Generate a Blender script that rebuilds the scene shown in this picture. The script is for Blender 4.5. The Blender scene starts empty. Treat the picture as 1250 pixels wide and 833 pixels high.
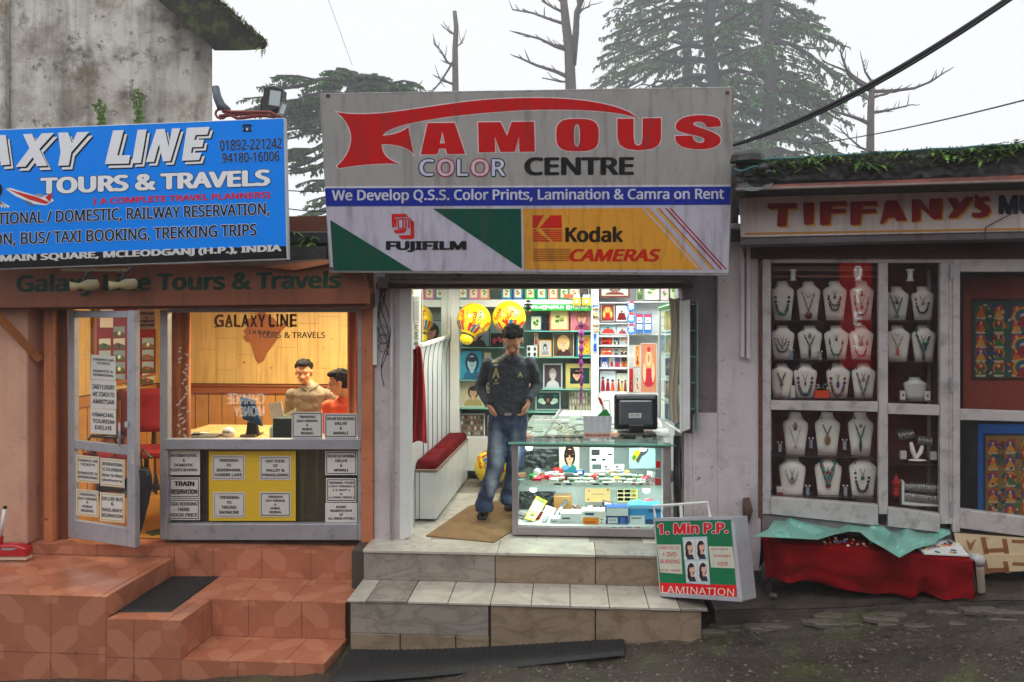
import bpy, bmesh, math, random
from math import sin, cos, pi, radians, atan2, sqrt
from mathutils import Vector, Matrix, noise, Euler
from mathutils.bvhtree import BVHTree

sc = bpy.context.scene
COL = sc.collection
# ---------------------------------------------------------------- camera, world, sun
CAM = Vector((0.0, -6.2, 1.82)); YAW = radians(4.0); FPX = 960.0; HY = 380.0
cd = bpy.data.cameras.new('camera'); cam = bpy.data.objects.new('camera', cd); COL.objects.link(cam)
cam.location = CAM; cam.rotation_euler = (radians(90), 0, YAW)
cd.sensor_width = 36; cd.lens = FPX/1250*36; cd.shift_y = -(416.5-HY)/1250; cd.clip_end = 2000; cd.clip_start = .05
sc.camera = cam
SUN_EL, SUN_AZ = 58, 200
w = bpy.data.worlds.new('World'); sc.world = w; w.use_nodes = True
nt = w.node_tree; nt.nodes.clear()
sky = nt.nodes.new('ShaderNodeTexSky'); sky.sky_type = 'NISHITA'; sky.sun_disc = False
sky.sun_elevation = radians(SUN_EL); sky.sun_rotation = radians(SUN_AZ)
hs = nt.nodes.new('ShaderNodeHueSaturation'); hs.inputs['Saturation'].default_value = .10
mx = nt.nodes.new('ShaderNodeMix'); mx.data_type = 'RGBA'; mx.inputs[0].default_value = .88
mx.inputs[7].default_value = (12.2, 12.4, 12.6, 1)
bg = nt.nodes.new('ShaderNodeBackground'); bg.inputs[1].default_value = .1
wo = nt.nodes.new('ShaderNodeOutputWorld')
nt.links.new(sky.outputs[0], hs.inputs['Color']); nt.links.new(hs.outputs[0], mx.inputs[6])
nt.links.new(mx.outputs[2], bg.inputs[0]); nt.links.new(bg.outputs[0], wo.inputs[0])
sd = bpy.data.lights.new('sun', 'SUN'); sd.energy = .9; sd.angle = radians(40); sd.color = (1, .97, .93)
sun = bpy.data.objects.new('sun', sd); COL.objects.link(sun)
sun.rotation_euler = (radians(90-SUN_EL), 0, radians(180-SUN_AZ))
sc.view_settings.view_transform = 'Standard'; sc.view_settings.look = 'None'
sc.view_settings.exposure = 0; sc.view_settings.gamma = 1
sc.render.engine = 'CYCLES'
try:
    sc.cycles.use_denoising = True; sc.cycles.denoiser = 'OPENIMAGEDENOISE'
    sc.cycles.max_bounces = 8; sc.cycles.transparent_max_bounces = 16; sc.cycles.diffuse_bounces = 3
    sc.cycles.glossy_bounces = 4; sc.cycles.caustics_reflective = False; sc.cycles.caustics_refractive = False
    sc.cycles.sample_clamp_indirect = 4
except Exception: pass

# ---------------------------------------------------------------- geometry helpers
RT = Vector((cos(YAW), sin(YAW), 0)); FW = Vector((-sin(YAW), cos(YAW), 0)); UP = Vector((0, 0, 1))
V = Vector
def ray(px, py): return RT*((px-625)/FPX) + FW - UP*((py-HY)/FPX)
class Pl:
    def __init__(s, o, n): s.o = V(o); s.n = V(n).normalized()
    def at(s, px, py, d=0):
        r = ray(px, py); t = (s.o + s.n*d - CAM).dot(s.n)/r.dot(s.n); return CAM + r*t
    def off(s, d): return Pl(s.o + s.n*d, s.n)
def FY(y): return Pl((0, y, 0), (0, -1, 0))
def G(px, py, z): return Pl((0, 0, z), (0, 0, 1)).at(px, py)
FP = FY(0)
RA = radians(12.5)
RP = Pl(FP.at(930, 380), (-sin(RA), -cos(RA), 0)); RE = V((cos(RA), -sin(RA), 0))
def interp(t, pts):
    if t <= pts[0][0]: return pts[0][1]
    for (a, b), (c, d) in zip(pts, pts[1:]):
        if t <= c:
            u = (t-a)/(c-a); u = u*u*(3-2*u); return b+(d-b)*u
    return pts[-1][1]
def zr(x, y=0): return interp(x, [(-7, -.92), (-3, -.73), (-1.47, -.62), (1.0, -.47), (3.1, -.2), (7, .25)])
def ground(px, py, h=0):
    z = -.5
    for _ in range(12):
        p = G(px, py, z); z = zr(p.x)+h
    return G(px, py, z)

def lin(c):
    if isinstance(c, (int, float)): c = (c, c, c)
    if max(c) > 1.001: c = tuple(v/255 for v in c)
    return tuple(v/12.92 if v <= .04045 else ((v+.055)/1.055)**2.4 for v in c)
class MB:
    def __init__(s): s.v = []; s.f = []; s.c = []; s.uv = {}
    def poly(s, pts, c=None, uv=None):
        n = len(s.v); s.v += [V(p) for p in pts]; s.f.append(list(range(n, n+len(pts)))); s.c.append(c)
        if uv: s.uv[len(s.f)-1] = uv
        return s
    def prism(s, pts, vec, c=None, cs=None, uv=None):
        # cap first polygon (front), extruded by vec
        n = len(s.v); k = len(pts); vec = V(vec); pts = [V(p) for p in pts]
        nrm = V((0, 0, 0))
        for i in range(k): nrm += (pts[i]-pts[0]).cross(pts[(i+1) % k]-pts[0])
        if nrm.dot(vec) > 0: pts = pts[::-1]; uv = uv[::-1] if uv else None
        s.v += pts + [p+vec for p in pts]
        s.f.append(list(range(n, n+k))); s.c.append(c)
        if uv: s.uv[len(s.f)-1] = uv
        cs = cs or c
        s.f.append([n+k+i for i in range(k-1, -1, -1)]); s.c.append(cs)
        if uv: s.uv[len(s.f)-1] = uv[::-1]
        for i in range(k):
            j = (i+1) % k; s.f.append([n+j, n+i, n+k+i, n+k+j]); s.c.append(cs)
            if uv: s.uv[len(s.f)-1] = [uv[j], uv[i], uv[i], uv[j]]
        return s
    def box(s, x0, x1, y0, y1, z0, z1, c=None, cs=None):
        return s.prism([(x0, y0, z0), (x1, y0, z0), (x1, y0, z1), (x0, y0, z1)], (0, y1-y0, 0), c, cs)
    def obox(s, ctr, hx, hy, hz, R=None, c=None, cs=None):
        R = R or Matrix.Identity(3); ctr = V(ctr)
        P = [ctr + R @ V(q) for q in ((-hx, -hy, -hz), (hx, -hy, -hz), (hx, -hy, hz), (-hx, -hy, hz))]
        return s.prism(P, R @ V((0, 2*hy, 0)), c, cs)
    def rect(s, pl, x0, y0, x1, y1, t=.02, d=0, c=None, cs=None):
        return s.quad(pl, [(x0, y0), (x1, y0), (x1, y1), (x0, y1)], t, d, c, cs)
    def quad(s, pl, px, t=.02, d=0, c=None, cs=None):
        P = [pl.at(x, y, d) for x, y in px]
        if t == 0: return s.poly(P[::-1], c)
        return s.prism(P, -pl.n*t, c, cs)
    def tube(s, pts, r, n=8, c=None, caps=True):
        pts = [V(p) for p in pts]; k = len(pts); rs = r if isinstance(r, (list, tuple)) else [r]*k
        base = len(s.v); prev = None
        for i, p in enumerate(pts):
            t = (pts[min(i+1, k-1)]-pts[max(i-1, 0)])
            t = t.normalized() if t.length > 1e-9 else V((0, 0, 1))
            if prev is None:
                a = t.cross(V((0, 0, 1)));
                if a.length < .1: a = t.cross(V((0, 1, 0)))
            else: a = prev - t*prev.dot(t)
            a.normalize(); b = t.cross(a); prev = a
            for j in range(n):
                q = 2*pi*j/n; s.v.append(p + (a*cos(q)+b*sin(q))*rs[i])
        for i in range(k-1):
            for j in range(n):
                j2 = (j+1) % n
                s.f.append([base+i*n+j, base+i*n+j2, base+(i+1)*n+j2, base+(i+1)*n+j]); s.c.append(c)
        if caps:
            s.f.append([base+j for j in range(n-1, -1, -1)]); s.c.append(c)
            s.f.append([base+(k-1)*n+j for j in range(n)]); s.c.append(c)
        return s
    def loft(s, rings, n=16, c=None, caps=True):
        # rings: (centre, ax vector, ay vector)
        base = len(s.v); k = len(rings)
        for ctr, ax, ay in rings:
            for j in range(n):
                q = 2*pi*j/n; s.v.append(V(ctr)+V(ax)*cos(q)+V(ay)*sin(q))
        for i in range(k-1):
            for j in range(n):
                j2 = (j+1) % n
                s.f.append([base+i*n+j, base+i*n+j2, base+(i+1)*n+j2, base+(i+1)*n+j]); s.c.append(c)
        if caps:
            s.f.append([base+j for j in range(n-1, -1, -1)]); s.c.append(c)
            s.f.append([base+(k-1)*n+j for j in range(n)]); s.c.append(c)
        return s
    def lathe(s, ctr, prof, n=16, c=None, ax=None):
        ctr = V(ctr); R = ax or Matrix.Identity(3)
        return s.loft([(ctr + R @ V((0, 0, z)), R @ V((r, 0, 0)), R @ V((0, r, 0))) for r, z in prof], n, c)
    def ell(s, ctr, r, R=None, nu=14, nv=9, c=None):
        if isinstance(r, (int, float)): r = (r, r, r)
        R = R or Matrix.Identity(3); ctr = V(ctr); rings = []
        for i in range(nv+1):
            a = -pi/2+pi*i/nv; k = max(cos(a), .02)
            rings.append((ctr + R @ V((0, 0, r[2]*sin(a))), R @ V((r[0]*k, 0, 0)), R @ V((0, r[1]*k, 0))))
        return s.loft(rings, nu, c)
    def cap(s, p0, r0, p1, r1, n=12, c=None):
        p0 = V(p0); p1 = V(p1); ax = (p1-p0); L = ax.length; ax.normalize()
        q = ax.to_track_quat('Z', 'Y').to_matrix(); rings = []
        for i in range(5):
            a = -pi/2+pi/2*i/4; k = max(cos(a), .03)*r0; rings.append((p0+ax*(sin(a)*r0), q @ V((k, 0, 0)), q @ V((0, k, 0))))
        for i in range(5):
            a = pi/2*i/4; k = max(cos(a), .03)*r1; rings.append((p1+ax*(sin(a)*r1), q @ V((k, 0, 0)), q @ V((0, k, 0))))
        return s.loft(rings, n, c)
    def grid(s, fn, nu, nv, c=None, flip=False):
        b = len(s.v)
        for j in range(nv+1):
            for i in range(nu+1): s.v.append(V(fn(i/nu, j/nv)))
        for j in range(nv):
            for i in range(nu):
                q = [b+j*(nu+1)+i, b+j*(nu+1)+i+1, b+(j+1)*(nu+1)+i+1, b+(j+1)*(nu+1)+i]
                s.f.append(q[::-1] if flip else q); s.c.append(c)
        return s
    def disc(s, pl, cx, cy, rx, ry, d=.002, c=None, n=14, rot=0):
        pts = []
        for i in range(n):
            q = 2*pi*i/n; x = cos(q)*rx; y = sin(q)*ry
            pts.append((cx+x*cos(rot)-y*sin(rot), cy+x*sin(rot)+y*cos(rot)))
        return s.quad(pl, pts[::-1], 0, d, c) if True else s
    def flat(s, pl, pts, d=.002, c=None): return s.quad(pl, pts, 0, d, c)
    def text(s, pl, t, x0, y0, x1, y1, c=(0, 0, 0), slope=0, d=.002, bold=.0, shear=0, outline=None, fn=None, shadow=None):
        if shadow:
            dx, dy, sc_, w_ = shadow
            s.text(pl, t, x0+dx, y0+dy, x1+dx, y1+dy, sc_, slope, d, bold+w_, shear, None, fn); d += .0008
        if outline:
            ow, oc = outline; vs, fs = text_geo(t, bold, shear, ow)
            s._tx(vs, fs, pl, x0, y0, x1, y1, oc, slope, d, fn); d += .0012
        vs, fs = text_geo(t, bold, shear, 0)
        return s._tx(vs, fs, pl, x0, y0, x1, y1, c, slope, d, fn)
    def _tx(s, vs, fs, pl, x0, y0, x1, y1, c, slope, d, fn):
        b = len(s.v)
        for u, v, dd in vs:
            px = x0+u*(x1-x0); py = y1-v*(y1-y0)+slope*(px-x0)
            s.v.append(fn(px, py, d+dd) if fn else pl.at(px, py, d+dd))
        for f in fs: s.f.append([b+i for i in f]); s.c.append(c)
        return s

_tc = {}
try:
    import os
    FONT = bpy.data.fonts.load(os.path.join(bpy.utils.resource_path('LOCAL'), 'datafiles', 'fonts', 'NotoSansMath-Regular.woff2'))
except Exception: FONT = None
TMP = bpy.data.scenes.new('workshop')
def evaluated(o):
    TMP.collection.objects.link(o); vl = TMP.view_layers[0]; vl.update(); dg = vl.depsgraph
    return bpy.data.meshes.new_from_object(o.evaluated_get(dg))
def text_geo(t, bold, shear, extra):
    key = (t, bold, shear, extra)
    if key in _tc: return _tc[key]
    k2 = (t, shear)
    if k2 not in _tc:
        cu = bpy.data.curves.new('t', 'FONT'); cu.body = t; cu.shear = shear; cu.resolution_u = 2; cu.fill_mode = 'FRONT'
        if FONT: cu.font = FONT
        o = bpy.data.objects.new('t', cu); me = evaluated(o)
        _tc[k2] = ([v.co.copy() for v in me.vertices], [list(p.vertices) for p in me.polygons])
        bpy.data.objects.remove(o); bpy.data.curves.remove(cu); bpy.data.meshes.remove(me)
    vs, fs = _tc[k2]
    a = min(v.x for v in vs); b = max(v.x for v in vs); c = min(v.y for v in vs); d = max(v.y for v in vs)
    if b-a < .02: b = a+.02
    w_ = bold*1.0; e_ = extra*.9; W = b-a+2*w_; H = d-c+2*w_*.6; r_ = w_+e_; ry_ = w_*.6+e_
    if r_ <= 0: dirs = [(0, 0)]
    else: dirs = [(cos(q)*r_, sin(q)*ry_) for q in [2*pi*i/(8 if extra else 6) for i in range(8 if extra else 6)]]+[(0, 0)]
    ov, of = [], []
    for k, (dx, dy) in enumerate(dirs):
        n = len(ov); ov += [((v.x+dx-a+w_)/W, (v.y+dy-c+w_*.6)/H, k*.00009) for v in vs]; of += [[n+i for i in f] for f in fs]
    _tc[key] = (ov, of); return ov, of

WL = {}
def mesh(name, mb, mats, off=V((0, 0, 0)), smooth=False, bevel=0):
    me = bpy.data.meshes.new(name)
    me.from_pydata([v-off for v in mb.v], [], mb.f)
    if not isinstance(mats, (list, tuple)): mats = [mats]
    for m in mats: me.materials.append(m)
    if any(c is not None for c in mb.c):
        at = me.color_attributes.new('Col', 'FLOAT_COLOR', 'CORNER'); k = 0; buf = []
        for f, c in zip(mb.f, mb.c):
            q = lin(c) if c is not None else (.5, .5, .5); buf += [q[0], q[1], q[2], 1.0]*len(f)
        at.data.foreach_set('color', buf)
    if mb.uv:
        ul = me.uv_layers.new(name='UV'); k = 0
        for i, f in enumerate(mb.f):
            u = mb.uv.get(i)
            for j in range(len(f)):
                ul.data[k].uv = u[j] if u else (0, 0); k += 1
    if bevel:
        bm = bmesh.new(); bm.from_mesh(me); bmesh.ops.remove_doubles(bm, verts=bm.verts, dist=1e-5)
        es = [e for e in bm.edges if len(e.link_faces) == 2 and e.calc_face_angle(0) > .6]
        bmesh.ops.bevel(bm, geom=es, offset=bevel, segments=1, affect='EDGES', clamp_overlap=True)
        bm.to_mesh(me); bm.free()
    if smooth:
        me.polygons.foreach_set('use_smooth', [True]*len(me.polygons))
    me.update(); return me
def link(name, me, parent=None, loc=None):
    o = bpy.data.objects.new(name, me); COL.objects.link(o)
    if parent is not None: o.parent = parent; WL[o.name] = WL[parent.name]
    else: o.location = loc; WL[o.name] = V(loc)
    return o
def tag(o, label=None, cat=None, group=None, kind=None):
    if label: o['label'] = label
    if cat: o['category'] = cat
    if group: o['group'] = group
    if kind: o['kind'] = kind
    return o
def obj(name, mb, mats, parent=None, label=None, cat=None, group=None, kind=None, smooth=False, bevel=0, loc=None):
    if parent is not None: off = WL[parent.name]
    else:
        if loc is None:
            xs = [v.x for v in mb.v]; ys = [v.y for v in mb.v]; zs = [v.z for v in mb.v]
            loc = ((min(xs)+max(xs))/2, (min(ys)+max(ys))/2, min(zs))
        off = V(loc)
    o = link(name, mesh(name, mb, mats, off, smooth, bevel), parent, off)
    return tag(o, label, cat, group, kind)
def thing(name, label, cat, loc, group=None, kind=None):
    return tag(link(name, None, None, V(loc)), label, cat, group, kind)
def struct(name, mb, mats, **k): return obj(name, mb, mats, kind='structure', **k)
def evalmesh(name, me, mods):
    o = bpy.data.objects.new(name, me)
    for ty, kw in mods:
        m = o.modifiers.new('m', ty)
        for a, b in kw.items(): setattr(m, a, b)
    r = evaluated(o)
    bpy.data.objects.remove(o); return r
def remeshed(name, mb, mat, parent=None, vox=.01, sm=4, label=None, cat=None, kind=None, disp=None, loc=None):
    if parent is not None: off = WL[parent.name]
    else: off = V(loc)
    me = mesh(name, mb, mat, off)
    mods = [('REMESH', dict(mode='VOXEL', voxel_size=vox, use_smooth_shade=True))]
    if sm: mods.append(('SMOOTH', dict(factor=.5, iterations=sm)))
    r = evalmesh(name, me, mods); r.name = name
    if disp:
        nn = [v.normal.copy() for v in r.vertices]; cc = []
        for v, n_ in zip(r.vertices, nn): q = v.co+n_*disp(v.co); cc += [q.x, q.y, q.z]
        r.vertices.foreach_set('co', cc); r.update()
    r.polygons.foreach_set('use_smooth', [True]*len(r.polygons))
    if not r.materials: r.materials.append(mat)
    o = link(name, r, parent, off); return tag(o, label, cat, kind=kind)

# ---------------------------------------------------------------- materials
def M(name, col=(.5, .5, .5), rough=.6, metal=0, var=.12, vs=4, stain=None, streak=None, bump=.15, bs=60, spec=.5, coat=0,
      attr=False, bump2=None, sub=0, emit=0, trans=0):
    m = bpy.data.materials.new(name); m.use_nodes = True; nt = m.node_tree; N = nt.nodes; L = nt.links
    b = N['Principled BSDF']; tc = N.new('ShaderNodeTexCoord')
    def nz(scale, detail=5, vec=None, r=.6):
        n = N.new('ShaderNodeTexNoise'); n.inputs['Scale'].default_value = scale; n.inputs['Detail'].default_value = detail
        n.inputs['Roughness'].default_value = r; L.new(vec or tc.outputs['Object'], n.inputs['Vector']); return n.outputs['Fac']
    def ramp(f, a, b2):
        r = N.new('ShaderNodeMapRange'); r.inputs[1].default_value = a; r.inputs[2].default_value = b2; r.clamp = True
        L.new(f, r.inputs[0]); return r.outputs[0]
    def mixc(f, a, c2, mode='MIX'):
        x = N.new('ShaderNodeMix'); x.data_type = 'RGBA'; x.blend_type = mode
        if hasattr(f, 'links'): L.new(f, x.inputs[0])
        else: x.inputs[0].default_value = f
        for s_, k in ((a, 6), (c2, 7)):
            if hasattr(s_, 'links'): L.new(s_, x.inputs[k])
            else: x.inputs[k].default_value = (*s_, 1)
        return x.outputs[2]
    if attr:
        a = N.new('ShaderNodeVertexColor'); a.layer_name = 'Col'; cur = a.outputs[0]
    else:
        r = N.new('ShaderNodeRGB'); r.outputs[0].default_value = (*lin(col), 1); cur = r.outputs[0]
    if var:
        f = ramp(nz(vs), .3, .7); mm = N.new('ShaderNodeMapRange'); mm.inputs[3].default_value = 1-var; mm.inputs[4].default_value = 1+var*.6
        L.new(f, mm.inputs[0]); g = N.new('ShaderNodeCombineColor')
        for i in range(3): L.new(mm.outputs[0], g.inputs[i])
        cur = mixc(1.0, cur, g.outputs[0], 'MULTIPLY')
    for st in (stain or []):
        sc_, lo, hi, cc, am = st
        f = ramp(nz(sc_, 8, r=.65), lo, hi); q = N.new('ShaderNodeMath'); q.operation = 'MULTIPLY'; q.inputs[1].default_value = am; L.new(f, q.inputs[0])
        cur = mixc(q.outputs[0], cur, lin(cc))
    for st in (streak or []):
        sx, sz, lo, hi, cc, am = st
        mp = N.new('ShaderNodeMapping'); mp.inputs['Scale'].default_value = (sx, sx, sz); L.new(tc.outputs['Object'], mp.inputs[0])
        f = ramp(nz(1, 4, mp.outputs[0]), lo, hi); q = N.new('ShaderNodeMath'); q.operation = 'MULTIPLY'; q.inputs[1].default_value = am; L.new(f, q.inputs[0])
        cur = mixc(q.outputs[0], cur, lin(cc))
    L.new(cur, b.inputs['Base Color'])
    b.inputs['Roughness'].default_value = rough; b.inputs['Metallic'].default_value = metal
    b.inputs['Specular IOR Level'].default_value = spec; b.inputs['Coat Weight'].default_value = coat
    b.inputs['Transmission Weight'].default_value = trans
    if sub: b.inputs['Subsurface Weight'].default_value = sub; b.inputs['Subsurface Scale'].default_value = .01
    if emit: L.new(cur, b.inputs['Emission Color']); b.inputs['Emission Strength'].default_value = emit
    if rough > .15 and not attr:
        rr = N.new('ShaderNodeMapRange'); rr.inputs[3].default_value = rough*.75; rr.inputs[4].default_value = min(1, rough*1.25)
        L.new(nz(vs*3), rr.inputs[0]); L.new(rr.outputs[0], b.inputs['Roughness'])
    if bump:
        h = nz(bs, 6)
        if bump2:
            h2 = nz(bump2[0], 4); a2 = N.new('ShaderNodeMath'); a2.operation = 'MULTIPLY_ADD'; a2.inputs[1].default_value = bump2[1]
            L.new(h2, a2.inputs[0]); L.new(h, a2.inputs[2]); h = a2.outputs[0]
        bp = N.new('ShaderNodeBump'); bp.inputs['Strength'].default_value = bump; bp.inputs['Distance'].default_value = .02
        L.new(h, bp.inputs['Height']); L.new(bp.outputs[0], b.inputs['Normal'])
    m['nd'] = 1
    return m
def glass(name, tint=(1, 1, 1), ior=1.5, rough=0.0, dirt=.0):
    m = bpy.data.materials.new(name); m.use_nodes = True; nt = m.node_tree; N = nt.nodes; L = nt.links; N.clear()
    o = N.new('ShaderNodeOutputMaterial'); t = N.new('ShaderNodeBsdfTransparent'); g = N.new('ShaderNodeBsdfGlossy')
    t.inputs[0].default_value = (*tint, 1); g.inputs['Roughness'].default_value = rough
    f = N.new('ShaderNodeFresnel'); f.inputs[0].default_value = ior; x = N.new('ShaderNodeMixShader')
    ge = N.new('ShaderNodeNewGeometry'); iv = N.new('ShaderNodeMath'); iv.operation = 'SUBTRACT'; iv.inputs[0].default_value = 1; L.new(ge.outputs['Backfacing'], iv.inputs[1])
    mu = N.new('ShaderNodeMath'); mu.operation = 'MULTIPLY'; L.new(f.outputs[0], mu.inputs[0]); L.new(iv.outputs[0], mu.inputs[1])
    L.new(mu.outputs[0], x.inputs[0]); L.new(t.outputs[0], x.inputs[1]); L.new(g.outputs[0], x.inputs[2])
    last = x.outputs[0]
    if dirt:
        d = N.new('ShaderNodeBsdfDiffuse'); d.inputs[0].default_value = (.6, .6, .58, 1); y = N.new('ShaderNodeMixShader')
        n = N.new('ShaderNodeTexNoise'); n.inputs['Scale'].default_value = 3; n.inputs['Detail'].default_value = 6
        tc = N.new('ShaderNodeTexCoord'); mp = N.new('ShaderNodeMapping'); mp.inputs['Scale'].default_value = (4, 4, .6)
        L.new(tc.outputs['Object'], mp.inputs[0]); L.new(mp.outputs[0], n.inputs['Vector'])
        r = N.new('ShaderNodeMapRange'); r.inputs[1].default_value = .4; r.inputs[2].default_value = .8; r.inputs[4].default_value = dirt
        L.new(n.outputs[0], r.inputs[0]); L.new(r.outputs[0], y.inputs[0]); L.new(last, y.inputs[1]); L.new(d.outputs[0], y.inputs[2]); last = y.outputs[0]
    L.new(last, o.inputs[0]); return m

PAINT = M('print_matte', attr=True, spec=.25, rough=.55, var=.05, bump=0)
GLOSS = M('print_gloss', attr=True, rough=.25, var=.04, bump=0, coat=.3)
SIGNP = M('sign_print', attr=True, spec=.15, rough=.45, var=.07, vs=3, bump=.04, bs=12, streak=[(16, .8, .5, .8, (70, 62, 58), .55), (45, 1.4, .56, .85, (90, 82, 78), .3)])
LBOX = M('lightbox_print', attr=True, spec=.2, rough=.4, var=.06, bump=.02, streak=[(18, 1.2, .56, .85, (70, 60, 55), .25)])
CLOTHP = M('coloured_cloth', attr=True, rough=.9, var=.15, vs=20, bump=.3, bs=250)
ALU = M('aluminium', (168, 168, 176), rough=.42, metal=.45, var=.12, stain=[(14, .55, .75, (96, 88, 80), .5)], bump=.05)
ALU2 = M('weathered_aluminium', (188, 182, 182), rough=.45, metal=.15, var=.15, stain=[(10, .5, .7, (90, 80, 72), .55)], bump=.08)
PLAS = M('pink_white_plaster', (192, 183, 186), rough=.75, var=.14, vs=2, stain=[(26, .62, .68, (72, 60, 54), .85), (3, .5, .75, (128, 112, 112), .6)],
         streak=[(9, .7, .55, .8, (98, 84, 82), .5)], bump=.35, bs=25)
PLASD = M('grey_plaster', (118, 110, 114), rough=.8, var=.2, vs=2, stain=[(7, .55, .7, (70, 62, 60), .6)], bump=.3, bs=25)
ORWALL = M('orange_wall_paint', (186, 112, 72), rough=.6, var=.15, vs=3, stain=[(12, .62, .68, (84, 56, 40), .8), (4, .5, .7, (150, 84, 54), .6)], bump=.25, bs=30)
PINKW = M('salmon_plaster', (206, 156, 132), rough=.7, var=.1, vs=3, stain=[(9, .6, .7, (150, 100, 80), .6)], streak=[(10, .7, .55, .8, (140, 96, 76), .45)], bump=.25, bs=30)
BROWN = M('brown_painted_wood', (112, 58, 34), rough=.5, var=.2, vs=6, stain=[(14, .6, .7, (50, 28, 20), .6)], bump=.15)
FASC = M('rust_brown_fascia', (132, 70, 38), rough=.5, var=.14, vs=3, streak=[(12, .8, .5, .8, (84, 44, 26), .6)], bump=.1)
CONC = M('stained_concrete', (150, 140, 130), rough=.9, var=.22, vs=1.6, stain=[(1.3, .40, .56, (216, 212, 204), .85), (2.2, .55, .68, (74, 68, 62), .8), (1.1, .56, .7, (176, 150, 106), .7), (7, .58, .66, (56, 50, 46), .65)],
         streak=[(5, .5, .5, .72, (84, 76, 70), .6)], bump=.6, bs=14, bump2=(50, .5))
SLAB = M('wet_mossy_concrete', (52, 50, 50), rough=.55, var=.3, vs=3, stain=[(6, .5, .65, (30, 28, 28), .8), (9, .6, .7, (58, 70, 40), .8)], bump=.7, bs=18)
ROADM = M('wet_broken_asphalt', (62, 54, 46), rough=.22, var=.35, vs=2.5, stain=[(38, .6, .66, (138, 122, 104), .7), (2.2, .52, .66, (78, 88, 46), .8), (5, .56, .64, (32, 30, 30), .75), (90, .62, .68, (170, 160, 150), .6)], bump=1.0, bs=22, bump2=(90, .6), spec=.6)
KERBM = M('wet_kerb_concrete', (70, 62, 56), rough=.32, var=.3, vs=3, stain=[(8, .52, .66, (34, 30, 28), .8), (5, .58, .68, (84, 88, 60), .5)], bump=.6, bs=26)
WHITE = M('white_gloss_paint', (214, 216, 214), rough=.4, var=.08, vs=5, stain=[(16, .66, .72, (120, 108, 96), .6)], streak=[(12, .9, .6, .85, (160, 152, 146), .35)], bump=.06)
DARK = M('black_rubber', (26, 26, 28), rough=.6, var=.2, bump=.3, bs=120)
BLACKP = M('black_plastic', (30, 31, 33), rough=.35, var=.1, bump=.03)
WIREM = M('black_cable', (44, 46, 50), rough=.6, var=.1, bump=.05)
RUST = M('rusty_iron', (96, 60, 44), rough=.8, var=.3, vs=20, stain=[(30, .5, .65, (56, 34, 26), .8)], bump=.4)
WINGL = glass('window_glass', ior=1.45, dirt=.0)
SHOPGL = glass('dusty_shop_glass', ior=1.5, dirt=.02)
CASEGL = glass('case_glass', tint=(.94, .99, .96), ior=1.4)
EDGEGL = M('green_glass_edge', (110, 178, 158), rough=.15, var=.05, bump=0, coat=.5)
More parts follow.
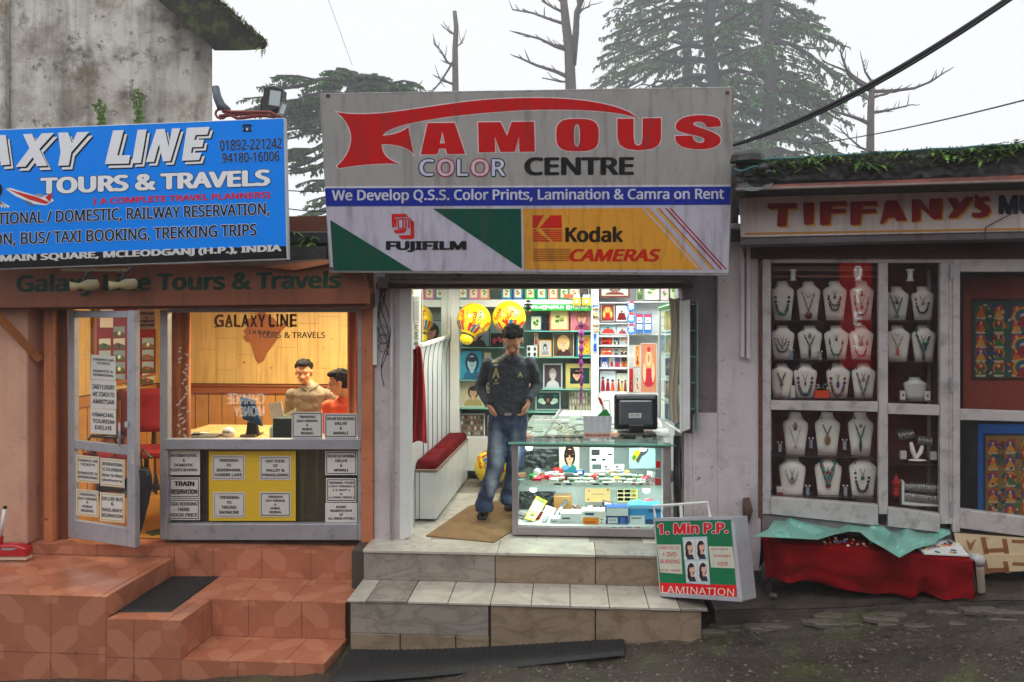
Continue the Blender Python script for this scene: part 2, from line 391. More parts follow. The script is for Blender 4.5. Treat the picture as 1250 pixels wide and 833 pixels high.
# ---------------------------------------------------------------- special materials
def tile_mat():
    m = M('printed_clay_tile', (176, 110, 82), rough=.2, var=.16, vs=2.5, bump=.03, coat=.25, stain=[(3, .58, .72, (150, 92, 70), .5), (7, .6, .7, (104, 66, 48), .55), (60, .68, .72, (90, 60, 46), .5)])
    nt = m.node_tree; N = nt.nodes; L = nt.links; b = N['Principled BSDF']; base = b.inputs['Base Color'].links[0].from_socket
    uv = N.new('ShaderNodeUVMap'); sp = N.new('ShaderNodeSeparateXYZ'); L.new(uv.outputs[0], sp.inputs[0])
    def mth(op, a, c=None, d=None):
        x = N.new('ShaderNodeMath'); x.operation = op
        for i, q in enumerate((a, c, d)):
            if q is None: continue
            if hasattr(q, 'links'): L.new(q, x.inputs[i])
            else: x.inputs[i].default_value = q
        return x.outputs[0]
    par = mth('GREATER_THAN', mth('FRACT', mth('MULTIPLY', mth('ADD', mth('FLOOR', sp.outputs[0]), mth('FLOOR', sp.outputs[1])), .5)), .25)
    f0_ = mth('FRACT', sp.outputs[0]); fy = mth('FRACT', sp.outputs[1])
    fx = mth('ADD', mth('MULTIPLY', f0_, mth('SUBTRACT', 1, par)), mth('MULTIPLY', mth('SUBTRACT', 1, f0_), par))
    def octa(cx, cy, r, cut):
        dx = mth('SUBTRACT', fx, cx); dy = mth('SUBTRACT', fy, cy); ax = mth('ABSOLUTE', dx); ay = mth('ABSOLUTE', dy)
        return mth('MULTIPLY', mth('LESS_THAN', mth('MAXIMUM', ax, ay), r), mth('MULTIPLY', mth('LESS_THAN', mth('ABSOLUTE', mth('ADD', dx, dy)), cut*.8), mth('LESS_THAN', mth('ABSOLUTE', mth('SUBTRACT', dx, dy)), cut*1.5)))
    o = mth('MAXIMUM', octa(.255, .745, .245, .3), octa(.755, .245, .235, .3))
    sq = mth('MAXIMUM', octa(.0, .0, .13, 1), mth('MAXIMUM', octa(1, 0, .13, 1), mth('MAXIMUM', octa(0, 1, .13, 1), octa(1, 1, .13, 1))))
    o = mth('MAXIMUM', o, sq)
    dg = mth('ADD', fx, fy); df = mth('SUBTRACT', fx, fy)
    lines = mth('GREATER_THAN', mth('SINE', mth('MULTIPLY', dg, 90)), .35)
    nz = N.new('ShaderNodeTexNoise'); nz.inputs['Scale'].default_value = 4; L.new(uv.outputs[0], nz.inputs[0])
    band = mth('MULTIPLY', lines, mth('GREATER_THAN', mth('ABSOLUTE', df), .12))
    def mix(f, a, c, am):
        x = N.new('ShaderNodeMix'); x.data_type = 'RGBA'; L.new(mth('MULTIPLY', f, am), x.inputs[0]); L.new(a, x.inputs[6])
        x.inputs[7].default_value = (*lin(c), 1); return x.outputs[2]
    c1 = mix(band, base, (150, 90, 66), .5); c1 = mix(mth('GREATER_THAN', mth('SUBTRACT', fy, fx), .45), c1, (164, 100, 76), .3)
    c2 = mix(o, c1, (206, 142, 112), .38)
    # fine speckle grain
    n2 = N.new('ShaderNodeTexNoise'); n2.inputs['Scale'].default_value = 45; n2.inputs['Detail'].default_value = 3; L.new(uv.outputs[0], n2.inputs[0])
    c3 = mix(mth('GREATER_THAN', n2.outputs[0], .58), c2, (146, 90, 68), .35)
    L.new(c3, b.inputs['Base Color']); return m
TILE = tile_mat()
GROUT = M('dark_grout', (92, 46, 32), rough=.8, var=.2)
def marble(name, col, dark, am=.55, rough=.24):
    m = M(name, col, rough=rough, var=.12, vs=3, stain=[(5, .52, .7, dark, am), (16, .64, .7, (78, 66, 56), .45)], bump=.08, bs=30, coat=.15)
    nt = m.node_tree; N = nt.nodes; L = nt.links; b = N['Principled BSDF']; base = b.inputs['Base Color'].links[0].from_socket
    tc = N.new('ShaderNodeTexCoord'); mp = N.new('ShaderNodeMapping'); mp.inputs['Rotation'].default_value = (0, .7, .4)
    mp.inputs['Scale'].default_value = (1.6, 2, 4.5); L.new(tc.outputs['Object'], mp.inputs[0])
    n = N.new('ShaderNodeTexNoise'); n.inputs['Scale'].default_value = 1.2; n.inputs['Detail'].default_value = 9; n.inputs['Distortion'].default_value = 1.6
    L.new(mp.outputs[0], n.inputs[0]); r = N.new('ShaderNodeValToRGB'); e = r.color_ramp.elements
    e[0].position = .44; e[0].color = (0, 0, 0, 1); e[1].position = .5; e[1].color = (1, 1, 1, 1); q = e.new(.56); q.color = (0, 0, 0, 1)
    L.new(n.outputs[0], r.inputs[0]); x = N.new('ShaderNodeMix'); x.data_type = 'RGBA'; mm = N.new('ShaderNodeMath'); mm.operation = 'MULTIPLY'; mm.inputs[1].default_value = .38
    L.new(r.outputs[0], mm.inputs[0]); L.new(mm.outputs[0], x.inputs[0]); L.new(base, x.inputs[6]); x.inputs[7].default_value = (*lin(dark), 1)
    L.new(x.outputs[2], b.inputs['Base Color']); return m
MAR_W = marble('white_marble', (190, 184, 172), (150, 140, 126))
MAR_D = marble('worn_grey_marble', (150, 141, 132), (92, 82, 72))
MAR_B = marble('stained_brown_marble', (146, 128, 108), (96, 78, 60))
def pine():
    m = M('knotty_pine', (222, 186, 114), rough=.42, var=.1, vs=3, bump=.02)
    nt = m.node_tree; N = nt.nodes; L = nt.links; b = N['Principled BSDF']; base = b.inputs['Base Color'].links[0].from_socket
    tc = N.new('ShaderNodeTexCoord'); mp = N.new('ShaderNodeMapping'); mp.inputs['Scale'].default_value = (26, 6, 1.6); L.new(tc.outputs['Object'], mp.inputs[0])
    n = N.new('ShaderNodeTexNoise'); n.inputs['Scale'].default_value = 1; n.inputs['Detail'].default_value = 5; n.inputs['Distortion'].default_value = .5; L.new(mp.outputs[0], n.inputs[0])
    x = N.new('ShaderNodeMix'); x.data_type = 'RGBA'; r = N.new('ShaderNodeMapRange'); r.inputs[1].default_value = .45; r.inputs[2].default_value = .75; r.inputs[4].default_value = .5
    L.new(n.outputs[0], r.inputs[0]); L.new(r.outputs[0], x.inputs[0]); L.new(base, x.inputs[6]); x.inputs[7].default_value = (*lin((170, 112, 50)), 1)
    v = N.new('ShaderNodeTexVoronoi'); v.inputs['Scale'].default_value = 5.2; L.new(tc.outputs['Object'], v.inputs[0])
    k = N.new('ShaderNodeMapRange'); k.inputs[1].default_value = .085; k.inputs[2].default_value = .03; L.new(v.outputs[0], k.inputs[0])
    y = N.new('ShaderNodeMix'); y.data_type = 'RGBA'; L.new(k.outputs[0], y.inputs[0]); L.new(x.outputs[2], y.inputs[6]); y.inputs[7].default_value = (*lin((110, 58, 24)), 1)
    L.new(y.outputs[2], b.inputs['Base Color']); return m
PINE = pine()

# ---------------------------------------------------------------- road and kerb
def axis(a, b, n, far):
    xs = [a+(b-a)*i/n for i in range(n+1)]
    return [-far, -60, -20, a-3] + xs + [b+3, 20, 60, far]
XS = axis(-4.5, 5.0, 190, 400); YS = [-400, -60, -20, -9] + [-3.6+3.7*j/74 for j in range(75)] + [3, 12, 60, 400]
kb = []
def kerb_y(x): return interp(x, KY)
KL = G(920, 741, -.28); KR = G(1250, 731, -.1)
KY = [(KL.x-.3, KL.y-.02), (KL.x, KL.y), (KR.x, KR.y), (KR.x+3, KR.y-.35)]
def road_z(x, y):
    z = zr(x)
    if -4.6 < x < 5.1 and -3.7 < y < .15:
        d = noise.noise(V((x*1.3, y*1.7, 0)))*.035 + noise.noise(V((x*5, y*6, 3)))*.014 + noise.noise(V((x*15, y*17, 5)))*.006
        if x > .9:   # broken concrete edging along the kerb
            k = kerb_y(x) - y
            e = .16 + .1*noise.noise(V((x*3, 0, 9)))
            if k < e+.22: d += .028*max(0, min(1, (e+.22-k)/.04))
            if k < e: d += .03*max(0, min(1, (e-k)/.03))
        z += d
    return z
mb = MB()
nx, ny = len(XS), len(YS)
for y in YS:
    for x in XS: mb.v.append(V((x, y, road_z(x, y))))
for j in range(ny-1):
    for i in range(nx-1):
        mb.f.append([j*nx+i, j*nx+i+1, (j+1)*nx+i+1, (j+1)*nx+i]); mb.c.append(None)
struct('road', mb, ROADM, loc=(0, 0, 0), smooth=True)
nt = ROADM.node_tree; N = nt.nodes; L = nt.links; b = N['Principled BSDF']; tc = N.new('ShaderNodeTexCoord'); n1 = N.new('ShaderNodeTexNoise'); n1.inputs['Scale'].default_value = 1.6; n1.inputs['Detail'].default_value = 7
L.new(tc.outputs['Object'], n1.inputs[0]); mr = N.new('ShaderNodeMapRange'); mr.inputs[1].default_value = .48; mr.inputs[2].default_value = .64; mr.inputs[3].default_value = .06; mr.inputs[4].default_value = .42
L.new(n1.outputs[0], mr.inputs[0]); L.new(mr.outputs[0], b.inputs['Roughness'])
# loose stones lying on the road
random.seed(5); mb = MB()
for i in range(520):
    px = random.uniform(560, 1250); py = random.uniform(770, 833)
    p = ground(px, py)
    if p.x > .95 and p.y > kerb_y(p.x)-.03: continue
    p.z = road_z(p.x, p.y); r = random.choice((.004, .006, .008, .013))*random.uniform(.7, 1.3)
    mb.ell(p, (r*1.3, r, r*.7), Euler((0, 0, random.random()*6)).to_matrix(), 5, 3)
obj('gravel', mb, M('pale_gravel', (108, 98, 86), rough=.35, var=.75, vs=9, bump=0), label='small pale gravel scattered over the wet road', cat='gravel', kind='stuff', loc=(1, -1, -.5))

# pavement ledge in front of the jewellery shop, sloping with the street
def ledge_z(x): return interp(x, [(KL.x-.4, -.30), (KL.x, -.28), (KR.x, -.10), (KR.x+2, .02)])
x0 = G(872, 742, -.29).x
def ledge(u, v):
    x = x0 + (KR.x+2.4-x0)*u; yb = .02 if x < 1.8 else .25
    y = kerb_y(x) + (yb-kerb_y(x))*v
    return (x, y, ledge_z(x) + .006*noise.noise(V((x*6, y*6, 1))) - (.012 if v == 0 else 0))
mb = MB().grid(ledge, 90, 10)
mb.grid(lambda u, v: (ledge(u, 0)[0], ledge(u, 0)[1] - .012*(v > 0) + .012*noise.noise(V((u*40, v*3, 2))), ledge(u, 0)[2]-.004-(.42*v)), 90, 5, flip=True)
mb.grid(lambda u, v: (x0, ledge(0, u)[1], ledge(0, u)[2]-.45*v), 6, 3, flip=False)
struct('kerb', mb, KERBM, smooth=False, loc=(x0, KL.y, -.5))

# ---------------------------------------------------------------- tiled faces
def tiles(name, parent, P, size, mat, t=.008, gap=.0035, u0=0., v0=0., n=None, us=None, vs=None, label=None):
    """lay separate tiles over the quad P00,P10,P11,P01; u0,v0 = offset of the tile grid in tiles"""
    P00, P10, P11, P01 = [V(p) for p in P]; du = ((P10-P00).length+(P11-P01).length)/2; dv = ((P01-P00).length+(P11-P10).length)/2
    nrm = (P10-P00).cross(P01-P00).normalized()
    if n is not None and nrm.dot(V(n)) < 0: nrm = -nrm
    def cuts(L, o, given):
        if given: return given
        c = [0]; k = (1-o) % 1 or 1
        while k*size < L-.02: c.append(k*size); k += 1
        return [a/L for a in c]+[1]
    cu = cuts(du, u0, us); cv = cuts(dv, v0, vs)
    def Q(a, b): return (P00*(1-a)+P10*a)*(1-b)+(P01*(1-a)+P11*a)*b
    res = []; ga = gap/du/2; gb = gap/dv/2
    for a, a2 in zip(cu, cu[1:]):
        for b, b2 in zip(cv, cv[1:]):
            pts = [Q(a+ga, b+gb), Q(a2-ga, b+gb), Q(a2-ga, b2-gb), Q(a+ga, b2-gb)]
            h = t + random.uniform(-.0012, .0012)
            uv = [(u0+x*du/size, v0+y*dv/size) for x, y in ((a, b), (a2, b), (a2, b2), (a, b2))]
            m2 = mat if not isinstance(mat, list) else random.choice(mat)
            mb = MB().prism([p+nrm*h for p in pts], -nrm*(h+.001), uv=uv)
            res.append(obj(name, mb, m2, parent, bevel=0))
    return res
random.seed(2)
ZA, ZB, ZC, ZD = -.07, -.16, -.31, -.577
yA = G(300, 668.5, ZA).y; yF = G(221, 758, ZC).y; yN = G(300, 733, ZC).y
xR = FP.at(440, 500).x; xR2 = G(424, 733, ZC).x
st = thing('tiled_steps', 'orange patterned tile steps and platforms in front of the travel agency', 'steps', (-2.6, yF, -.8))
TT = .008
def core(pts, z0, z1):
    return MB().prism([(x, y, z1-TT) for x, y in pts], (0, 0, z0-z1+TT))
BX0 = -4.6
B1 = G(123, 733, ZB); B2 = G(207, 684, ZB); C1 = G(221, 758, ZC); C2 = G(257, 733, ZC)
D1 = G(399, 805.6, ZD); D2 = G(426, 777, ZD)
e = TT
mbc = MB()
for pts, z0, z1 in (([(BX0, yA+e), (xR-.004, yA+e), (xR-.004, .3), (BX0, .3)], -1.1, ZA), ([(BX0, yF+e), (B1.x-e, yF+e), (B2.x-e, yA+.02), (BX0, yA+.02)], -1.1, ZB),
                    ([(B1.x-.1, yF+e), (C1.x-e, yF+e), (C2.x-e, yN+e), (xR2-e, yN+e), (xR2-e, yA+.02), (B1.x-.1, yA+.02)], -1.1, ZC),
                    ([(C1.x-.1, yF+e), (D1.x-e, yF+e), (D2.x-e, yN+.02), (C1.x-.1, yN+.02)], -1.1, ZD)):
    mbc.prism([(x, y, z1-TT) for x, y in pts], (0, 0, z0-z1+TT))
obj('step_core', mbc, GROUT, st)
S = .4
xB = B1.x
def T(P, u0=0, v0=0, n=None): tiles('tile', st, P, S, TILE, u0=u0, v0=v0, n=n)
b = TT
T([(BX0, yA, ZA-b), (xR, yA, ZA-b), (xR, .1, ZA-b), (BX0, .1, ZA-b)], n=(0, 0, 1))
xs = B2.x
T([(BX0, yA+b, ZB), (xs, yA+b, ZB), (xs, yA+b, ZA-b), (BX0, yA+b, ZA-b)], v0=.3, n=(0, -1, 0))
T([(xs, yA+b, ZC), (xR-.01, yA+b, ZC), (xR-.01, yA+b, ZA-b), (xs, yA+b, ZA-b)], u0=.2, v0=.35, n=(0, -1, 0))
T([(BX0, yF, ZB-b), (xB, yF, ZB-b), (xs, yA, ZB-b), (BX0, yA, ZB-b)], u0=.55, n=(0, 0, 1))
T([(B1.x-b, yF, ZC), (B2.x-b, yA, ZC), (B2.x-b, yA, ZB-b), (B1.x-b, yF, ZB-b)], v0=.6, n=(1, 0, 0))
T([(B1.x, yF, ZC-b), (C1.x, yF, ZC-b), (C2.x, yN, ZC-b), (B1.x+.1, yN, ZC-b)], n=(0, 0, 1))
T([(B1.x+.13, yN+.002, ZC-b), (xR2, yN+.002, ZC-b), (xR2+.05, yA, ZC-b), (B2.x, yA, ZC-b)], u0=.3, n=(0, 0, 1))
# front faces
T([(BX0, yF+b, -1.02), (B1.x, yF+b, -1.02), (B1.x, yF+b, ZB-b), (BX0, yF+b, ZB-b)], u0=(BX0-B1.x)/S % 1, v0=(-1.02-ZB)/S % 1, n=(0, -1, 0))
T([(B1.x, yF+b, -.98), (C1.x, yF+b, -.98), (C1.x, yF+b, ZC-b), (B1.x, yF+b, ZC-b)], u0=.5, v0=(-.98-ZD)/S % 1, n=(0, -1, 0))
T([(C1.x, yF+b, -.98), (D1.x, yF+b, -.98), (D1.x, yF+b, ZD-b), (C1.x, yF+b, ZD-b)], u0=0, v0=0, n=(0, -1, 0))
T([(C1.x-b, yF, ZD), (C2.x-b, yN, ZD), (C2.x-b, yN, ZC-b), (C1.x-b, yF, ZC-b)], u0=.3, v0=.3, n=(1, 0, 0))
T([(C2.x, yN+b, ZD), (xR2, yN+b, ZD), (xR2, yN+b, ZC-b), (C2.x, yN+b, ZC-b)], u0=.3, v0=.3, n=(0, -1, 0))
T([(C1.x, yF, ZD-b), (D1.x, yF, ZD-b), (D2.x, yN, ZD-b), (C2.x, yN, ZD-b)], u0=.2, n=(0, 0, 1))
T([(D1.x-b, yF, -.98), (D2.x-b, yN, -.98), (D2.x-b, yN, ZD-b), (D1.x-b, yF, ZD-b)], v0=0, n=(1, 0, 0))
T([(xR2-b, yN, -.9), (xR2+.04, yA, -.9), (xR2+.04, yA, ZC-b), (xR2-b, yN, ZC-b)], v0=.2, n=(1, 0, 0))

# ---------------------------------------------------------------- marble steps
ms = thing('marble_steps', 'worn marble slab steps with broken treads leading up into the photo shop', 'steps', (0, -.4, -.6))
Z1, Z2 = 0.0, -.23
y1 = G(640, 675, 0).y; y2 = G(640, 737, Z2).y
xa = G(441, 673, 0).x; xb = G(850, 680, 0).x; xa2 = G(424, 731, Z2).x; xb2 = G(862, 745, Z2).x
mbc = MB().box(xR+.002, xb, y1+.022, .1, -.9, -.021).box(xR2+.065, xb2-.02, y2+.022, y1+.02, -.9, Z2-.021)
obj('step_core', mbc, M('step_mortar', (70, 60, 52), rough=.9), ms)
def slab(x0, x1, ya, yb, za, zb, mat, bev=.003, nm='marble_slab'):
    obj(nm, MB().box(x0, x1, ya, yb, za, zb), mat, ms, bevel=bev)
gx = lambda px, y, z: FY(y).at(px, 700).x
c = [xa, gx(607, y1, 0), gx(727, y1, 0), xb]
for i in range(3): slab(c[i]+.002, c[i+1]-.002, y1-.012, .02 if i != 2 else .02, -.022+.001*i, .0+.0012*i, [MAR_W, MAR_W, MAR_D][i])
c = [xa+.004, gx(604.5, y1, 0), gx(727, y1, 0), xb-.01]
for i in range(3): slab(c[i]+.003, c[i+1]-.003, y1, y1+.021, Z2+.001, -.024, [MAR_D, MAR_B, MAR_B][i])
c = [gx(p, y2, 0) for p in (424, 447.5, 497.5, 547, 598.7, 648.4, 696, 744, 792, 830, 864)]
for i in range(10): slab(c[i]+.0025, c[i+1]-.0025, y2-.012+random.uniform(-.004, .004), y1+.018, Z2-.02, Z2+random.uniform(-.002, .002), [MAR_W, MAR_D, MAR_W, MAR_W, MAR_W, MAR_W, MAR_W, MAR_W, MAR_W, MAR_D][i], nm='tread_tile')
slab(gx(428, y2, 0), gx(596, y2, 0), y2, y2+.021, -.47, Z2-.022, MAR_D)
for a, b_ in ((428, 488), (489, 556), (557, 597)): slab(gx(a, y2, 0), gx(b_, y2, 0)-.002, y2+.002, y2+.021, -.62, -.473, MAR_B)
slab(gx(599.5, y2, 0), gx(726, y2, 0), y2, y2+.021, -.62, Z2-.022, MAR_B)
slab(gx(727.5, y2, 0), gx(856, y2, 0), y2, y2+.021, -.55, Z2-.022, MAR_B)

# ---------------------------------------------------------------- ribbed rubber mats
def mat_grid(corners, zfun, nu, nv, amp=.006, fu=60, fv=18, th=.012):
    a, b_, c_, d_ = [V(p) for p in corners]
    def fn(u, v, top=True):
        p = (a*(1-u)+b_*u)*(1-v)+(d_*(1-u)+c_*u)*v
        h = (sin(u*fu*pi + 1.5*sin(v*fv*pi)) * .5 + .5)*amp
        p.z = zfun(p.x, p.y)+th+(h if 0 < u < 1 and 0 < v < 1 else -th-.004); return p
    return MB().grid(fn, nu, nv)
mb = mat_grid([ground(404, 836), ground(764, 803), ground(761.8, 774.5), ground(429, 793)], lambda x, y: zr(x)+.02, 240, 24, fu=86, fv=14)
obj('rubber_mat', mb, DARK, label='long black ribbed rubber mat lying on the wet road below the marble steps', cat='mat', smooth=True)
q = [G(144, 748, ZC), G(208, 748, ZC), G(268, 704.5, ZC), G(206, 704.5, ZC)]
mb = mat_grid(q, lambda x, y: ZC, 70, 60, fu=34, fv=30, amp=.004, th=.008)
obj('door_mat', mb, DARK, label='small black door mat on the middle landing of the orange tile steps', cat='mat', smooth=True)
# ---------------------------------------------------------------- travel agency front
FX = lambda px, y=0: FY(y).at(px, 400).x
def FZ(py, y=0, px=640): return FY(y).at(px, py).z
ag = thing('travel_agency', 'travel agency shop front with rust brown fascia, salmon pier and pine lined room', 'shop', (-3, 0, -.07))
obj('pier', MB().box(-4.8, FX(33, -.12), -.12, .3, -.07, 2.3), PINKW, ag, label='salmon plastered pier', bevel=.01)
obj('wall', MB().box(FX(30, .04), FX(60, .04), .04, .3, -.07, 2.3), ORWALL, ag)
obj('post', MB().box(FX(53, -.05), FX(64, -.05), -.05, .05, -.07, 2.1), ORWALL, ag, bevel=.006)
obj('jamb', MB().box(FX(68, .03), FX(82, .03), .03, .14, -.07, 1.9), BROWN, ag, bevel=.004)
obj('jamb', MB().box(FX(441, -.03), FX(455, -.03), -.03, .12, -.07, 2.0), ORWALL, ag, bevel=.004)
fp = FY(-.28)
mb = MB().quad(fp, [(-60, 325), (436, 320), (445, 338), (451, 356), (451, 371), (-60, 377)], .05)
fas = obj('fascia', mb, FASC, ag, bevel=.004)
z0 = FZ(377.5); z1 = FZ(368, -.2)
obj('soffit', MB().box(-4.8, FX(450, -.2), -.228, .12, z0, z0+.12), BROWN, ag, bevel=.004)
obj('wall', MB().box(-4.8, FX(452), .121, .2, z0+.02, 2.6), BROWN, ag)
mb = MB().text(fp, 'Galaxy Line Tours & Travels', 20, 335, 416, 363, (12, 56, 40), slope=-.012, d=.003, bold=.035, shear=.04)
obj('lettering', mb, PAINT, fas)
# timber bracket under the fascia
mb = MB().tube([FY(-.3).at(-14, 374), FY(-.05).at(49, 440)], [.035, .03], 4)
obj('brace', mb, M('bracket_timber', (176, 110, 58), rough=.5, var=.2, vs=10, bump=.1), ag)
# spot lamps on the fascia
def spot(px, py, lbl):
    p = fp.at(px, py, .12); t = thing('spot_lamp', lbl, 'lamp', p, 'cream spot lamps under the blue banner')
    crm = M_('cream_enamel')
    d = V((-.8, -.5, -.1)).normalized(); R = d.to_track_quat('Z', 'Y').to_matrix()
    obj('lamp_shade', MB().lathe(p, [(.018, -.12), (.04, -.105), (.043, -.035), (.026, .0), (.022, .015), (.034, .065), (.04, .08), (.033, .08), (.016, .068), (.002, .068)], 18, ax=R), crm, t, smooth=True)
    obj('swivel_arm', MB().tube([p + V((0, .02, .03)), p+V((.01, .05, .1)), p+V((.02, .12, .14))], .012, 6), BLACKP, t)
    obj('lamp_face', MB().lathe(p+R @ V((0, 0, .088)), [(.03, 0), (.001, .003)], 12, ax=R), BLACKP, t)
_mc = {}
def M_(n):
    if n not in _mc:
        _mc[n] = dict(cream_enamel=lambda: M('cream_enamel', (176, 164, 124), rough=.4, var=.1), )[n]()
    return _mc[n]
spot(100, 349, 'left cream spot lamp hanging over the dark green fascia lettering')
spot(147, 348, 'right cream spot lamp hanging over the dark green fascia lettering')
obj('lamp_rail', MB().rect(fp, 74, 328, 150, 331, .05, .16), M_('cream_enamel'), None, 'thin cream rail carrying the two spot lamps under the blue banner', 'rail')
# wall pieces between shops
pb = thing('dividing_pier', 'narrow pinkish plastered pier with cables between the travel agency and photo shop', 'wall', (FX(470), 0, -.3))
obj('plaster', MB().box(FX(456), FX(489), .0, .35, -.35, 2.3), PLAS, pb, bevel=.006)
obj('trunking', MB().rect(FP, 455, 375, 460, 446, .03, .035), WHITE, pb, bevel=.003)
obj('pipe', MB().tube([FP.at(478, 352, .03), FP.at(478, 660, .03)], .014, 8), PLAS, pb, smooth=True)
rx = random.Random(3)
mb = MB()
for k in range(5):
    pts = []
    for i in range(14):
        a = i/13; pts.append(FP.at(464+3*k*.6+6*sin(a*pi*(1.4+k*.3)+k), 338+a*(60+18*k), .03+.02*sin(a*6+k)))
    mb.tube(pts, .004, 5)
for k in range(3):
    pts = [FP.at(468+6*cos(q*2*pi/12), 404+10*k+6*sin(q*2*pi/12), .03) for q in range(13)]; mb.tube(pts, .003, 5)
obj('cable_bundle', mb, WIREM, None, 'loose dark cables looping down the pier between the two shops', 'cables', smooth=True)
obj('junction_box', MB().rect(FP, 461, 338, 473, 352, .06, .07), M('grey_box', (130, 128, 122), rough=.6), None, 'small grey junction box at the top of the cable covered pier', 'junction box', bevel=.004)

# window unit
wn = thing('shop_window', 'aluminium framed travel agency window with gold lettering on the glass', 'window', (FX(318), 0, -.05))
fr = MB()
for r in ((196, 377.5, 204.5, 659), (437, 376, 445, 660), ): fr.rect(FP, *r, t=.07, d=.02)
obj('frame_post', MB().rect(FP, 195, 378.5, 204.5, 659, t=.07, d=.02), ALU, wn, bevel=.003)
obj('frame_post', MB().rect(FP, 436.5, 377, 444, 660, t=.07, d=.02), ALU, wn, bevel=.003)
obj('top_rail', MB().rect(FP, 204.8, 375, 436.2, 381.5, t=.07, d=.018), ALU, wn, bevel=.003)
obj('middle_rail', MB().rect(FP, 200, 536.5, 440, 549, t=.08, d=.035), ALU, wn, bevel=.004)
obj('bottom_rail', MB().rect(FP, 204.8, 640, 436.2, 659.5, t=.07, d=.018), ALU, wn, bevel=.003)
up = obj('upper_pane', MB().rect(FP, 204, 381, 437, 537, t=.005, d=-.02), WINGL, wn)
obj('lower_pane', MB().rect(FP, 204, 548, 437, 641, t=.005, d=-.02), WINGL, wn)
mb = MB()
def deco(pl, t, x0, y0, x1, y1, c, d): mb.text(pl, t, x0, y0, x1, y1, c, d=d, bold=.04)
x = 261.5
for ch, w_ in zip('GALAXY', (13, 11, 9, 11, 9.6, 10)):
    mb.text(FP, ch, x, 384 if ch != 'X' else 385, x+w_-1.2, 399.5, (112, 56, 16), d=-.017, bold=.035); x += w_
x = 328
for ch, w_ in zip('LINE', (9, 5, 11.5, 10.5)):
    mb.text(FP, ch, x, 383.5, x+w_-1.5, 399, (112, 56, 16), d=-.017, bold=.035); x += w_
for px in (262, 277, 291, 330, 352): mb.rect(FP, px-1, 398.6, px+5, 399.8, t=.0005, d=-.017, c=(112, 56, 16))
mb.text(FP, 'TOURS', 315, 405, 343, 413, (86, 80, 84), d=-.017, bold=.02)
mb.text(FP, '& TRAVELS', 347, 405.5, 397, 413, (56, 48, 40), d=-.017, bold=.02)
obj('window_lettering', mb, PAINT, up)

# notices taped inside the glass; every one its own sheet
PAPER = (214, 210, 204)
def notice(pl, x0, y0, x1, y1, lines, label, d=-.024, border=True, paper=PAPER, ink=(38, 36, 38), skew=0, ybs=None, group='paper notices on the travel agency glass', cat='notice', bold=.03, bc=None):
    mb = MB(); sk = skew
    q = [(x0, y0), (x1, y0+sk), (x1, y1+sk), (x0, y1)]
    mb.quad(pl, q, .0012, d, c=paper)
    if border:
        i = 1.4; wd = 1.0; bc = bc or (60, 58, 66)
        for a in ((x0+i, y0+i, x1-i, y0+i+wd), (x0+i, y1-i-wd, x1-i, y1-i), (x0+i, y0+i+wd, x0+i+wd*.9, y1-i-wd), (x1-i-wd*.9, y0+i+wd, x1-i, y1-i-wd)):
            mb.quad(pl, [(a[0], a[1]+sk*(a[0]-x0)/(x1-x0)), (a[2], a[1]+sk*(a[2]-x0)/(x1-x0)), (a[2], a[3]+sk*(a[2]-x0)/(x1-x0)), (a[0], a[3]+sk*(a[0]-x0)/(x1-x0))], 0, d+.0012, bc)
    o = obj('notice', mb, PAINT, None, label, cat, group)
    mt = MB(); n = len(lines); H = y1-y0; W = x1-x0
    for i, ln in enumerate(lines):
        if not ln: continue
        wf = 1.0
        if isinstance(ln, tuple): ln, wf = ln
        hh = H*.78/n*.62 if n > 1 else H*.3
        cy = y0+H*.11+H*.78*(i+.5)/n
        ww = min(W*.84, len(ln)*hh*.82)*wf
        mt.text(pl, ln, (x0+x1)/2-ww/2, cy-hh/2, (x0+x1)/2+ww/2, cy+hh/2, ink, slope=skew/W, d=d+.0022, bold=bold)
    obj('lettering', mt, PAINT, o); return o
GL = FP
notice(GL, 205, 550, 244, 580, ['INTERNATIONAL', '&', 'DOMESTIC', 'FLIGHTS BOOKING'], 'white notice reading International & Domestic Flights Booking in the lower window', border=False)
notice(GL, 206, 583, 244, 608, ['TRAIN', 'RESERVATION'], 'white bordered notice reading Train Reservation in the lower window', bold=.05)
notice(GL, 205, 609, 244, 635, ['TAXI BOOKING', 'HERE', 'GOOD PRICE'], 'white bordered notice reading Taxi Booking Here Good Price')
obj('yellow_board', MB().rect(FP, 255, 551, 361, 636, t=.002, d=-.03, c=(226, 186, 44)), PAINT, None, 'large yellow sheet behind four white notices in the lower window', 'board')
notice(GL, 259, 556, 299, 586, ['TREKKING', 'TO', 'INDERAHARA', 'KARERI LAKE'], 'notice on the yellow sheet reading Trekking to Inderahara Kareri Lake', d=-.026, bc=(150, 120, 140))
notice(GL, 317, 557, 355, 586, ['DAY TOUR', 'OF', 'VALLEY &', 'PARAGLIDING'], 'notice on the yellow sheet reading Day Tour of Valley & Paragliding', d=-.026, bc=(130, 120, 140))
notice(GL, 260, 601, 299, 632, ['TREKKING', 'TO', 'TRIUND', 'SNOWLINE'], 'notice on the yellow sheet reading Trekking to Triund Snowline', d=-.026, bc=(150, 140, 150))
notice(GL, 317, 601, 355, 631, ['TREKKING', 'DAY HIKING', '&', 'HORSE', 'RIDING'], 'notice on the yellow sheet reading Trekking Day Hiking & Horse Riding', d=-.026)
notice(GL, 397, 551, 436, 580, ['DELUXE BUS BOOKING', 'DELHI', '&', 'MANALI'], 'notice reading Deluxe Bus Booking Delhi & Manali at lower right of the window')
notice(GL, 398, 584, 435, 613, ['TREKKING TOURS', '( DAY HIKING )', '( 2 DAY )', '&', '( LONG TRIPS )'], 'dark bordered notice reading Trekking Tours with long trips')
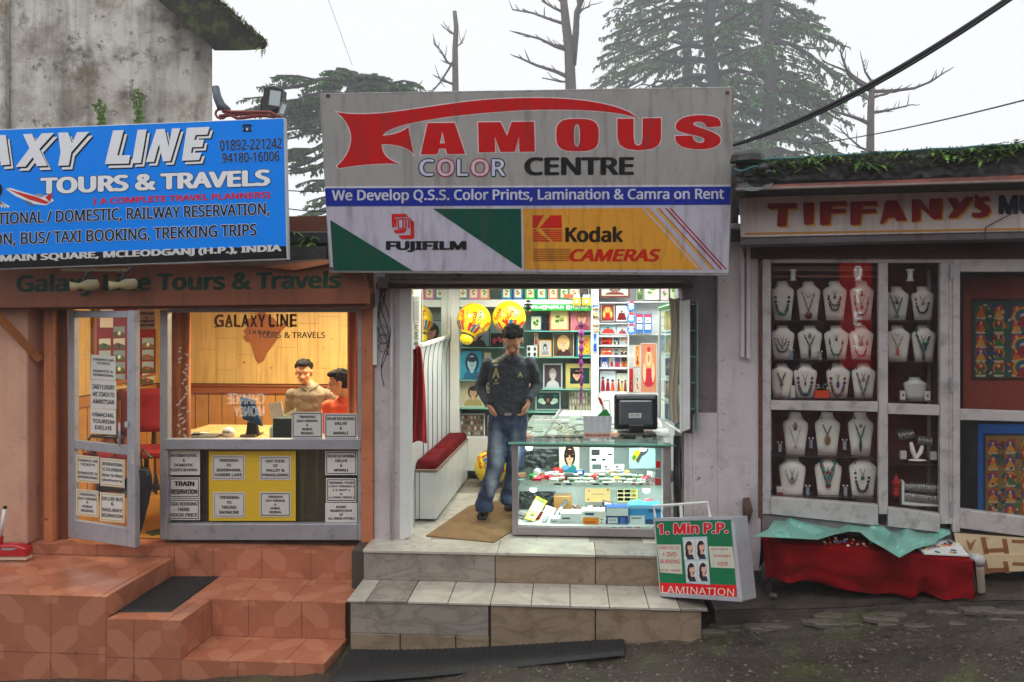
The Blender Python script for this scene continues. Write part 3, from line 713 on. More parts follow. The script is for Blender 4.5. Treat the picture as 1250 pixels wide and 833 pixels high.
notice(GL, 397, 614, 436, 638, ['ROOMS', 'RESERVATION', 'OF', 'ALL INDIA HOTELS'], 'lowest notice on the right of the window reading Rooms Reservation', border=False)
notice(GL, 356, 503, 394, 535, ['TREKKING', 'DAY HIKING', '&', 'HORSE', 'RIDING'], 'notice reading Trekking Day Hiking & Horse Riding standing on the middle rail', d=-.03)
notice(GL, 396, 505, 436, 535, ['DELUXE BUS BOOKING', 'DELHI', '&', 'MANALI'], 'notice reading Deluxe Bus Booking standing at the right end of the middle rail', d=-.03)
# wooden counter front seen behind the lower pane
obj('counter', MB().box(FX(203, .12), FX(452, .12), .09, .13, -.07, FZ(541, .1)), M('dark_green_timber', (66, 56, 32), rough=.5, var=.3, vs=12, streak=[(30, 1, .5, .6, (100, 92, 60), .5)]), ag, label='dark wooden counter front')

# open door
d0 = FP.at(83.5, 500, .0); d1 = V((G(164.5, 669, -.02).x, G(164.5, 669, -.02).y, 0)); dv = (d1-V((d0.x, d0.y, 0))); dv.z = 0
DP = Pl((d0.x, d0.y, 0), V((dv.y, -dv.x, 0)) if dv.y*0-dv.x < 0 else V((-dv.y, dv.x, 0)))
if DP.n.y > 0: DP.n = -DP.n
dr = thing('shop_door', 'half open aluminium glass door of the travel agency with paper notices on it', 'door', (d0.x, d0.y, -.03))
def dq(x0, ya0, yb0, x1, ya1, yb1, t=.045, d=0): return [(x0, ya0), (x1, ya1), (x1, yb1), (x0, yb1 if False else yb0)]
bot = lambda x: 656 + (x-83)*13/81.
obj('hinge_stile', MB().quad(DP, [(83, 379), (90.5, 379), (90.5, bot(90.5)), (83, bot(83))], .045), ALU, dr, bevel=.003)
obj('lock_stile', MB().quad(DP, [(155, 379), (165, 379), (165, bot(165)), (155, bot(155))], .045), ALU, dr, bevel=.003)
obj('top_rail', MB().quad(DP, [(90.7, 379.5), (154.8, 379.5), (154.8, 388), (90.7, 388)], .043), ALU, dr, bevel=.003)
mr = lambda x: (x-83)*.11
obj('middle_rail', MB().quad(DP, [(90.7, 537+mr(90)), (154.8, 537+mr(154)), (154.8, 548+mr(154)), (90.7, 547.5+mr(90))], .043), ALU, dr, bevel=.003)
obj('bottom_rail', MB().quad(DP, [(90.7, 635.5), (154.8, 645), (154.8, bot(154.8)), (90.7, bot(90.7))], .043), ALU, dr, bevel=.003)
obj('door_pane', MB().quad(DP, [(90, 387.5), (155.2, 387.5), (155.2, 546), (90, 539)], .005, -.02), WINGL, dr)
obj('door_pane', MB().quad(DP, [(90, 547), (155.2, 555), (155.2, 646), (90, 637)], .005, -.02), WINGL, dr)
mb = MB().tube([DP.at(146, 517, .0), DP.at(146, 517, .05), DP.at(146, 543, .05), DP.at(146, 543, .0)], .008, 8)
obj('pull_handle', mb, ALU, dr, smooth=True)
obj('lock_plate', MB().quad(DP, [(152, 515), (156, 515), (156, 522), (152, 522)], .01, .01), ALU2, dr)
obj('lock_plate', MB().quad(DP, [(159.5, 549), (163.5, 549.5), (163.5, 567), (159.5, 566)], .01, .008), ALU2, dr)
g2 = 'paper notices on the open door'
sheet = [(111, 433, 141, 463, ['CHEAPEST AIR', 'TICKETS', '', 'DOMESTIC &', 'INTERNATIONAL'], 'top notice of the strip on the door reading Cheapest Air Tickets'),
         (110.5, 463.5, 142, 498, ['DAILY LUXURY', 'A/C COACH TO', 'AMRITSAR'], 'middle notice of the strip on the door reading Daily Luxury A/C Coach to Amritsar'),
         (110.5, 498.5, 141.5, 529, ['HIMACHAL', 'TOURISM', 'DELHI'], 'lowest notice of the strip on the door reading Himachal Tourism Delhi')]
for s_ in sheet: notice(DP, *s_[:4], s_[4], s_[5], d=.004, border=False, skew=2, group=g2, bold=.02, ink=(70, 66, 72))
for x0, y0, x1, y1, ls, lb in ((93, 555.5, 121, 588, ['CHEAPEST AIR', 'TICKETS', '', 'DOMESTIC &', 'INTERNATIONAL'], 'yellow edged notice on the door, upper left of four, reading Cheapest Air Tickets'),
                           (122.5, 559, 152, 593, ['INTERNATIONAL', 'COURIER', 'door to door', 'delivery'], 'yellow edged notice on the door, upper right of four, reading International Courier'),
                           (93, 597, 120, 629, ['TREKKING', 'DAY HIKING', '&', 'HORSE', 'RIDING'], 'yellow edged notice on the door, lower left of four, reading Trekking Day Hiking'),
                           (122, 601, 152, 636, ['DELUXE BUS', '&', 'RAILWAY', 'RESERVATION'], 'yellow edged notice on the door, lower right of four, reading Railway Reservation')):
    o = notice(DP, x0, y0, x1, y1, ls, lb, d=-.012, skew=2.5, group=g2, ink=(60, 58, 66), bold=.02, bc=(196, 168, 60))
# folded umbrella hanging on the door edge
up_ = FY(-.22)
mb = MB()
tipz = up_.at(169, 654)
base = [up_.at(x, y) for x, y in ((158, 598), (160, 582), (172, 572), (184, 572), (190, 584), (192, 600))]
um = thing('umbrella', 'folded black umbrella hanging from the edge of the open door', 'umbrella', tipz)
rings = []
for i in range(9):
    a = i/8; px = 169+(174-169)*a; py = 653-(653-572)*a; wdt = 2+15*a**.8 if a < .8 else 14-6*(a-.8)/.2
    ctr = up_.at(px, py); rings.append((ctr, wdt/155*RT+V((0, 0, .012*sin(i*3))), V((0, .05*a+.01, 0))))
obj('canopy', MB().loft(rings, 9), M('umbrella_cloth', (34, 34, 38), rough=.55, var=.25, vs=20, bump=.3), um)
mb = MB().prism([up_.at(149, 589), up_.at(158, 580), up_.at(164, 612), up_.at(163, 622)], (0, .01, 0)).prism([up_.at(189, 575), up_.at(193, 588), up_.at(191, 604), up_.at(186, 600)], (0, .01, 0))
obj('loose_flap', mb, DARK, um)
obj('handle', MB().tube([up_.at(174, 574), up_.at(172, 560), up_.at(174, 548), up_.at(181, 556), up_.at(186, 560)], .008, 8), M('green_plastic', (20, 92, 62), rough=.3), um, smooth=True)

# ---------------------------------------------------------------- travel agency room
BY = 2.6
LX = FX(190, BY); RXX = FX(470, .3); ZT = 2.2
WAIN = M('pine_wainscot', (196, 140, 72), rough=.45, var=.12, vs=6, streak=[(50, 2, .45, .7, (160, 104, 48), .4)])
obj('room_shell', MB().box(LX-.1, LX-.02, .31, BY+.1, -.07, ZT).box(LX-.02, RXX+.06, BY+.02, BY+.1, -.07, ZT).box(LX-.1, RXX+.1, .2, BY+.1, ZT, ZT+.08), M('pine_dark_backing', (120, 78, 38), rough=.7), ag)
obj('partition', MB().box(RXX, RXX+.06, .36, BY+.02, -.07, ZT), M('cream_partition', (206, 190, 150), rough=.6), ag)
obj('floor', MB().box(LX-.02, RXX, yA+.2, BY+.02, -.12, -.068), M('ochre_lino', (190, 136, 62), rough=.35, var=.1), ag)
rnd = random.Random(11)
zrail = FZ(474, BY)
def planks(x0, x1, fn, zlo, zhi, w=.24):
    x = x0; k = 0
    while x < x1-.02:
        x2 = min(x+w, x1); z = zlo; 
        z2 = zlo + rnd.uniform(.15, .5)
        while z < zhi-.01:
            z2 = min(z2, zhi)
            fn(x+.0015, x2-.0015, z+.0015, z2-.0015); z = z2; z2 = z+rnd.uniform(.35, .6)
        x = x2; k += 1
planks(LX, RXX, lambda a, b, c, d: obj('plank', MB().box(a, b, BY+rnd.uniform(-.002, .002), BY+.02, c, d), PINE, ag), zrail+.03, ZT)
planks(.31, BY, lambda a, b, c, d: obj('plank', MB().box(LX-.02, LX+rnd.uniform(-.002, .002), a, b, c, d), PINE, ag), zrail+.03, ZT)
x = LX
while x < RXX-.05:
    obj('wainscot_board', MB().box(x+.005, x+.15, BY-.001, BY+.02, -.07, zrail-.05), WAIN, ag); x += .158
y = .35
while y < BY-.05:
    obj('wainscot_board', MB().box(LX-.02, LX+.001, y+.005, y+.15, -.07, zrail-.05), WAIN, ag); y += .158
obj('chair_rail', MB().box(LX+.031, RXX, BY-.03, BY+.01, zrail-.08, zrail+.02).box(LX+.031, RXX, BY-.05, BY-.03, zrail, zrail+.02), M('varnished_rail', (150, 84, 40), rough=.4, var=.15), ag, bevel=.003)
obj('chair_rail', MB().box(LX, LX+.03, .33, BY, zrail-.08, zrail+.02), M('varnished_rail2', (176, 120, 60), rough=.4, var=.15), ag, bevel=.003)
# map of India on the back wall
bp = FY(BY-.01)
ind = [(311, 377), (322, 376), (325, 384), (333, 388), (340, 396), (352, 392), (349, 398), (345, 402), (340, 408), (338, 414), (331, 424), (325, 432), (322, 440), (316.5, 443.5), (312, 437), (308, 424), (305.5, 417), (301, 417), (297, 411), (301, 409), (297, 404), (302, 399), (297, 394), (303, 389), (311, 388), (314, 383)]
o = obj('wall_map', MB().quad(bp, ind, .012, .012, c=(160, 92, 42)), CLOTHP, None, 'brown wooden map of a country on the pine wall behind the glass lettering', 'wall map')
obj('lettering', MB().text(bp, 'I N D I A', 304, 403.5, 330, 408, (70, 36, 14), d=.016, bold=.02), PAINT, o)
# curtains
def curtain(pl, x0, x1, y0, y1, name, label, mats, pl_d=0, folds=4, amp=.02, taper=None, nu=32, parent=None, cat='curtain', c=None):
    def fn(u, v):
        a = x0+(x1-x0)*u; yy = y0+(y1-y0)*v
        if taper: a = taper(u, v)
        return pl.at(a, yy, pl_d+amp*sin(u*folds*2*pi+.6*sin(v*3))+.2*amp*sin(v*7+u*20))
    return obj(name, MB().grid(fn, nu, 14, c), mats, parent, label, cat, smooth=True)
CUR = M('orange_curtain', (196, 112, 62), rough=.8, var=.15, vs=6, streak=[(14, .8, .5, .7, (228, 190, 160), .35)], bump=.1)
curtain(FY(.2), 207, 233, 379, 537, 'curtain', 'orange curtain with pale leaf print at the left of the window', CUR, folds=2.5)
curtain(FY(.2), 424, 441, 379, 520, 'curtain', 'narrow orange curtain gathered at the right end of the window', CUR, folds=2)
rnd2 = random.Random(4); mb = MB()
for i in range(26):
    cx = 221+rnd2.uniform(-4, 9); cy = 425+i*4.3; mb.disc(FY(.168), cx, cy, rnd2.uniform(2, 4.4), 1.3, 0, (226, 202, 180), 8, rnd2.uniform(-1, 1))
obj('leaf_print', mb, PAINT, bpy.data.objects['curtain'])
# desk with things on it
dk = thing('desk', 'office desk with a cream top behind the agency window', 'desk', (FX(330, .9), .9, -.07))
DZ = .70
obj('desk_top', MB().box(FX(222, .8), RXX-.05, .5, 1.35, DZ-.03, DZ), M('desk_laminate', (196, 160, 104), rough=.4), dk, bevel=.004)
for a in (FX(226, .8), RXX-.12):
    obj('desk_panel', MB().box(a, a+.03, .55, 1.3, -.07, DZ-.031), WAIN, dk)
def on_desk(px, py, z=DZ): return G(px, py, z)
p = on_desk(279, 533); t = thing('telephone', 'rounded white telephone at the left end of the desk', 'telephone', p)
obj('body', MB().ell(p+V((0, 0, .03)), (.06, .05, .055)), M('white_plastic', (214, 214, 206), rough=.35), t, smooth=True)
mb = MB()
for i in range(3): mb.ell(p+V((-.02+.02*i, -.047, .045)), (.006, .006, .01))
obj('keys', mb, BLACKP, t)
p = FY(.62).at(305, 500)
t = thing('computer_monitor', 'dark blue computer monitor tilted on the agency desk', 'monitor', (p.x, p.y, DZ))
mp_ = FY(.62)
obj('screen', MB().quad(mp_, [(292, 484), (309, 488), (320, 521), (296, 512)], .03, 0), M('blue_screen_back', (22, 60, 96), rough=.3, var=.2), t, bevel=.004)
obj('stand', MB().quad(mp_, [(302, 515), (312, 517), (315, 532), (300, 531)], .05, -.02), BLACKP, t)
p = on_desk(336, 534); t = thing('spray_bottle', 'pale grey bottle with a white cap on the desk beside the black box', 'bottle', p)
obj('bottle', MB().lathe(p, [(.045, 0), (.05, .02), (.05, .08), (.03, .11), (.02, .115)], 14), M('pale_plastic', (170, 186, 178), rough=.3), t, smooth=True)
obj('cap', MB().lathe(p+V((0, 0, .115)), [(.018, 0), (.018, .03), (.01, .035)], 10), WHITE, t, smooth=True)
bx = FY(.55)
obj('file_box', MB().rect(bx, 333, 511, 357, 536, .2), M('dark_teal_card', (26, 44, 44), rough=.6), None, 'dark teal file box at the middle of the desk', 'box', bevel=.003)
obj('open_book', MB().quad(FY(.8), [(328, 493), (343, 490), (347, 508), (331, 513)], .006, 0, c=(226, 216, 196)).quad(FY(.82), [(344, 508), (361, 498), (361, 502), (346, 513)], .006, 0, c=(240, 222, 180)), PAINT, None, 'open white book leaning on the desk in front of the standing man', 'book')
mb = MB()
for x0, y0, x1, y1, c_ in ((228, 519, 262, 524, (170, 146, 100)), (240, 527, 270, 532, (214, 206, 190)), (256, 530, 292, 534, (90, 86, 80)), (316, 524, 334, 528, (120, 108, 80))):
    mb.box(G(x0, 525, DZ).x, G(x1, 525, DZ).x, .6+(524-y0)*.02, .8+(524-y0)*.02, DZ, DZ+.02, c_)
obj('paper_stack', mb, PAINT, None, 'loose papers and folders spread over the left of the desk', 'papers')
# office chairs, notice board in the door gap
def chair(p, rz, label):
    t = thing('office_chair', label, 'chair', p, 'red office chairs in the travel agency'); R = Matrix.Rotation(rz, 3, 'Z')
    rm = M('red_upholstery', (150, 26, 30), rough=.8, var=.15, vs=10, bump=.2, bs=150) if 'ru' not in _mc else _mc['ru']; _mc['ru'] = rm
    W_ = lambda x, y, z: p+R @ V((x, y, z))
    obj('seat', MB().obox(W_(0, 0, .45), .24, .23, .04, R), rm, t, bevel=.025)
    bb = [(W_(0, .22+.03*sin(q), .62+.075*i), R @ V((.2+.05*sin(pi*i/6), 0, 0)), R @ V((0, .03, 0))) for i, q in enumerate([0, .5, 1, 1.5, 2, 2.5, 3])]
    obj('backrest', MB().loft(bb, 14), rm, t, smooth=True)
    obj('stem', MB().tube([W_(0, 0, .42), W_(0, 0, .1)], .025, 8).tube([W_(0, .2, .42), W_(0, .24, .7)], .02, 6), BLACKP, t)
    for s_ in (-1, 1): obj('armrest', MB().tube([W_(.26*s_, .2, .62), W_(.26*s_, -.1, .66), W_(.26*s_, -.14, .6), W_(.25*s_, -.05, .46)], .018, 6), BLACKP, t, smooth=True)
    for k in range(5):
        a = k*2*pi/5; obj('base_leg', MB().tube([W_(0, 0, .09), W_(.27*cos(a), .27*sin(a), .04)], [.025, .015], 6), BLACKP, t)
chair(V((FX(179, 1.6), 1.6, -.07)), .2, 'red office chair seen in the gap between the open door and the window')
chair(V((FX(121, 1.5), 1.5, -.07)), -.9, 'red office chair seen through the glass of the open door')
LW = Pl((LX+.012, 0, 0), (1, 0, 0))
nb = thing('notice_board', 'dark red notice board covered with landscape photos on the side wall', 'notice board', LW.at(150, 466))
obj('panel', MB().quad(LW, [(118, 377), (190, 378), (190, 455), (118, 472)], .015, .02, c=(122, 20, 34)), PAINT, nb)
obj('frame', MB().quad(LW, [(115.5, 377), (118, 377), (118, 475), (115.5, 476)], .03, .03).quad(LW, [(118, 472), (190, 455), (190, 458), (118, 476)], .03, .03), M('bamboo_frame', (150, 96, 40), rough=.5), nb)
k = 0
for r_ in range(5):
    for c_ in range(4):
        if r_ == 0 and c_ in (0, 3): continue
        x0 = 121+c_*17.5; y0 = 398+r_*14.5 + (190-x0)*.02; 
        cc = rnd2.choice([(150, 176, 196), (196, 206, 210), (120, 150, 170)]); gg = rnd2.choice([(70, 100, 60), (110, 110, 90), (80, 84, 60)])
        mb = MB().quad(LW, [(x0, y0), (x0+14, y0-.5), (x0+14, y0+12), (x0, y0+12.5)], .001, .024, c=cc).quad(LW, [(x0, y0+7), (x0+5, y0+5), (x0+14, y0+8), (x0+14, y0+12), (x0, y0+12.5)], 0, .0255, gg)
        mb.disc(LW, x0+7, y0+8, 2, 2.5, .0262, rnd2.choice([(200, 60, 50), (230, 230, 220), (40, 50, 90)]), 7)
        obj('pinned_photo', mb, PAINT, nb)
notice(LW, 122, 378, 138, 400, ['', ''], 'plain white sheet pinned at the top of the red notice board', d=.026, border=False)
notice(FY(.5), 168, 378, 190, 402, ['INTERNATIONAL', '&', 'DOMESTIC', 'FLIGHTS BOOKING'], 'white notice hanging at the top of the gap beside the open door', border=False, d=0)
obj('small_mat', MB().prism([G(178, 650, -.066), G(196, 646, -.066), G(196, 652, -.066), G(186, 654, -.066)], (0, 0, .006)), M('dark_green_mat', (24, 70, 44), rough=.9), None, 'corner of a dark green mat on the agency floor by the door', 'mat')
# warm ceiling light
tl = thing('tube_light', 'warm ceiling tube light inside the travel agency room', 'lamp', (-2.2, 1.2, 2.1))
EMW = bpy.data.materials.new('warm_tube'); EMW.use_nodes = True; bb = EMW.node_tree.nodes['Principled BSDF']; bb.inputs['Base Color'].default_value = (1, .9, .7, 1)
bb.inputs['Emission Color'].default_value = (1, .72, .38, 1); bb.inputs['Emission Strength'].default_value = 6
obj('housing', MB().box(-3.0, -1.2, 1.15, 1.25, 2.16, 2.19), WHITE, tl); obj('tube', MB().tube([(-2.95, 1.2, 2.13), (-1.25, 1.2, 2.13)], .018, 8), EMW, tl)
def area(name, loc, sx, sy, e_, col, rot=(0, 0, 0)):
    l = bpy.data.lights.new(name, 'AREA'); l.shape = 'RECTANGLE'; l.size = sx; l.size_y = sy; l.energy = e_; l.color = col
    o = bpy.data.objects.new(name, l); COL.objects.link(o); o.location = loc; o.rotation_euler = rot; return o
area('agency_light', (-2.1, 1.1, 2.1), 2.2, .5, 150, (1, .88, .60))
# ---------------------------------------------------------------- photo shop
ps = thing('photo_shop', 'open fronted photo shop with white panelled walls, shelves and a rolled shutter', 'shop', (.2, .5, 0))
PB = 2.5
wL0 = FX(489, .02); wL1 = FX(553.5, PB); RX2 = FX(846, .3)+.55
BW = FY(PB)
def sx(y): return wL0+(wL1-wL0)*(y-.02)/(PB-.02)       # skewed left wall
SWn = V((PB-.02, -(wL1-wL0), 0)).normalized()
SW = Pl((wL0, .02, 0), SWn)
obj('left_wall', MB().prism([(wL0, .05, 0), (wL1, PB, 0), (wL1, PB, 2.3), (wL0, .05, 2.3)], (-.06, 0, 0)), WHITE, ps)
obj('front_jamb', MB().prism([FP.at(487.5, 352), FP.at(502, 352), FP.at(502, 654), FP.at(487.5, 662)], (0, .06, 0)), WHITE, ps, bevel=.004)
obj('back_wall', MB().box(wL1-.05, RX2+.1, PB+.03, PB+.1, 0, 2.3), WHITE, ps)
obj('right_wall', MB().box(RX2, RX2+.08, .3, PB+.05, 0, 2.3), WHITE, ps)
obj('ceiling', MB().box(wL0-.1, RX2+.1, .12, PB+.1, 2.3, 2.36), WHITE, ps)
tiles('floor_tile', ps, [(wL0-.05, .021, -.008), (RX2, .021, -.008), (RX2, PB, -.008), (wL0-.05, PB, -.008)], .42, [MAR_W, MAR_W, MAR_D], n=(0, 0, 1), u0=.3, v0=.2)
obj('floor_slab', MB().box(wL0-.1, RX2+.1, .022, PB+.1, -.3, -.0085), M('screed', (110, 104, 98)), ps)
# beam and rolled shutter
obj('shutter_beam', MB().rect(FY(-.02), 459, 345.5, 846, 352, .14), M('dark_brown_beam', (74, 58, 50), rough=.6, var=.25, vs=6), ps, bevel=.004)
SHUT = M('dusty_shutter_steel', (136, 128, 124), rough=.5, metal=.3, var=.2, streak=[(14, 1, .5, .8, (90, 78, 70), .5)], bump=.1)
mb = MB()
yy = 336.5
for i in range(4):
    p0 = FY(-.16).at(474, 331+4.2*i, 0); p1 = FY(-.16).at(834, 331+4.2*i, 0)
    mb = MB().tube([V((p0.x, -.13, p0.z)), V((p1.x, -.13, p0.z))], .017, 8); obj('shutter_slat', mb, SHUT, ps, smooth=True)
obj('shutter_box', MB().box(FX(474), FX(834), -.12, .12, FZ(344), FZ(315)), SHUT, ps)
# planking and carved lines on the left wall
for k in range(6):
    xk = 517+5.6*k; pts = []
    top = 418-(xk-515)*.30
    for i in range(9):
        a = i/8; pts.append(SW.at(xk + (5-.4*k)*sin(a*pi/2)**2*-1+5-.4*k if False else xk-(5.5-.5*k)*(1-a)**0*0 - (4.5)*(1-(1-a)**2)+4.5, top+4+ (1-cos(a*pi/2))*30, .004))
    pts = [SW.at(xk+6, top+2, .004), SW.at(xk+3, top+8, .004), SW.at(xk+1, top+18, .004), SW.at(xk, top+34, .004), SW.at(xk, 560-(xk-515)*.8, .004)]
    obj('bead_line', MB().tube(pts, .005, 5), M('grey_groove', (120, 124, 124)) if k == 0 else bpy.data.materials['grey_groove'], ps)
MIR = M('mirror_glass', (225, 232, 230), rough=.02, metal=1, var=0, bump=0)
mr_ = thing('wall_mirror', 'mirror in a white frame on the left wall reflecting a yellow inflatable', 'mirror', SW.at(533, 420))
obj('glass', MB().quad(SW, [(516, 352), (549, 352), (549, 409.5), (516, 420.5)], .006, .012), MIR, mr_)
obj('frame', MB().quad(SW, [(514.5, 420), (552, 408), (552, 411.5), (514.5, 425)], .03, .03), WHITE, mr_, bevel=.003)
obj('frame', MB().quad(SW, [(549, 350), (552, 350), (552, 408), (549, 409)], .03, .03), WHITE, mr_, bevel=.003)
sp_ = obj('switch_panel', MB().quad(SW, [(503.5, 361), (513.5, 360), (513.5, 423.5), (503.5, 427.5)], .03, .035), WHITE, None, 'narrow white switch panel above the red curtain', 'switch panel', bevel=.003)
for a, b_ in ((364, 366), (393, 395), (367, 392)): obj('switch', MB().quad(SW, [(505, a), (511.5, a), (511.5, b_), (505, b_)], .004, .039), M('switch_grey', (150, 152, 150)) if a == 364 else bpy.data.materials['switch_grey'], sp_)
mb = MB()
for i in range(30): mb.quad(SW, [(505+rnd2.random()*6, 396+i*.85), (506+rnd2.random()*6, 396+i*.85), (507+rnd2.random()*5, 397.2+i*.85), (505, 397+i*.85)], 0, .037, rnd2.choice([(120, 116, 96), (90, 90, 84), (176, 170, 140)]))
obj('pasted_list', mb, PAINT, sp_)
# red curtain
cp = FY(.42)
RED = M('red_cloth', (176, 20, 18), rough=.85, var=.2, vs=6, bump=.25, bs=160)
def rc(u, v):
    x0 = 504-6*v+1.5*sin(v*5); x1 = 514+8*v**.8+1.0*sin(v*4)
    return cp.at(x0+(x1-x0)*u, 423+117*v+1.5*sin(u*8), .03*sin(u*16+v*2)+.02*sin(v*4))
obj('red_curtain', MB().grid(rc, 40, 20), RED, None, 'long red cloth curtain hanging bunched on the left wall over the bench', 'curtain', smooth=True)
# bench
def bq(px, py): return G(px, py, 0)
bn = thing('bench', 'white planked wall bench with two dark red seat cushions', 'bench', G(533, 637, 0))
f0 = G(532, 637, 0); f1 = G(571, 585, 0); hb = .43
fl = V((sx(f0.y)+.005, f0.y, 0)); bl = V((sx(f1.y)+.005, f1.y, 0))
obj('carcass', MB().prism([fl+V((0, .015, .03)), f0+V((-.012, .015, .03)), f1+V((-.012, 0, .03)), bl+V((0, 0, .03))], (0, 0, hb-.04)), M('bench_gap', (60, 56, 54)), bn)
wv = f0.x-fl.x
for k in range(3):
    a = f0.x-.145*(k+1)+.003; b_ = f0.x-.145*k-.003
    a = max(a, fl.x)
    if b_ > a+.02: obj('plank', MB().box(a, b_, f0.y, f0.y+.014, .02, hb-.005), WHITE, bn, bevel=.002)
dd = f1-f0; n_ = 14
for k in range(n_):
    a = f0+dd*(k/n_)+dd.normalized()*.003; b_ = f0+dd*((k+1)/n_)-dd.normalized()*.003
    obj('plank', MB().prism([a+V((0, 0, .02)), b_+V((0, 0, .02)), b_+V((0, 0, hb-.005)), a+V((0, 0, hb-.005))], (-.012, 0, 0)), WHITE, bn, bevel=.0015)
obj('seat_board', MB().prism([fl+V((0, -.01, hb)), f0+V((.012, -.01, hb)), f1+V((.012, 0, hb)), bl+V((0, 0, hb))], (0, 0, .018)), M('bench_edge', (130, 112, 100)), bn)
CUSH = M('dark_red_velvet', (92, 8, 16), spec=.1, rough=.95, var=.25, vs=8, bump=.25, bs=120)
def cushion(a, b_, lbl):
    P = [fl*(1-a)+bl*a, f0*(1-a)+f1*a, f0*(1-b_)+f1*b_, fl*(1-b_)+bl*b_]
    def fn(u, v):
        p = (P[0]*(1-u)+P[1]*u)*(1-v)+(P[3]*(1-u)+P[2]*u)*v
        e_ = min(min(u, 1-u)*9, min(v, 1-v)*9, 1); 
        return p+V((0, 0, hb+.019+.075*sqrt(max(0, 1-(1-e_)**2))+.006*noise.noise(p*9)))
    obj('cushion', MB().grid(fn, 28, 28), CUSH, None, lbl, 'cushion', 'dark red bench cushions', smooth=True)
cushion(.01, .40, 'front dark red cushion on the white bench'); cushion(.41, .98, 'rear dark red cushion on the white bench')
# floor mat
pts = [G(x, y, .001) for x, y in ((520, 655), (572, 619), (598, 612), (640, 618), (640, 640), (603, 663))]
obj('floor_mat', MB().prism(pts, (0, 0, .008)), M('brown_sacking', (128, 98, 62), rough=.95, var=.25, vs=7, stain=[(9, .55, .7, (78, 56, 36), .6)], bump=.4, bs=200), None, 'worn brown sacking mat on the shop floor under the standing man', 'mat')

# ---- shelving on the back wall
shl = FY(PB-.28)
TEAL = M('grey_green_backing', (120, 140, 136), rough=.25, var=.25, vs=3, bump=.02)
sh = thing('wall_shelves', 'white shelving with glass shelves and mirrored back covering the rear wall', 'shelves', (FX(640, PB), PB, .1))
ZB_ = lambda py: BW.at(640, py).z
obj('backing', MB().rect(BW, 556, 345, 724, 538, .02, .005), TEAL, sh)
obj('backing', MB().rect(BW, 732, 345, 836, 490, .02, .005), M('white_backing', (222, 226, 226), rough=.5), sh)
def ux(px, y=PB-.28): return FX(px, y)
for a, b_ in ((549, 560.5), (721.5, 731), ): obj('upright', MB().rect(shl, a, 345, b_, 560, .27), WHITE, sh, bevel=.003)
obj('upright', MB().rect(shl, 766.5, 368, 768, 480, .25), WHITE, sh)
obj('header_board', MB().rect(shl, 560.7, 366, 721.3, 375, .03, 0), WHITE, sh, bevel=.002)
obj('base_board', MB().rect(shl, 556, 512+23, 722, 575, .25), WHITE, sh)
obj('panel', MB().rect(shl, 731.2, 481, 836, 575, .25), WHITE, sh)
for x0, x1, py in ((560.7, 640, 424), (560.7, 640, 464), (560.7, 640, 498.5), (640, 721.3, 404), (640, 721.3, 436), (640, 721.3, 475), (640, 721.3, 503), (560.7, 721, 535)):
    p0 = shl.at(x0, py); p1 = shl.at(x1, py)
    obj('glass_shelf', MB().box(p0.x, p1.x, PB-.27, PB-.02, p0.z-.01, p0.z), EDGEGL, sh)
for x0, x1, py in ((731.2, 766, 394.5), (731.2, 766, 410), (731.2, 766, 422), (731.2, 766, 434.5), (731.2, 766, 449.5), (731.2, 766, 480), (768, 834, 368), (768, 826, 408), (731.2, 766, 369), (560.7, 721, 366)):
    p0 = shl.at(x0, py); p1 = shl.at(x1, py)
    obj('shelf', MB().box(p0.x, p1.x, PB-.26, PB-.02, p0.z-.012, p0.z), WHITE, sh)
# green film strip
gs = obj('shelf_banner', MB().rect(shl, 640, 371.5, 721, 379.5, .006, .012, c=(20, 150, 50)), PAINT, None, 'green film brand strip along the top glass shelf', 'banner')
mb = MB()
for x0, t_ in ((641, 'FUJIFILM'), (667, 'FUJIFILM'), (697, 'FUJIFILM')):
    mb.text(shl, t_, x0, 373.4, x0+(21 if t_ else 5), 377.6, (236, 244, 236), d=.015, bold=.03)
for x0 in (663.5, 692.5): mb.rect(shl, x0-1, 373, x0+3.4, 378, 0, .015, (236, 244, 236)).rect(shl, x0, 374.4, x0+2.2, 376.4, 0, .016, (20, 150, 50))
obj('lettering', mb, PAINT, gs)

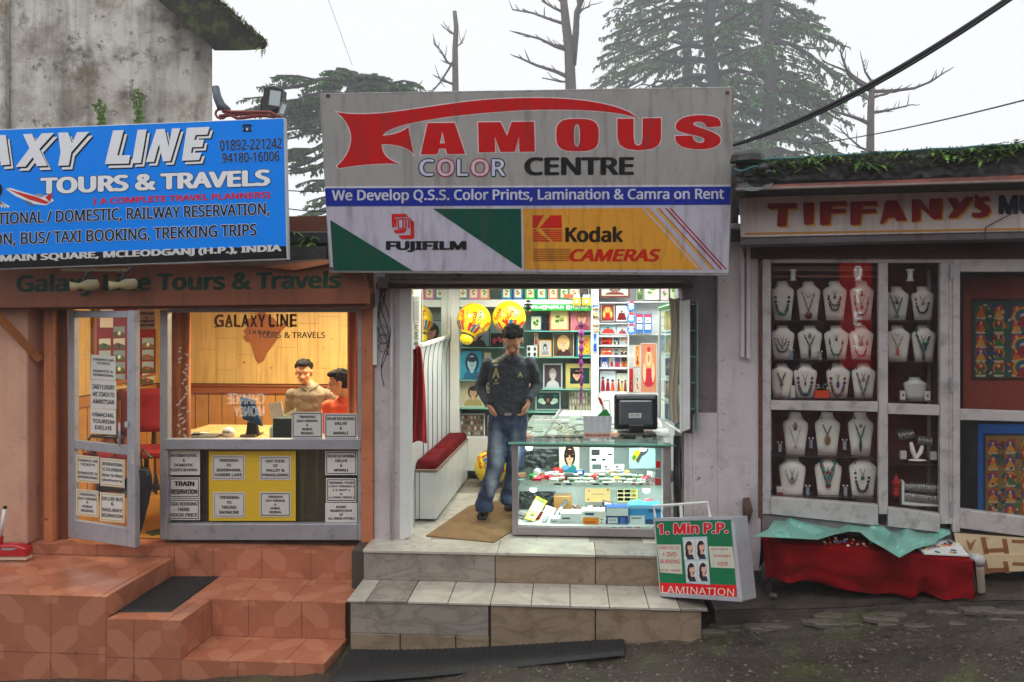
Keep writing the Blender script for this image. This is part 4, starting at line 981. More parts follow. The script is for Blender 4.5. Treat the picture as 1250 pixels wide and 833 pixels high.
# ---- prints and frames
rp = random.Random(21)
def picture(mb, pl, x0, y0, x1, y1, kind, d, cols):
    W = x1-x0; H = y1-y0; cx = (x0+x1)/2
    def disc(fx, fy, rx, ry, c, k=.0003, rot=0, n=14):
        # clip-safe: keep inside the print
        px = x0+fx*W; py = y0+fy*H; rx = min(rx*W, px-x0, x1-px) if kind != 'face' else min(rx*W, max(px-x0, .1), max(x1-px, .1)); ry = min(ry*H, max(py-y0, .1), max(y1-py, .1))
        mb.disc(pl, px, py, rx, ry, d+k, c, n, 0)
    bgc = cols[0]; mb.rect(pl, x0, y0, x1, y1, 0, d, bgc)
    if kind == 'portrait' or kind == 'face':
        hair, skin, cl = cols[1:4]; s_ = 1.0 if kind == 'portrait' else 1.4
        ox = cols[4] if len(cols) > 4 else 0
        pts = [(x0+W*(.5+ox)-W*.40, y1), (x0+W*(.5+ox)-W*.33, y1-H*.2), (x0+W*(.5+ox)-W*.1, y1-H*.32), (x0+W*(.5+ox)+W*.1, y1-H*.32), (x0+W*(.5+ox)+W*.33, y1-H*.2), (x0+W*(.5+ox)+W*.40, y1)]
        pts = [(min(max(a, x0), x1), b_) for a, b_ in pts]
        disc(.5+ox, .42, .23*s_, .27*s_, hair, .0004); mb.flat(pl, pts, d+.0006, cl)
        disc(.5+ox, .62, .08*s_, .14*s_, skin, .0008); disc(.5+ox, .44, .15*s_, .20*s_, skin, .001)
        disc(.5+ox, .30, .17*s_, .07*s_, hair, .0012)
        dk_ = tuple(v*.35 for v in skin)
        for q in (-.06, .06): disc(.5+ox+q*s_, .42, .028*s_, .014*s_, dk_, .0013, n=8)
        disc(.5+ox, .53, .045*s_, .014*s_, (170, 70, 64), .0013, n=8); disc(.5+ox, .475, .014*s_, .02*s_, tuple(v*.75 for v in skin), .0013, n=6)
    elif kind == 'figures':
        n = cols[1]
        for i in range(n):
            fx = (i+.5)/n; hh = rp.uniform(.42, .6); cl = rp.choice(cols[2])
            bx = x0+fx*W; w2 = W/n*.46
            mb.flat(pl, [(bx-w2, y1-H*.05), (bx-w2*.6, y1-H*hh), (bx+w2*.6, y1-H*hh), (bx+w2, y1-H*.05)], d+.0004+.0001*i, cl)
            disc(fx, 1-hh-.07, .10 if n < 4 else .06, .09, (176, 120, 90), .001+.0001*i, n=10); disc(fx, 1-hh-.12, .09 if n < 4 else .05, .05, (30, 22, 20), .0012+.0001*i, n=8)
            mb.flat(pl, [(bx-w2*.5, y1-H*hh*.9), (bx+w2*.1, y1-H*hh*.8), (bx+w2*.7, y1-H*hh*.3), (bx+w2*.4, y1-H*hh*.2)], d+.0013, rp.choice(cols[2]))
    elif kind == 'leaf':
        for i in range(6):
            a = rp.uniform(0, 6.28); disc(.5+.18*cos(a), .45+.2*sin(a), .16, .09, rp.choice(cols[1]), .0003+.0001*i)
        mb.flat(pl, [(cx-W*.02, y0+H*.4), (cx+W*.02, y0+H*.4), (cx-W*.04, y0+H*.85), (cx-W*.08, y0+H*.85)], d+.001, cols[1][0])
    elif kind == 'flowers':
        for i, (fx, fy) in enumerate([(.3, .3), (.65, .25), (.35, .65), (.7, .6), (.5, .45), (.3, .85), (.7, .85)]): disc(fx, fy, .2, .14, cols[1][i % len(cols[1])], .0003+.0001*i); disc(fx, fy, .07, .05, (180, 90, 20), .0011)
    elif kind == 'doves':
        disc(.5, .5, .16, .32, (22, 26, 30), .0003); disc(.5, .45, .07, .14, (170, 120, 96), .0006)
        for q in (-1, 1):
            disc(.5+q*.3, .5, .14, .17, (190, 222, 204), .0005); disc(.5+q*.2, .62, .1, .1, (220, 230, 210), .0007); disc(.5+q*.32, .2, .1, .08, (30, 120, 110), .0004)
    elif kind == 'crowd':
        for j in range(cols[1]):
            for i in range(cols[2]):
                disc((i+.5+.2*rp.uniform(-1, 1))/cols[2], (j+.5)/cols[1], .32/cols[2], .38/cols[1], rp.choice(cols[3]), .0003+.00005*j, n=8)
    elif kind == 'scene':
        mb.rect(pl, x0, y0+H*.55, x1, y1, 0, d+.0003, cols[1])
        for i in range(cols[3]): disc(rp.uniform(.15, .85), rp.uniform(.35, .8), rp.uniform(.06, .16), rp.uniform(.1, .22), rp.choice(cols[2]), .0005+.0001*i, n=9)
        mb.flat(pl, [(x0, y0+H*.55), (x0+W*.3, y0+H*.3), (x0+W*.5, y0+H*.5), (x0+W*.8, y0+H*.25), (x1, y0+H*.55)], d+.0002, cols[2][0])
    elif kind == 'dancers':
        disc(.5, .5, .34, .4, cols[1], .0003); disc(.5, .32, .18, .16, cols[2], .0005); disc(.5, .7, .42, .2, cols[3], .0007); disc(.5, .3, .08, .09, (196, 130, 90), .0009)
        disc(.22, .6, .1, .2, cols[2], .001); disc(.78, .6, .1, .2, cols[2], .0011); disc(.5, .12, .12, .06, cols[3], .0008)
    return mb
SK = (214, 170, 146); BWs = (196, 190, 188)
def framed(x0, y0, x1, y1, kind, cols, label, frame=None, fw=2, mat=None, mw=1.5, y=None, cat='picture', group='framed pictures on the back shelves'):
    pl = FY(PB-.16 if y is None else y)
    c_ = pl.at((x0+x1)/2, y1)
    if frame:
        t = thing('framed_photo', label, cat, c_, group)
        mb = MB().rect(pl, x0, y0, x1, y1, .018, 0, c=frame)
        obj('frame', mb, GLOSS, t, bevel=.002)
        a = fw; m2 = MB()
        if mat: m2.rect(pl, x0+a, y0+a, x1-a, y1-a, 0, .0008, mat); a += mw
        picture(m2, pl, x0+a, y0+a, x1-a, y1-a, kind, .0015, cols)
        obj('print', m2, GLOSS, t)
    else:
        m2 = MB().rect(pl, x0, y0, x1, y1, .003, 0, c=(226, 224, 218))
        t = obj('photo_print', m2, GLOSS, None, label, cat, group)
        obj('print', picture(MB(), pl, x0+.6, y0+.6, x1-.6, y1-.6, kind, .0015, cols), GLOSS, t)
framed(560, 391, 598, 423.5, 'face', [(120, 140, 150), (28, 20, 22), (200, 140, 120), (40, 34, 40)], 'portrait of a dark haired woman behind the left yellow inflatable', (40, 34, 40), 1)
framed(599, 407, 614, 424, 'scene', [(30, 24, 28), (24, 18, 22), [(190, 70, 90), (60, 30, 40)], 4], 'small dark picture with pink specks left of the man', (24, 20, 24), 1)
framed(561, 428, 589, 463, 'face', [(40, 160, 196), (16, 50, 84), (170, 216, 228), (24, 110, 150), .04], 'blue toned portrait of a woman left of the man', (30, 110, 150), 1)
framed(561, 465.5, 592, 497, 'portrait', [(196, 186, 156), (60, 58, 50), (206, 170, 130), (170, 150, 100), .04], 'sepia portrait of a soldier in a beret left of the man', (210, 214, 206), 1.2)
framed(561, 505, 592, 534, 'crowd', [(110, 106, 96), 4, 7, [(200, 196, 180), (60, 56, 52), (150, 140, 120), (120, 60, 50)]], 'group photograph on the lowest shelf behind the bench', (206, 208, 204), 1.5)
framed(643, 422, 656, 437, 'crowd', [(226, 224, 220), 2, 2, [(60, 56, 56), (90, 84, 80)]], 'small sheet of four passport portraits beside the man', (210, 210, 206), .8)
framed(657.5, 415, 673.5, 436, 'portrait', [(186, 182, 180), (56, 52, 52), (200, 196, 192), (150, 148, 148)], 'black and white portrait in an orange frame', (222, 150, 40), 1.6, (226, 222, 212), .8)
framed(675, 407, 700.5, 435.5, 'face', [(96, 76, 60), (222, 180, 110), (226, 178, 146), (70, 40, 34)], 'large portrait of a blonde woman resting her chin', (196, 190, 180), .8)
framed(647, 385, 661.5, 404, 'leaf', [(216, 222, 176), [(76, 120, 50), (100, 140, 60)]], 'small green leaf print in a blue frame', (30, 90, 130), 1.6)
framed(662, 386, 670.5, 403.5, 'scene', [(30, 28, 30), (26, 24, 26), [(40, 36, 40)], 1], 'small black album standing between the leaf prints', (24, 24, 26), .8)
framed(671, 378.5, 694.5, 403.5, 'leaf', [(232, 216, 150), [(96, 140, 60), (70, 110, 50), (150, 160, 80)]], 'green plant print in a coral frame under the green strip', (236, 120, 90), 1.8, (240, 200, 150), 1)
framed(696.5, 377, 721, 404, 'face', [(196, 110, 120), (150, 96, 70), (222, 160, 130), (150, 60, 80), .08], 'pink toned portrait of a woman with raised arm', (170, 160, 150), .8)
framed(703.5, 407, 723.5, 435.5, 'flowers', [(200, 170, 90), [(236, 196, 40), (226, 120, 60), (230, 150, 50)]], 'yellow and orange flower picture in a teal frame', (16, 110, 130), 2.2, (226, 222, 190), .6)
framed(723.8, 407, 729, 430, 'scene', [(40, 90, 170), (30, 80, 160), [(150, 180, 220)], 2], 'narrow blue card on the white upright', None, group='small cards', y=PB-.3)
framed(663, 444, 686.5, 474.5, 'portrait', [(70, 56, 62), (150, 140, 140), (200, 186, 184), (196, 192, 196)], 'monochrome portrait of an older man with folded hands', (190, 192, 196), 1.6)
framed(690.5, 444, 725, 474, 'face', [(20, 60, 56), (24, 20, 20), (210, 160, 126), (16, 44, 42), -.15], 'portrait of a woman in a wide yellow frame', (206, 186, 110), 5, (222, 208, 150), .4)
framed(653.5, 478, 684.5, 501, 'doves', [(24, 60, 64)], 'dark green picture of a figure between white doves', (176, 190, 184), 1.6)
framed(694, 477, 724.5, 503, 'crowd', [(140, 136, 110), 3, 9, [(206, 204, 180), (96, 92, 70), (176, 170, 140)]], 'faded group photograph in rows at the foot of the shelves', (110, 106, 84), 1)
framed(590.5, 430, 600, 463, 'portrait', [(206, 196, 180), (40, 30, 28), (206, 156, 126), (150, 40, 50)], 'narrow portrait beside the blue toned one', (180, 150, 90), 1)
framed(593.5, 468, 604, 497, 'crowd', [(170, 150, 130), 5, 3, [(226, 206, 180), (90, 50, 40), (60, 80, 100)]], 'narrow group picture beside the soldier portrait', (226, 222, 214), 1)
framed(594, 506, 614, 534, 'scene', [(150, 186, 206), (70, 100, 60), [(226, 226, 220), (190, 90, 60)], 4], 'landscape picture on the lowest shelf left of the man', (120, 80, 50), 1.2)
framed(641, 508, 655, 533, 'portrait', [(196, 206, 210), (36, 28, 26), (206, 160, 130), (40, 90, 150)], 'portrait low on the shelves right of the man', (60, 60, 64), 1)
framed(637, 450, 651, 479, 'portrait', [(150, 120, 130), (60, 40, 44), (206, 150, 140), (190, 120, 120)], 'pink portrait half hidden behind the mans arm', (200, 196, 190), 1)
framed(652, 407, 657, 421, 'scene', [(190, 120, 100), (150, 70, 60), [(200, 160, 140)], 2], 'narrow coral print beside the mans shoulder', None)
tops = [(559, (30, 150, 170), 'teal'), (572, (226, 110, 170), 'pink'), (585, (240, 150, 110), 'peach'), (612, (20, 140, 180), 'turquoise'), (626, (30, 110, 190), 'blue'), (641, (60, 180, 60), 'green'), (655, (20, 160, 150), 'sea green'), (669, (236, 130, 96), 'coral'), (682.5, (20, 140, 90), 'emerald'), (695, (200, 180, 150), 'beige')]
for x0, c_, nm in tops: framed(x0, 350, x0+12.4, 365.5, 'leaf', [(236, 228, 190), [(70, 140, 60), (200, 110, 60)]], f'small {nm} framed print in the top row above the shelves', c_, 2.2, y=PB-.2, group='small coloured frames in the top row')
framed(707, 350, 719, 364, 'scene', [(50, 30, 26), (40, 24, 22), [(70, 44, 36)], 2], 'dark brown box in the top row above the yellow packs', None, y=PB-.2)
framed(732, 345, 769, 363.5, 'portrait', [(196, 206, 196), (80, 30, 30), (150, 100, 80), (130, 30, 34)], 'wide picture in a dark red frame above the right shelves', (110, 40, 34), 2.4, (222, 210, 180), 1, y=PB-.22)
sp = [(733.5, 371.5, 750, 392.5, 'dancers', [(120, 50, 34), (214, 120, 50), (240, 190, 90), (190, 30, 34)], 'photo of a costumed dancer in red and gold'),
 (752, 373, 766, 392.5, 'figures', [(200, 214, 220), 1, [(120, 24, 34), (110, 20, 30)]], 'photo of a seated monk in a maroon robe'),
 (732.5, 396, 752.5, 408.5, 'figures', [(150, 196, 200), 1, [(206, 40, 40), (226, 60, 50)]], 'photo of a child in red against pale blue'),
 (753.5, 397, 766, 409, 'figures', [(206, 216, 224), 1, [(120, 50, 60), (170, 90, 80)]], 'photo of a figure in a brown shawl'),
 (733.5, 412, 748, 421.5, 'scene', [(150, 30, 24), (120, 16, 20), [(230, 120, 60), (240, 60, 40)], 4], 'small red festival photo'),
 (748.6, 412, 756.6, 421.5, 'scene', [(60, 90, 110), (30, 40, 46), [(220, 220, 200), (60, 120, 80)], 3], 'small dark landscape photo'),
 (757.3, 412, 765.8, 421.5, 'scene', [(206, 150, 130), (170, 190, 200), [(240, 230, 220), (190, 60, 60)], 3], 'small pale pink photo'),
 (733.5, 425, 747.5, 434, 'scene', [(226, 90, 50), (200, 60, 36), [(250, 226, 200), (240, 140, 80)], 2], 'small orange photo with a pale diagonal streak'),
 (748.5, 425, 756, 434, 'portrait', [(150, 156, 150), (50, 50, 46), (190, 180, 170), (60, 60, 56)], 'small grey portrait photo'),
 (756.8, 425, 765.8, 434, 'scene', [(170, 160, 140), (70, 56, 46), [(226, 214, 190), (40, 34, 30)], 3], 'small brown interior photo'),
 (733.5, 436, 742.5, 449, 'figures', [(40, 90, 190), 1, [(220, 226, 236), (200, 120, 110)]], 'small blue photo of a dancer in white'),
 (744, 436, 749.5, 449, 'figures', [(196, 206, 200), 1, [(170, 20, 40), (120, 20, 40)]], 'narrow photo of a figure in crimson'),
 (750, 436, 757.5, 449, 'figures', [(90, 80, 150), 2, [(226, 90, 60), (190, 50, 70)]], 'small purple photo of two masked figures'),
 (758, 436, 765.8, 449, 'figures', [(60, 50, 40), 3, [(220, 130, 40), (190, 60, 30)]], 'small photo of three figures in orange'),
 (732.5, 453, 751.5, 479.5, 'figures', [(206, 216, 226), 3, [(170, 20, 34), (226, 96, 24), (140, 16, 40)]], 'larger photo of three monks in red and orange robes'),
 (752.5, 456, 766, 479.5, 'figures', [(206, 210, 190), 3, [(206, 170, 60), (150, 70, 50), (120, 30, 30)]], 'photo of seated figures in yellow robes'),
 (767, 421.5, 774.8, 449, 'scene', [(222, 216, 206), (214, 206, 196), [(236, 230, 222)], 1], 'plain cream card standing on the right shelf'),
 (767, 449.5, 773.5, 479.5, 'figures', [(206, 36, 22), 1, [(120, 20, 20), (240, 90, 40)]], 'tall bright red photo beside the monks'),
 (775, 421.5, 781.5, 448.5, 'dancers', [(236, 150, 70), (226, 80, 40), (250, 190, 110), (170, 40, 30)], 'tall narrow orange photo'),
 (774.2, 449.5, 781.5, 479.5, 'figures', [(196, 190, 180), 1, [(130, 24, 40), (226, 190, 150)]], 'tall narrow photo of a robed figure'),
 (782, 419, 802, 479.5, 'dancers', [(196, 130, 96), (226, 150, 90), (240, 190, 150), (190, 40, 60)], 'tall colourful poster of a deity behind the monitor')]
for a in sp: framed(*a[:4], a[4], a[5], a[6]+' on the right hand shelves', None, group='photo prints on the right hand shelves', y=PB-.2)
for i, (x0, x1, c_, nm) in enumerate(((777, 785.5, (60, 96, 50), 'green plant'), (786, 805.5, (236, 240, 220), 'white lily'), (806.5, 816.5, (236, 200, 206), 'pink'), (817.5, 830, (200, 220, 170), 'pale green'))):
    framed(x0, 347, x1, 367, 'leaf', [c_, [(110, 150, 60), (226, 226, 190)]], f'{nm} greeting picture standing on the top right shelf', (90, 86, 80) if i % 2 else (200, 196, 190), .8, y=PB-.2, group='greeting pictures on the top right shelf')
for i, (a, b_) in enumerate(((372, 380), (381.5, 390), (391.5, 400), (401, 405.8))):
    framed(723, a, 731.5, b_, 'scene', [[(60, 90, 160), (226, 170, 80), (206, 190, 160), (190, 130, 50)][i], (120, 96, 60), [(230, 220, 190), (40, 40, 50)], 3], ['blue photo at the top', 'second photo from the top', 'third photo from the top', 'lowest photo'][i]+' of the strip pinned to the white upright', None, y=PB-.3, group='strip of photos on the upright')
# blister packs, round cards, battery pouches
for i, (x0, x1) in enumerate(((776, 785.3), (786.2, 795.6))):
    pl = FY(PB-.3); o = obj('blister_pack', MB().rect(pl, x0, 383, x1, 407, .01, 0, c=(60, 110, 170)), GLOSS, None, ['left', 'right'][i]+' white and blue hanging blister pack', 'pack', 'white and blue blister packs')
    mb = MB()
    for k, (a, b_) in enumerate(((388, 394.5), (396, 402.5))):
        obj('blister', MB().rect(pl, x0+1.2, a, x1-1.2, b_, .012, .012, c=(230, 236, 240)), GLOSS, o, bevel=.003)
    mb.rect(pl, x0+.6, 384, x1-.6, 387, 0, .002, (190, 50, 60)).rect(pl, x0+2.4, 391, x1-2.6, 392, 0, .0135, (200, 60, 60)).rect(pl, x0+2.4, 399, x1-2.6, 400, 0, .0135, (200, 60, 60))
    obj('print', mb, PAINT, o)
for i, y0 in enumerate((367.5, 382, 395.5)):
    pl = FY(PB-.36); mb = MB(); mb.prism([pl.at(770.5+5*cos(q*pi/10), y0+7+6*sin(q*pi/10)) for q in range(20)], (0, .008, 0), c=(40, 96, 176))
    o = obj('round_tag', mb, GLOSS, None, ['top', 'middle', 'bottom'][i]+' round blue card of the three hanging beside the upright', 'card', 'round blue cards')
    mb = MB().disc(pl, 770.5, y0+8, 3.6, 3, .001, (120, 176, 226)).rect(pl, 767.5, y0+7.2, 773.5, y0+8.8, 0, .002, (236, 240, 246)).rect(pl, 768.5, y0, 773.5, y0+2.2, 0, .001, (196, 50, 50)).disc(pl, 770.5, y0+4.4, 3.4, 1.2, .0015, (230, 236, 240))
    obj('print', mb, PAINT, o)
for i, (x0, x1) in enumerate(((699.5, 708.5), (711, 721))):
    pl = FY(PB-.36); o = obj('battery_pouch', MB().rect(pl, x0, 363, x1, 373, .02, 0, c=(232, 186, 34)), GLOSS, None, ['left', 'right'][i]+' yellow pouch hanging over the green strip', 'pouch', 'yellow pouches', bevel=.003)
    obj('print', MB().rect(pl, x0+.6, 360, x1-.6, 363.4, 0, .001, (190, 206, 206)).disc(pl, (x0+x1)/2, 368, 2.6, 2.4, .001, (246, 226, 160)).rect(pl, x0+1, 371, x1-3, 372, 0, .0014, (196, 50, 40)), PAINT, o)
obj('orange_card', MB().rect(FY(PB-.33), 688, 359.5, 701, 364, .003, 0, c=(226, 84, 50)), PAINT, None, 'small orange card clipped above the green strip', 'card')

# ---- inflatable promotional balls
def balloon(cx, cy, r, y, lean, label, txt=True, group='yellow inflatables'):
    pl = FY(y); c_ = pl.at(cx, cy); s_ = (c_-CAM).dot(FW)/FPX; R_ = r*s_
    t = thing('inflatable_ball', label, 'inflatable', c_-V((0, 0, R_*1.3)), group)
    ax = V((sin(lean), -.35, -cos(lean))).normalized()        # towards the base
    Q = ax.to_track_quat('Z', 'Y').to_matrix()
    YEL = _mc.get('yv') or M('yellow_vinyl', (246, 214, 10), rough=.28, var=.04, bump=.03, bs=8, coat=.3); _mc['yv'] = YEL
    prof = []
    for i in range(19):
        a = pi*i/22; prof.append((max(R_*sin(a), .001), -R_*cos(a)))
    prof += [(R_*.36, R_*.98), (R_*.33, R_*1.06)]
    obj('envelope', MB().lathe(c_, prof, 28, ax=Q), YEL, t, smooth=True)
    obj('basket', MB().lathe(c_, [(R_*.36, R_*1.06), (R_*.40, R_*1.16), (R_*.37, R_*1.36), (R_*.22, R_*1.5), (.002, R_*1.52)], 20, ax=Q), YEL, t, smooth=True)
    mb = MB(); n = 20
    for k in range(n):
        c2 = [(206, 44, 30), (30, 110, 170), (206, 44, 30), None][k % 4]
        a0 = 2*pi*k/n; a1 = a0+2*pi/n*.72
        def sp_(a, h, e_=1.006): 
            rr = sqrt(max(R_*R_-h*h, 0)) if h < R_*.93 else R_*.36
            return c_+Q @ V((cos(a)*rr*e_, sin(a)*rr*e_, h*e_))
        if c2: 
            hs_ = [R_*.45, R_*.6, R_*.75, R_*.86]
            for h0, h1 in zip(hs_, hs_[1:]):
                am = (a1-a0)
                mb.poly([sp_(a0, h0), sp_(a0+am/2, h0), sp_(a1, h0), sp_(a1, h1), sp_(a0+am/2, h1), sp_(a0, h1)], c2)
    obj('stripes', mb, GLOSS, t)
    obj('neck_band', MB().lathe(c_, [(R_*.375, R_*.94), (R_*.385, R_*1.0), (R_*.36, R_*1.07)], 20, ax=Q), BLACKP, t, smooth=True)
    if txt:
        def fnm(rot, ox, oy):
            def fn(px, py, d):
                x = px*cos(rot)-py*sin(rot)+cx+ox; y_ = px*sin(rot)+py*cos(rot)+cy+oy
                r_ = ray(x, y_); oc = CAM-c_; A = r_.dot(r_); B = 2*oc.dot(r_); C_ = oc.dot(oc)-(R_*1.008)**2; D_ = B*B-4*A*C_
                tt = (-B-sqrt(max(D_, 0)))/(2*A); return CAM+r_*tt
            return fn
        mb = MB(); q = r/21.
        a = -1.0+lean
        mb.text(None, 'Kodak', -12*q, -3*q, 8*q, 3.5*q, (190, 40, 24), bold=.03, fn=fnm(a, 0, -4*q))
        mb.text(None, 'ULTRA', -12*q, -2.4*q, 11*q, 1.8*q, (30, 90, 120), bold=.03, fn=fnm(a, 7.5*q, -1*q))
        mb.text(None, 'Kodak', -8*q, -2.4*q, 8*q, 2.4*q, (200, 60, 20), bold=.03, fn=fnm(a-.25, -14*q, -5*q))
        mb.text(None, 'ULTRA', -8*q, -1.4*q, 8*q, 1.4*q, (30, 90, 120), bold=.02, fn=fnm(a-.1, -8.5*q, -5.5*q))
        mb.text(None, 'Kodak', -5*q, -2*q, 8*q, 2*q, (200, 60, 20), bold=.03, fn=fnm(a+.55, 13*q, 8*q))
        obj('lettering', mb, PAINT, t)
balloon(578.5, 391, 21, 1.9, -.35, 'yellow film brand inflatable ball hanging nearest the white upright')
balloon(621.5, 388, 20.5, 1.95, 0.1, 'yellow film brand inflatable ball hanging behind the mans head')
balloon(600, 570, 21, 1.95, 2.6, 'yellow inflatable ball lying on the floor behind the mans legs')
# small hanging charm and garland
mb = MB(); gp = FY(1.0)
gl = thing('garland', 'long purple and magenta paper garland hanging in front of the shelves', 'garland', gp.at(709.5, 506))
PUR = M('magenta_foil', (130, 20, 96), rough=.35, var=.35, vs=30, bump=.2, bs=40)
yy = 391
sizes = [11, 12, 9, 11, 9, 12, 8, 9, 9, 7, 7, 7]
for k, s_ in enumerate(sizes):
    w2 = 4.0-.2*k; ctr = gp.at(709.5+.3*sin(k), yy+s_/2); hw = w2/130; hh = s_/2/133
    obj('tassel', MB().lathe(ctr, [(.004, -hh), (hw*.6, -hh*.6), (hw, 0), (hw*.6, hh*.6), (.004, hh)], 6), PUR if k % 2 == 0 else (_mc.get('pp') or _mc.setdefault('pp', M('purple_foil', (170, 50, 160), rough=.35, var=.3, vs=30))), gl)
    yy += s_-1
obj('string', MB().tube([gp.at(709.5, 350), gp.at(709.5, 508)], .0015, 4), WIREM, gl)
ch = thing('hanging_charm', 'small green charm with a red berry hanging beside the right inflatable', 'charm', gp.at(645, 382))
obj('leaves', MB().ell(gp.at(645, 372), (.04, .01, .012)).ell(gp.at(644.5, 376), (.03, .012, .02)).ell(gp.at(645, 368), (.022, .01, .012)), M('dark_green_plastic', (24, 44, 26), rough=.4), ch, smooth=True)
obj('berry', MB().ell(gp.at(645, 381), (.02, .02, .018)), M('dark_red_plastic', (120, 20, 20), rough=.3), ch, smooth=True)
obj('string', MB().tube([gp.at(645, 350), gp.at(645, 368)], .0015, 4), WIREM, ch)

# ---- wall display case on the right of the opening
dcx0 = G(805, 511, .9).x
wc = thing('wall_display_case', 'narrow wall mounted glass display case with a white edge at the right of the opening', 'display case', (FX(836, -.05), .3, .75))
fc = FY(-.06)
obj('front_strip', MB().quad(fc, [(831.5, 368), (842.5, 366), (842.5, 524), (831.5, 528)], .04), WHITE, wc, bevel=.003)
a_ = fc.at(831.5, 368); a2_ = fc.at(831.5, 528); ybk = .72
bk0 = FY(ybk).at(805, 376); bk1 = FY(ybk).at(805, 511.5)
obj('side_pane', MB().prism([a_, a2_, bk1, bk0], (.004, 0, 0)), CASEGL, wc)
for P_, Q_ in ((a_, bk0), (a2_, bk1), (bk0, bk1), (a_, a2_)): obj('frame_bar', MB().tube([P_, Q_], .012, 4), WHITE, wc)
def onside(u, v, dx=.01):
    p = (a_*(1-u)+bk0*u)*(1-v)+(a2_*(1-u)+bk1*u)*v; return p+V((dx, 0, 0))
obj('back_panel', MB().prism([onside(0, 0, .12), onside(0, 1, .12), onside(1, 1, .12), onside(1, 0, .12)], (.01, 0, 0)), TEAL, wc)
for k in range(5):
    v = .02+.2*k; obj('shelf', MB().prism([onside(.02, v, .01), onside(.98, v, .01), onside(.98, v, .11), onside(.02, v, .11)], (0, 0, -.006)), EDGEGL, wc)
for k, (u0, u1, v0, v1, cc, nm) in enumerate(((.05, .45, .03, .2, (150, 110, 120), 'pink'), (.5, .95, .03, .2, (190, 180, 90), 'yellow'), (.05, .5, .24, .4, (20, 90, 120), 'blue green'), (.55, .95, .24, .4, (60, 130, 120), 'teal'),
                                     (.1, .4, .44, .6, (150, 160, 160), 'grey'), (.5, .9, .44, .6, (30, 50, 110), 'navy'), (.1, .5, .64, .8, (190, 196, 200), 'white'), (.6, .95, .64, .8, (110, 60, 70), 'maroon'), (.1, .9, .84, .98, (50, 90, 150), 'bright blue'))):
    obj('boxed_album', MB().prism([onside(u0, v0+.01, .03), onside(u0, v1, .03), onside(u1, v1, .03), onside(u1, v0+.01, .03)], (.03, 0, 0), c=cc), GLOSS, None, f'{nm} album inside the wall mounted display case', 'album', 'albums in the wall case')
obj('green_strip', MB().prism([onside(0, -.02, -.004), onside(0, .025, -.004), onside(1, .025, -.004), onside(1, -.02, -.004)], (-.003, 0, 0), c=(20, 130, 50)), PAINT, wc)
for py in (391, 501): obj('hinge', MB().tube([FP.at(846, py, .02), FP.at(854, py, .02)], .012, 6), RUST, wc)
cpl = FY(-.02)
def cl(u, v): return cpl.at(819+11*u+2*sin(v*6)-3*(1-v)*(1-u), 362+152*v+3*sin(u*3), .012*sin(u*14+v*4))
obj('hanging_cloth', MB().grid(cl, 20, 24), M('cream_cloth', (186, 176, 156), rough=.9, var=.15, vs=8, bump=.2, bs=150), None, 'grimy cream cloth draped down the front of the wall display case', 'cloth', smooth=True)
def gc(u, v): return FY(.12).at(822+20*u, 532+105*v, .04*noise.noise(V((u*4, v*5, 7)))+.02*sin(u*15+2*sin(v*4)))
obj('plastic_sheet', MB().grid(gc, 24, 24), M('grey_polythene', (72, 72, 74), rough=.35, var=.3, vs=8), None, 'dark grey polythene hanging under the wall display case beside the counter', 'plastic sheet', smooth=True)

# ---- glass counter
cy0 = G(720, 657, 0).y; cx0 = FX(625, cy0); cx1 = FX(818, cy0); zt = FZ(541, cy0)
cyb = 1.75; skw = (FX(645, cyb)-cx0)/(cyb-cy0)*.95
def CQ(x, y): return x+skw*(y-cy0)*.85
ct = thing('display_counter', 'glass fronted display counter in a grey frame lit from inside', 'counter', ((cx0+cx1)/2, cy0, 0))
CF = FY(cy0)
FRM = M('counter_frame', (150, 142, 144), rough=.4, metal=.3, var=.15, stain=[(16, .58, .7, (90, 78, 70), .5)], bump=.06)
ydp = .62          # depth of the lit case
obj('plinth', MB().prism([(cx0, cy0, .012), (cx1, cy0, .012), (CQ(cx1, cy0+ydp), cy0+ydp, .012), (CQ(cx0, cy0+ydp), cy0+ydp, .012)], (0, 0, .07)), FRM, ct, bevel=.004)
obj('frame_post', MB().rect(CF, 625, 541, 632.5, 645, .03, .002), FRM, ct, bevel=.003)
obj('frame_post', MB().rect(CF, 809.5, 541, 819, 645, .03, .002), FRM, ct, bevel=.003)
obj('front_pane', MB().rect(CF, 632, 543, 810, 646, .005, -.008), CASEGL, ct)
obj('top_edge', MB().box(cx0-.03, cx1+.04, cy0-.03, cy0+.01, zt-.008, zt+.006), EDGEGL, ct, bevel=.002)
obj('frame_rail', MB().box(cx0, cx1, cy0+.011, cy0+.025, zt-.03, zt-.009), FRM, ct)
topy = cyb
obj('glass_top', MB().prism([(cx0-.03, cy0+.011, zt), (cx1+.04, cy0+.011, zt), (CQ(cx1, topy), topy, zt), (CQ(cx0, topy), topy, zt)], (0, 0, .006)), CASEGL, ct)
obj('side_pane', MB().prism([(cx0+.002, cy0+.03, .09), (CQ(cx0, topy), topy, .09), (CQ(cx0, topy), topy, zt-.01), (cx0+.002, cy0+.03, zt-.01)], (.005, 0, 0)), CASEGL, ct)
zs = FZ(594, cy0)
obj('glass_shelf', MB().prism([(cx0+.03, cy0+.02, zs-.008), (cx1-.02, cy0+.02, zs-.008), (CQ(cx1, cy0+ydp)-.02, cy0+ydp-.02, zs-.008), (CQ(cx0, cy0+ydp)+.03, cy0+ydp-.02, zs-.008)], (0, 0, .008)), CASEGL, ct)
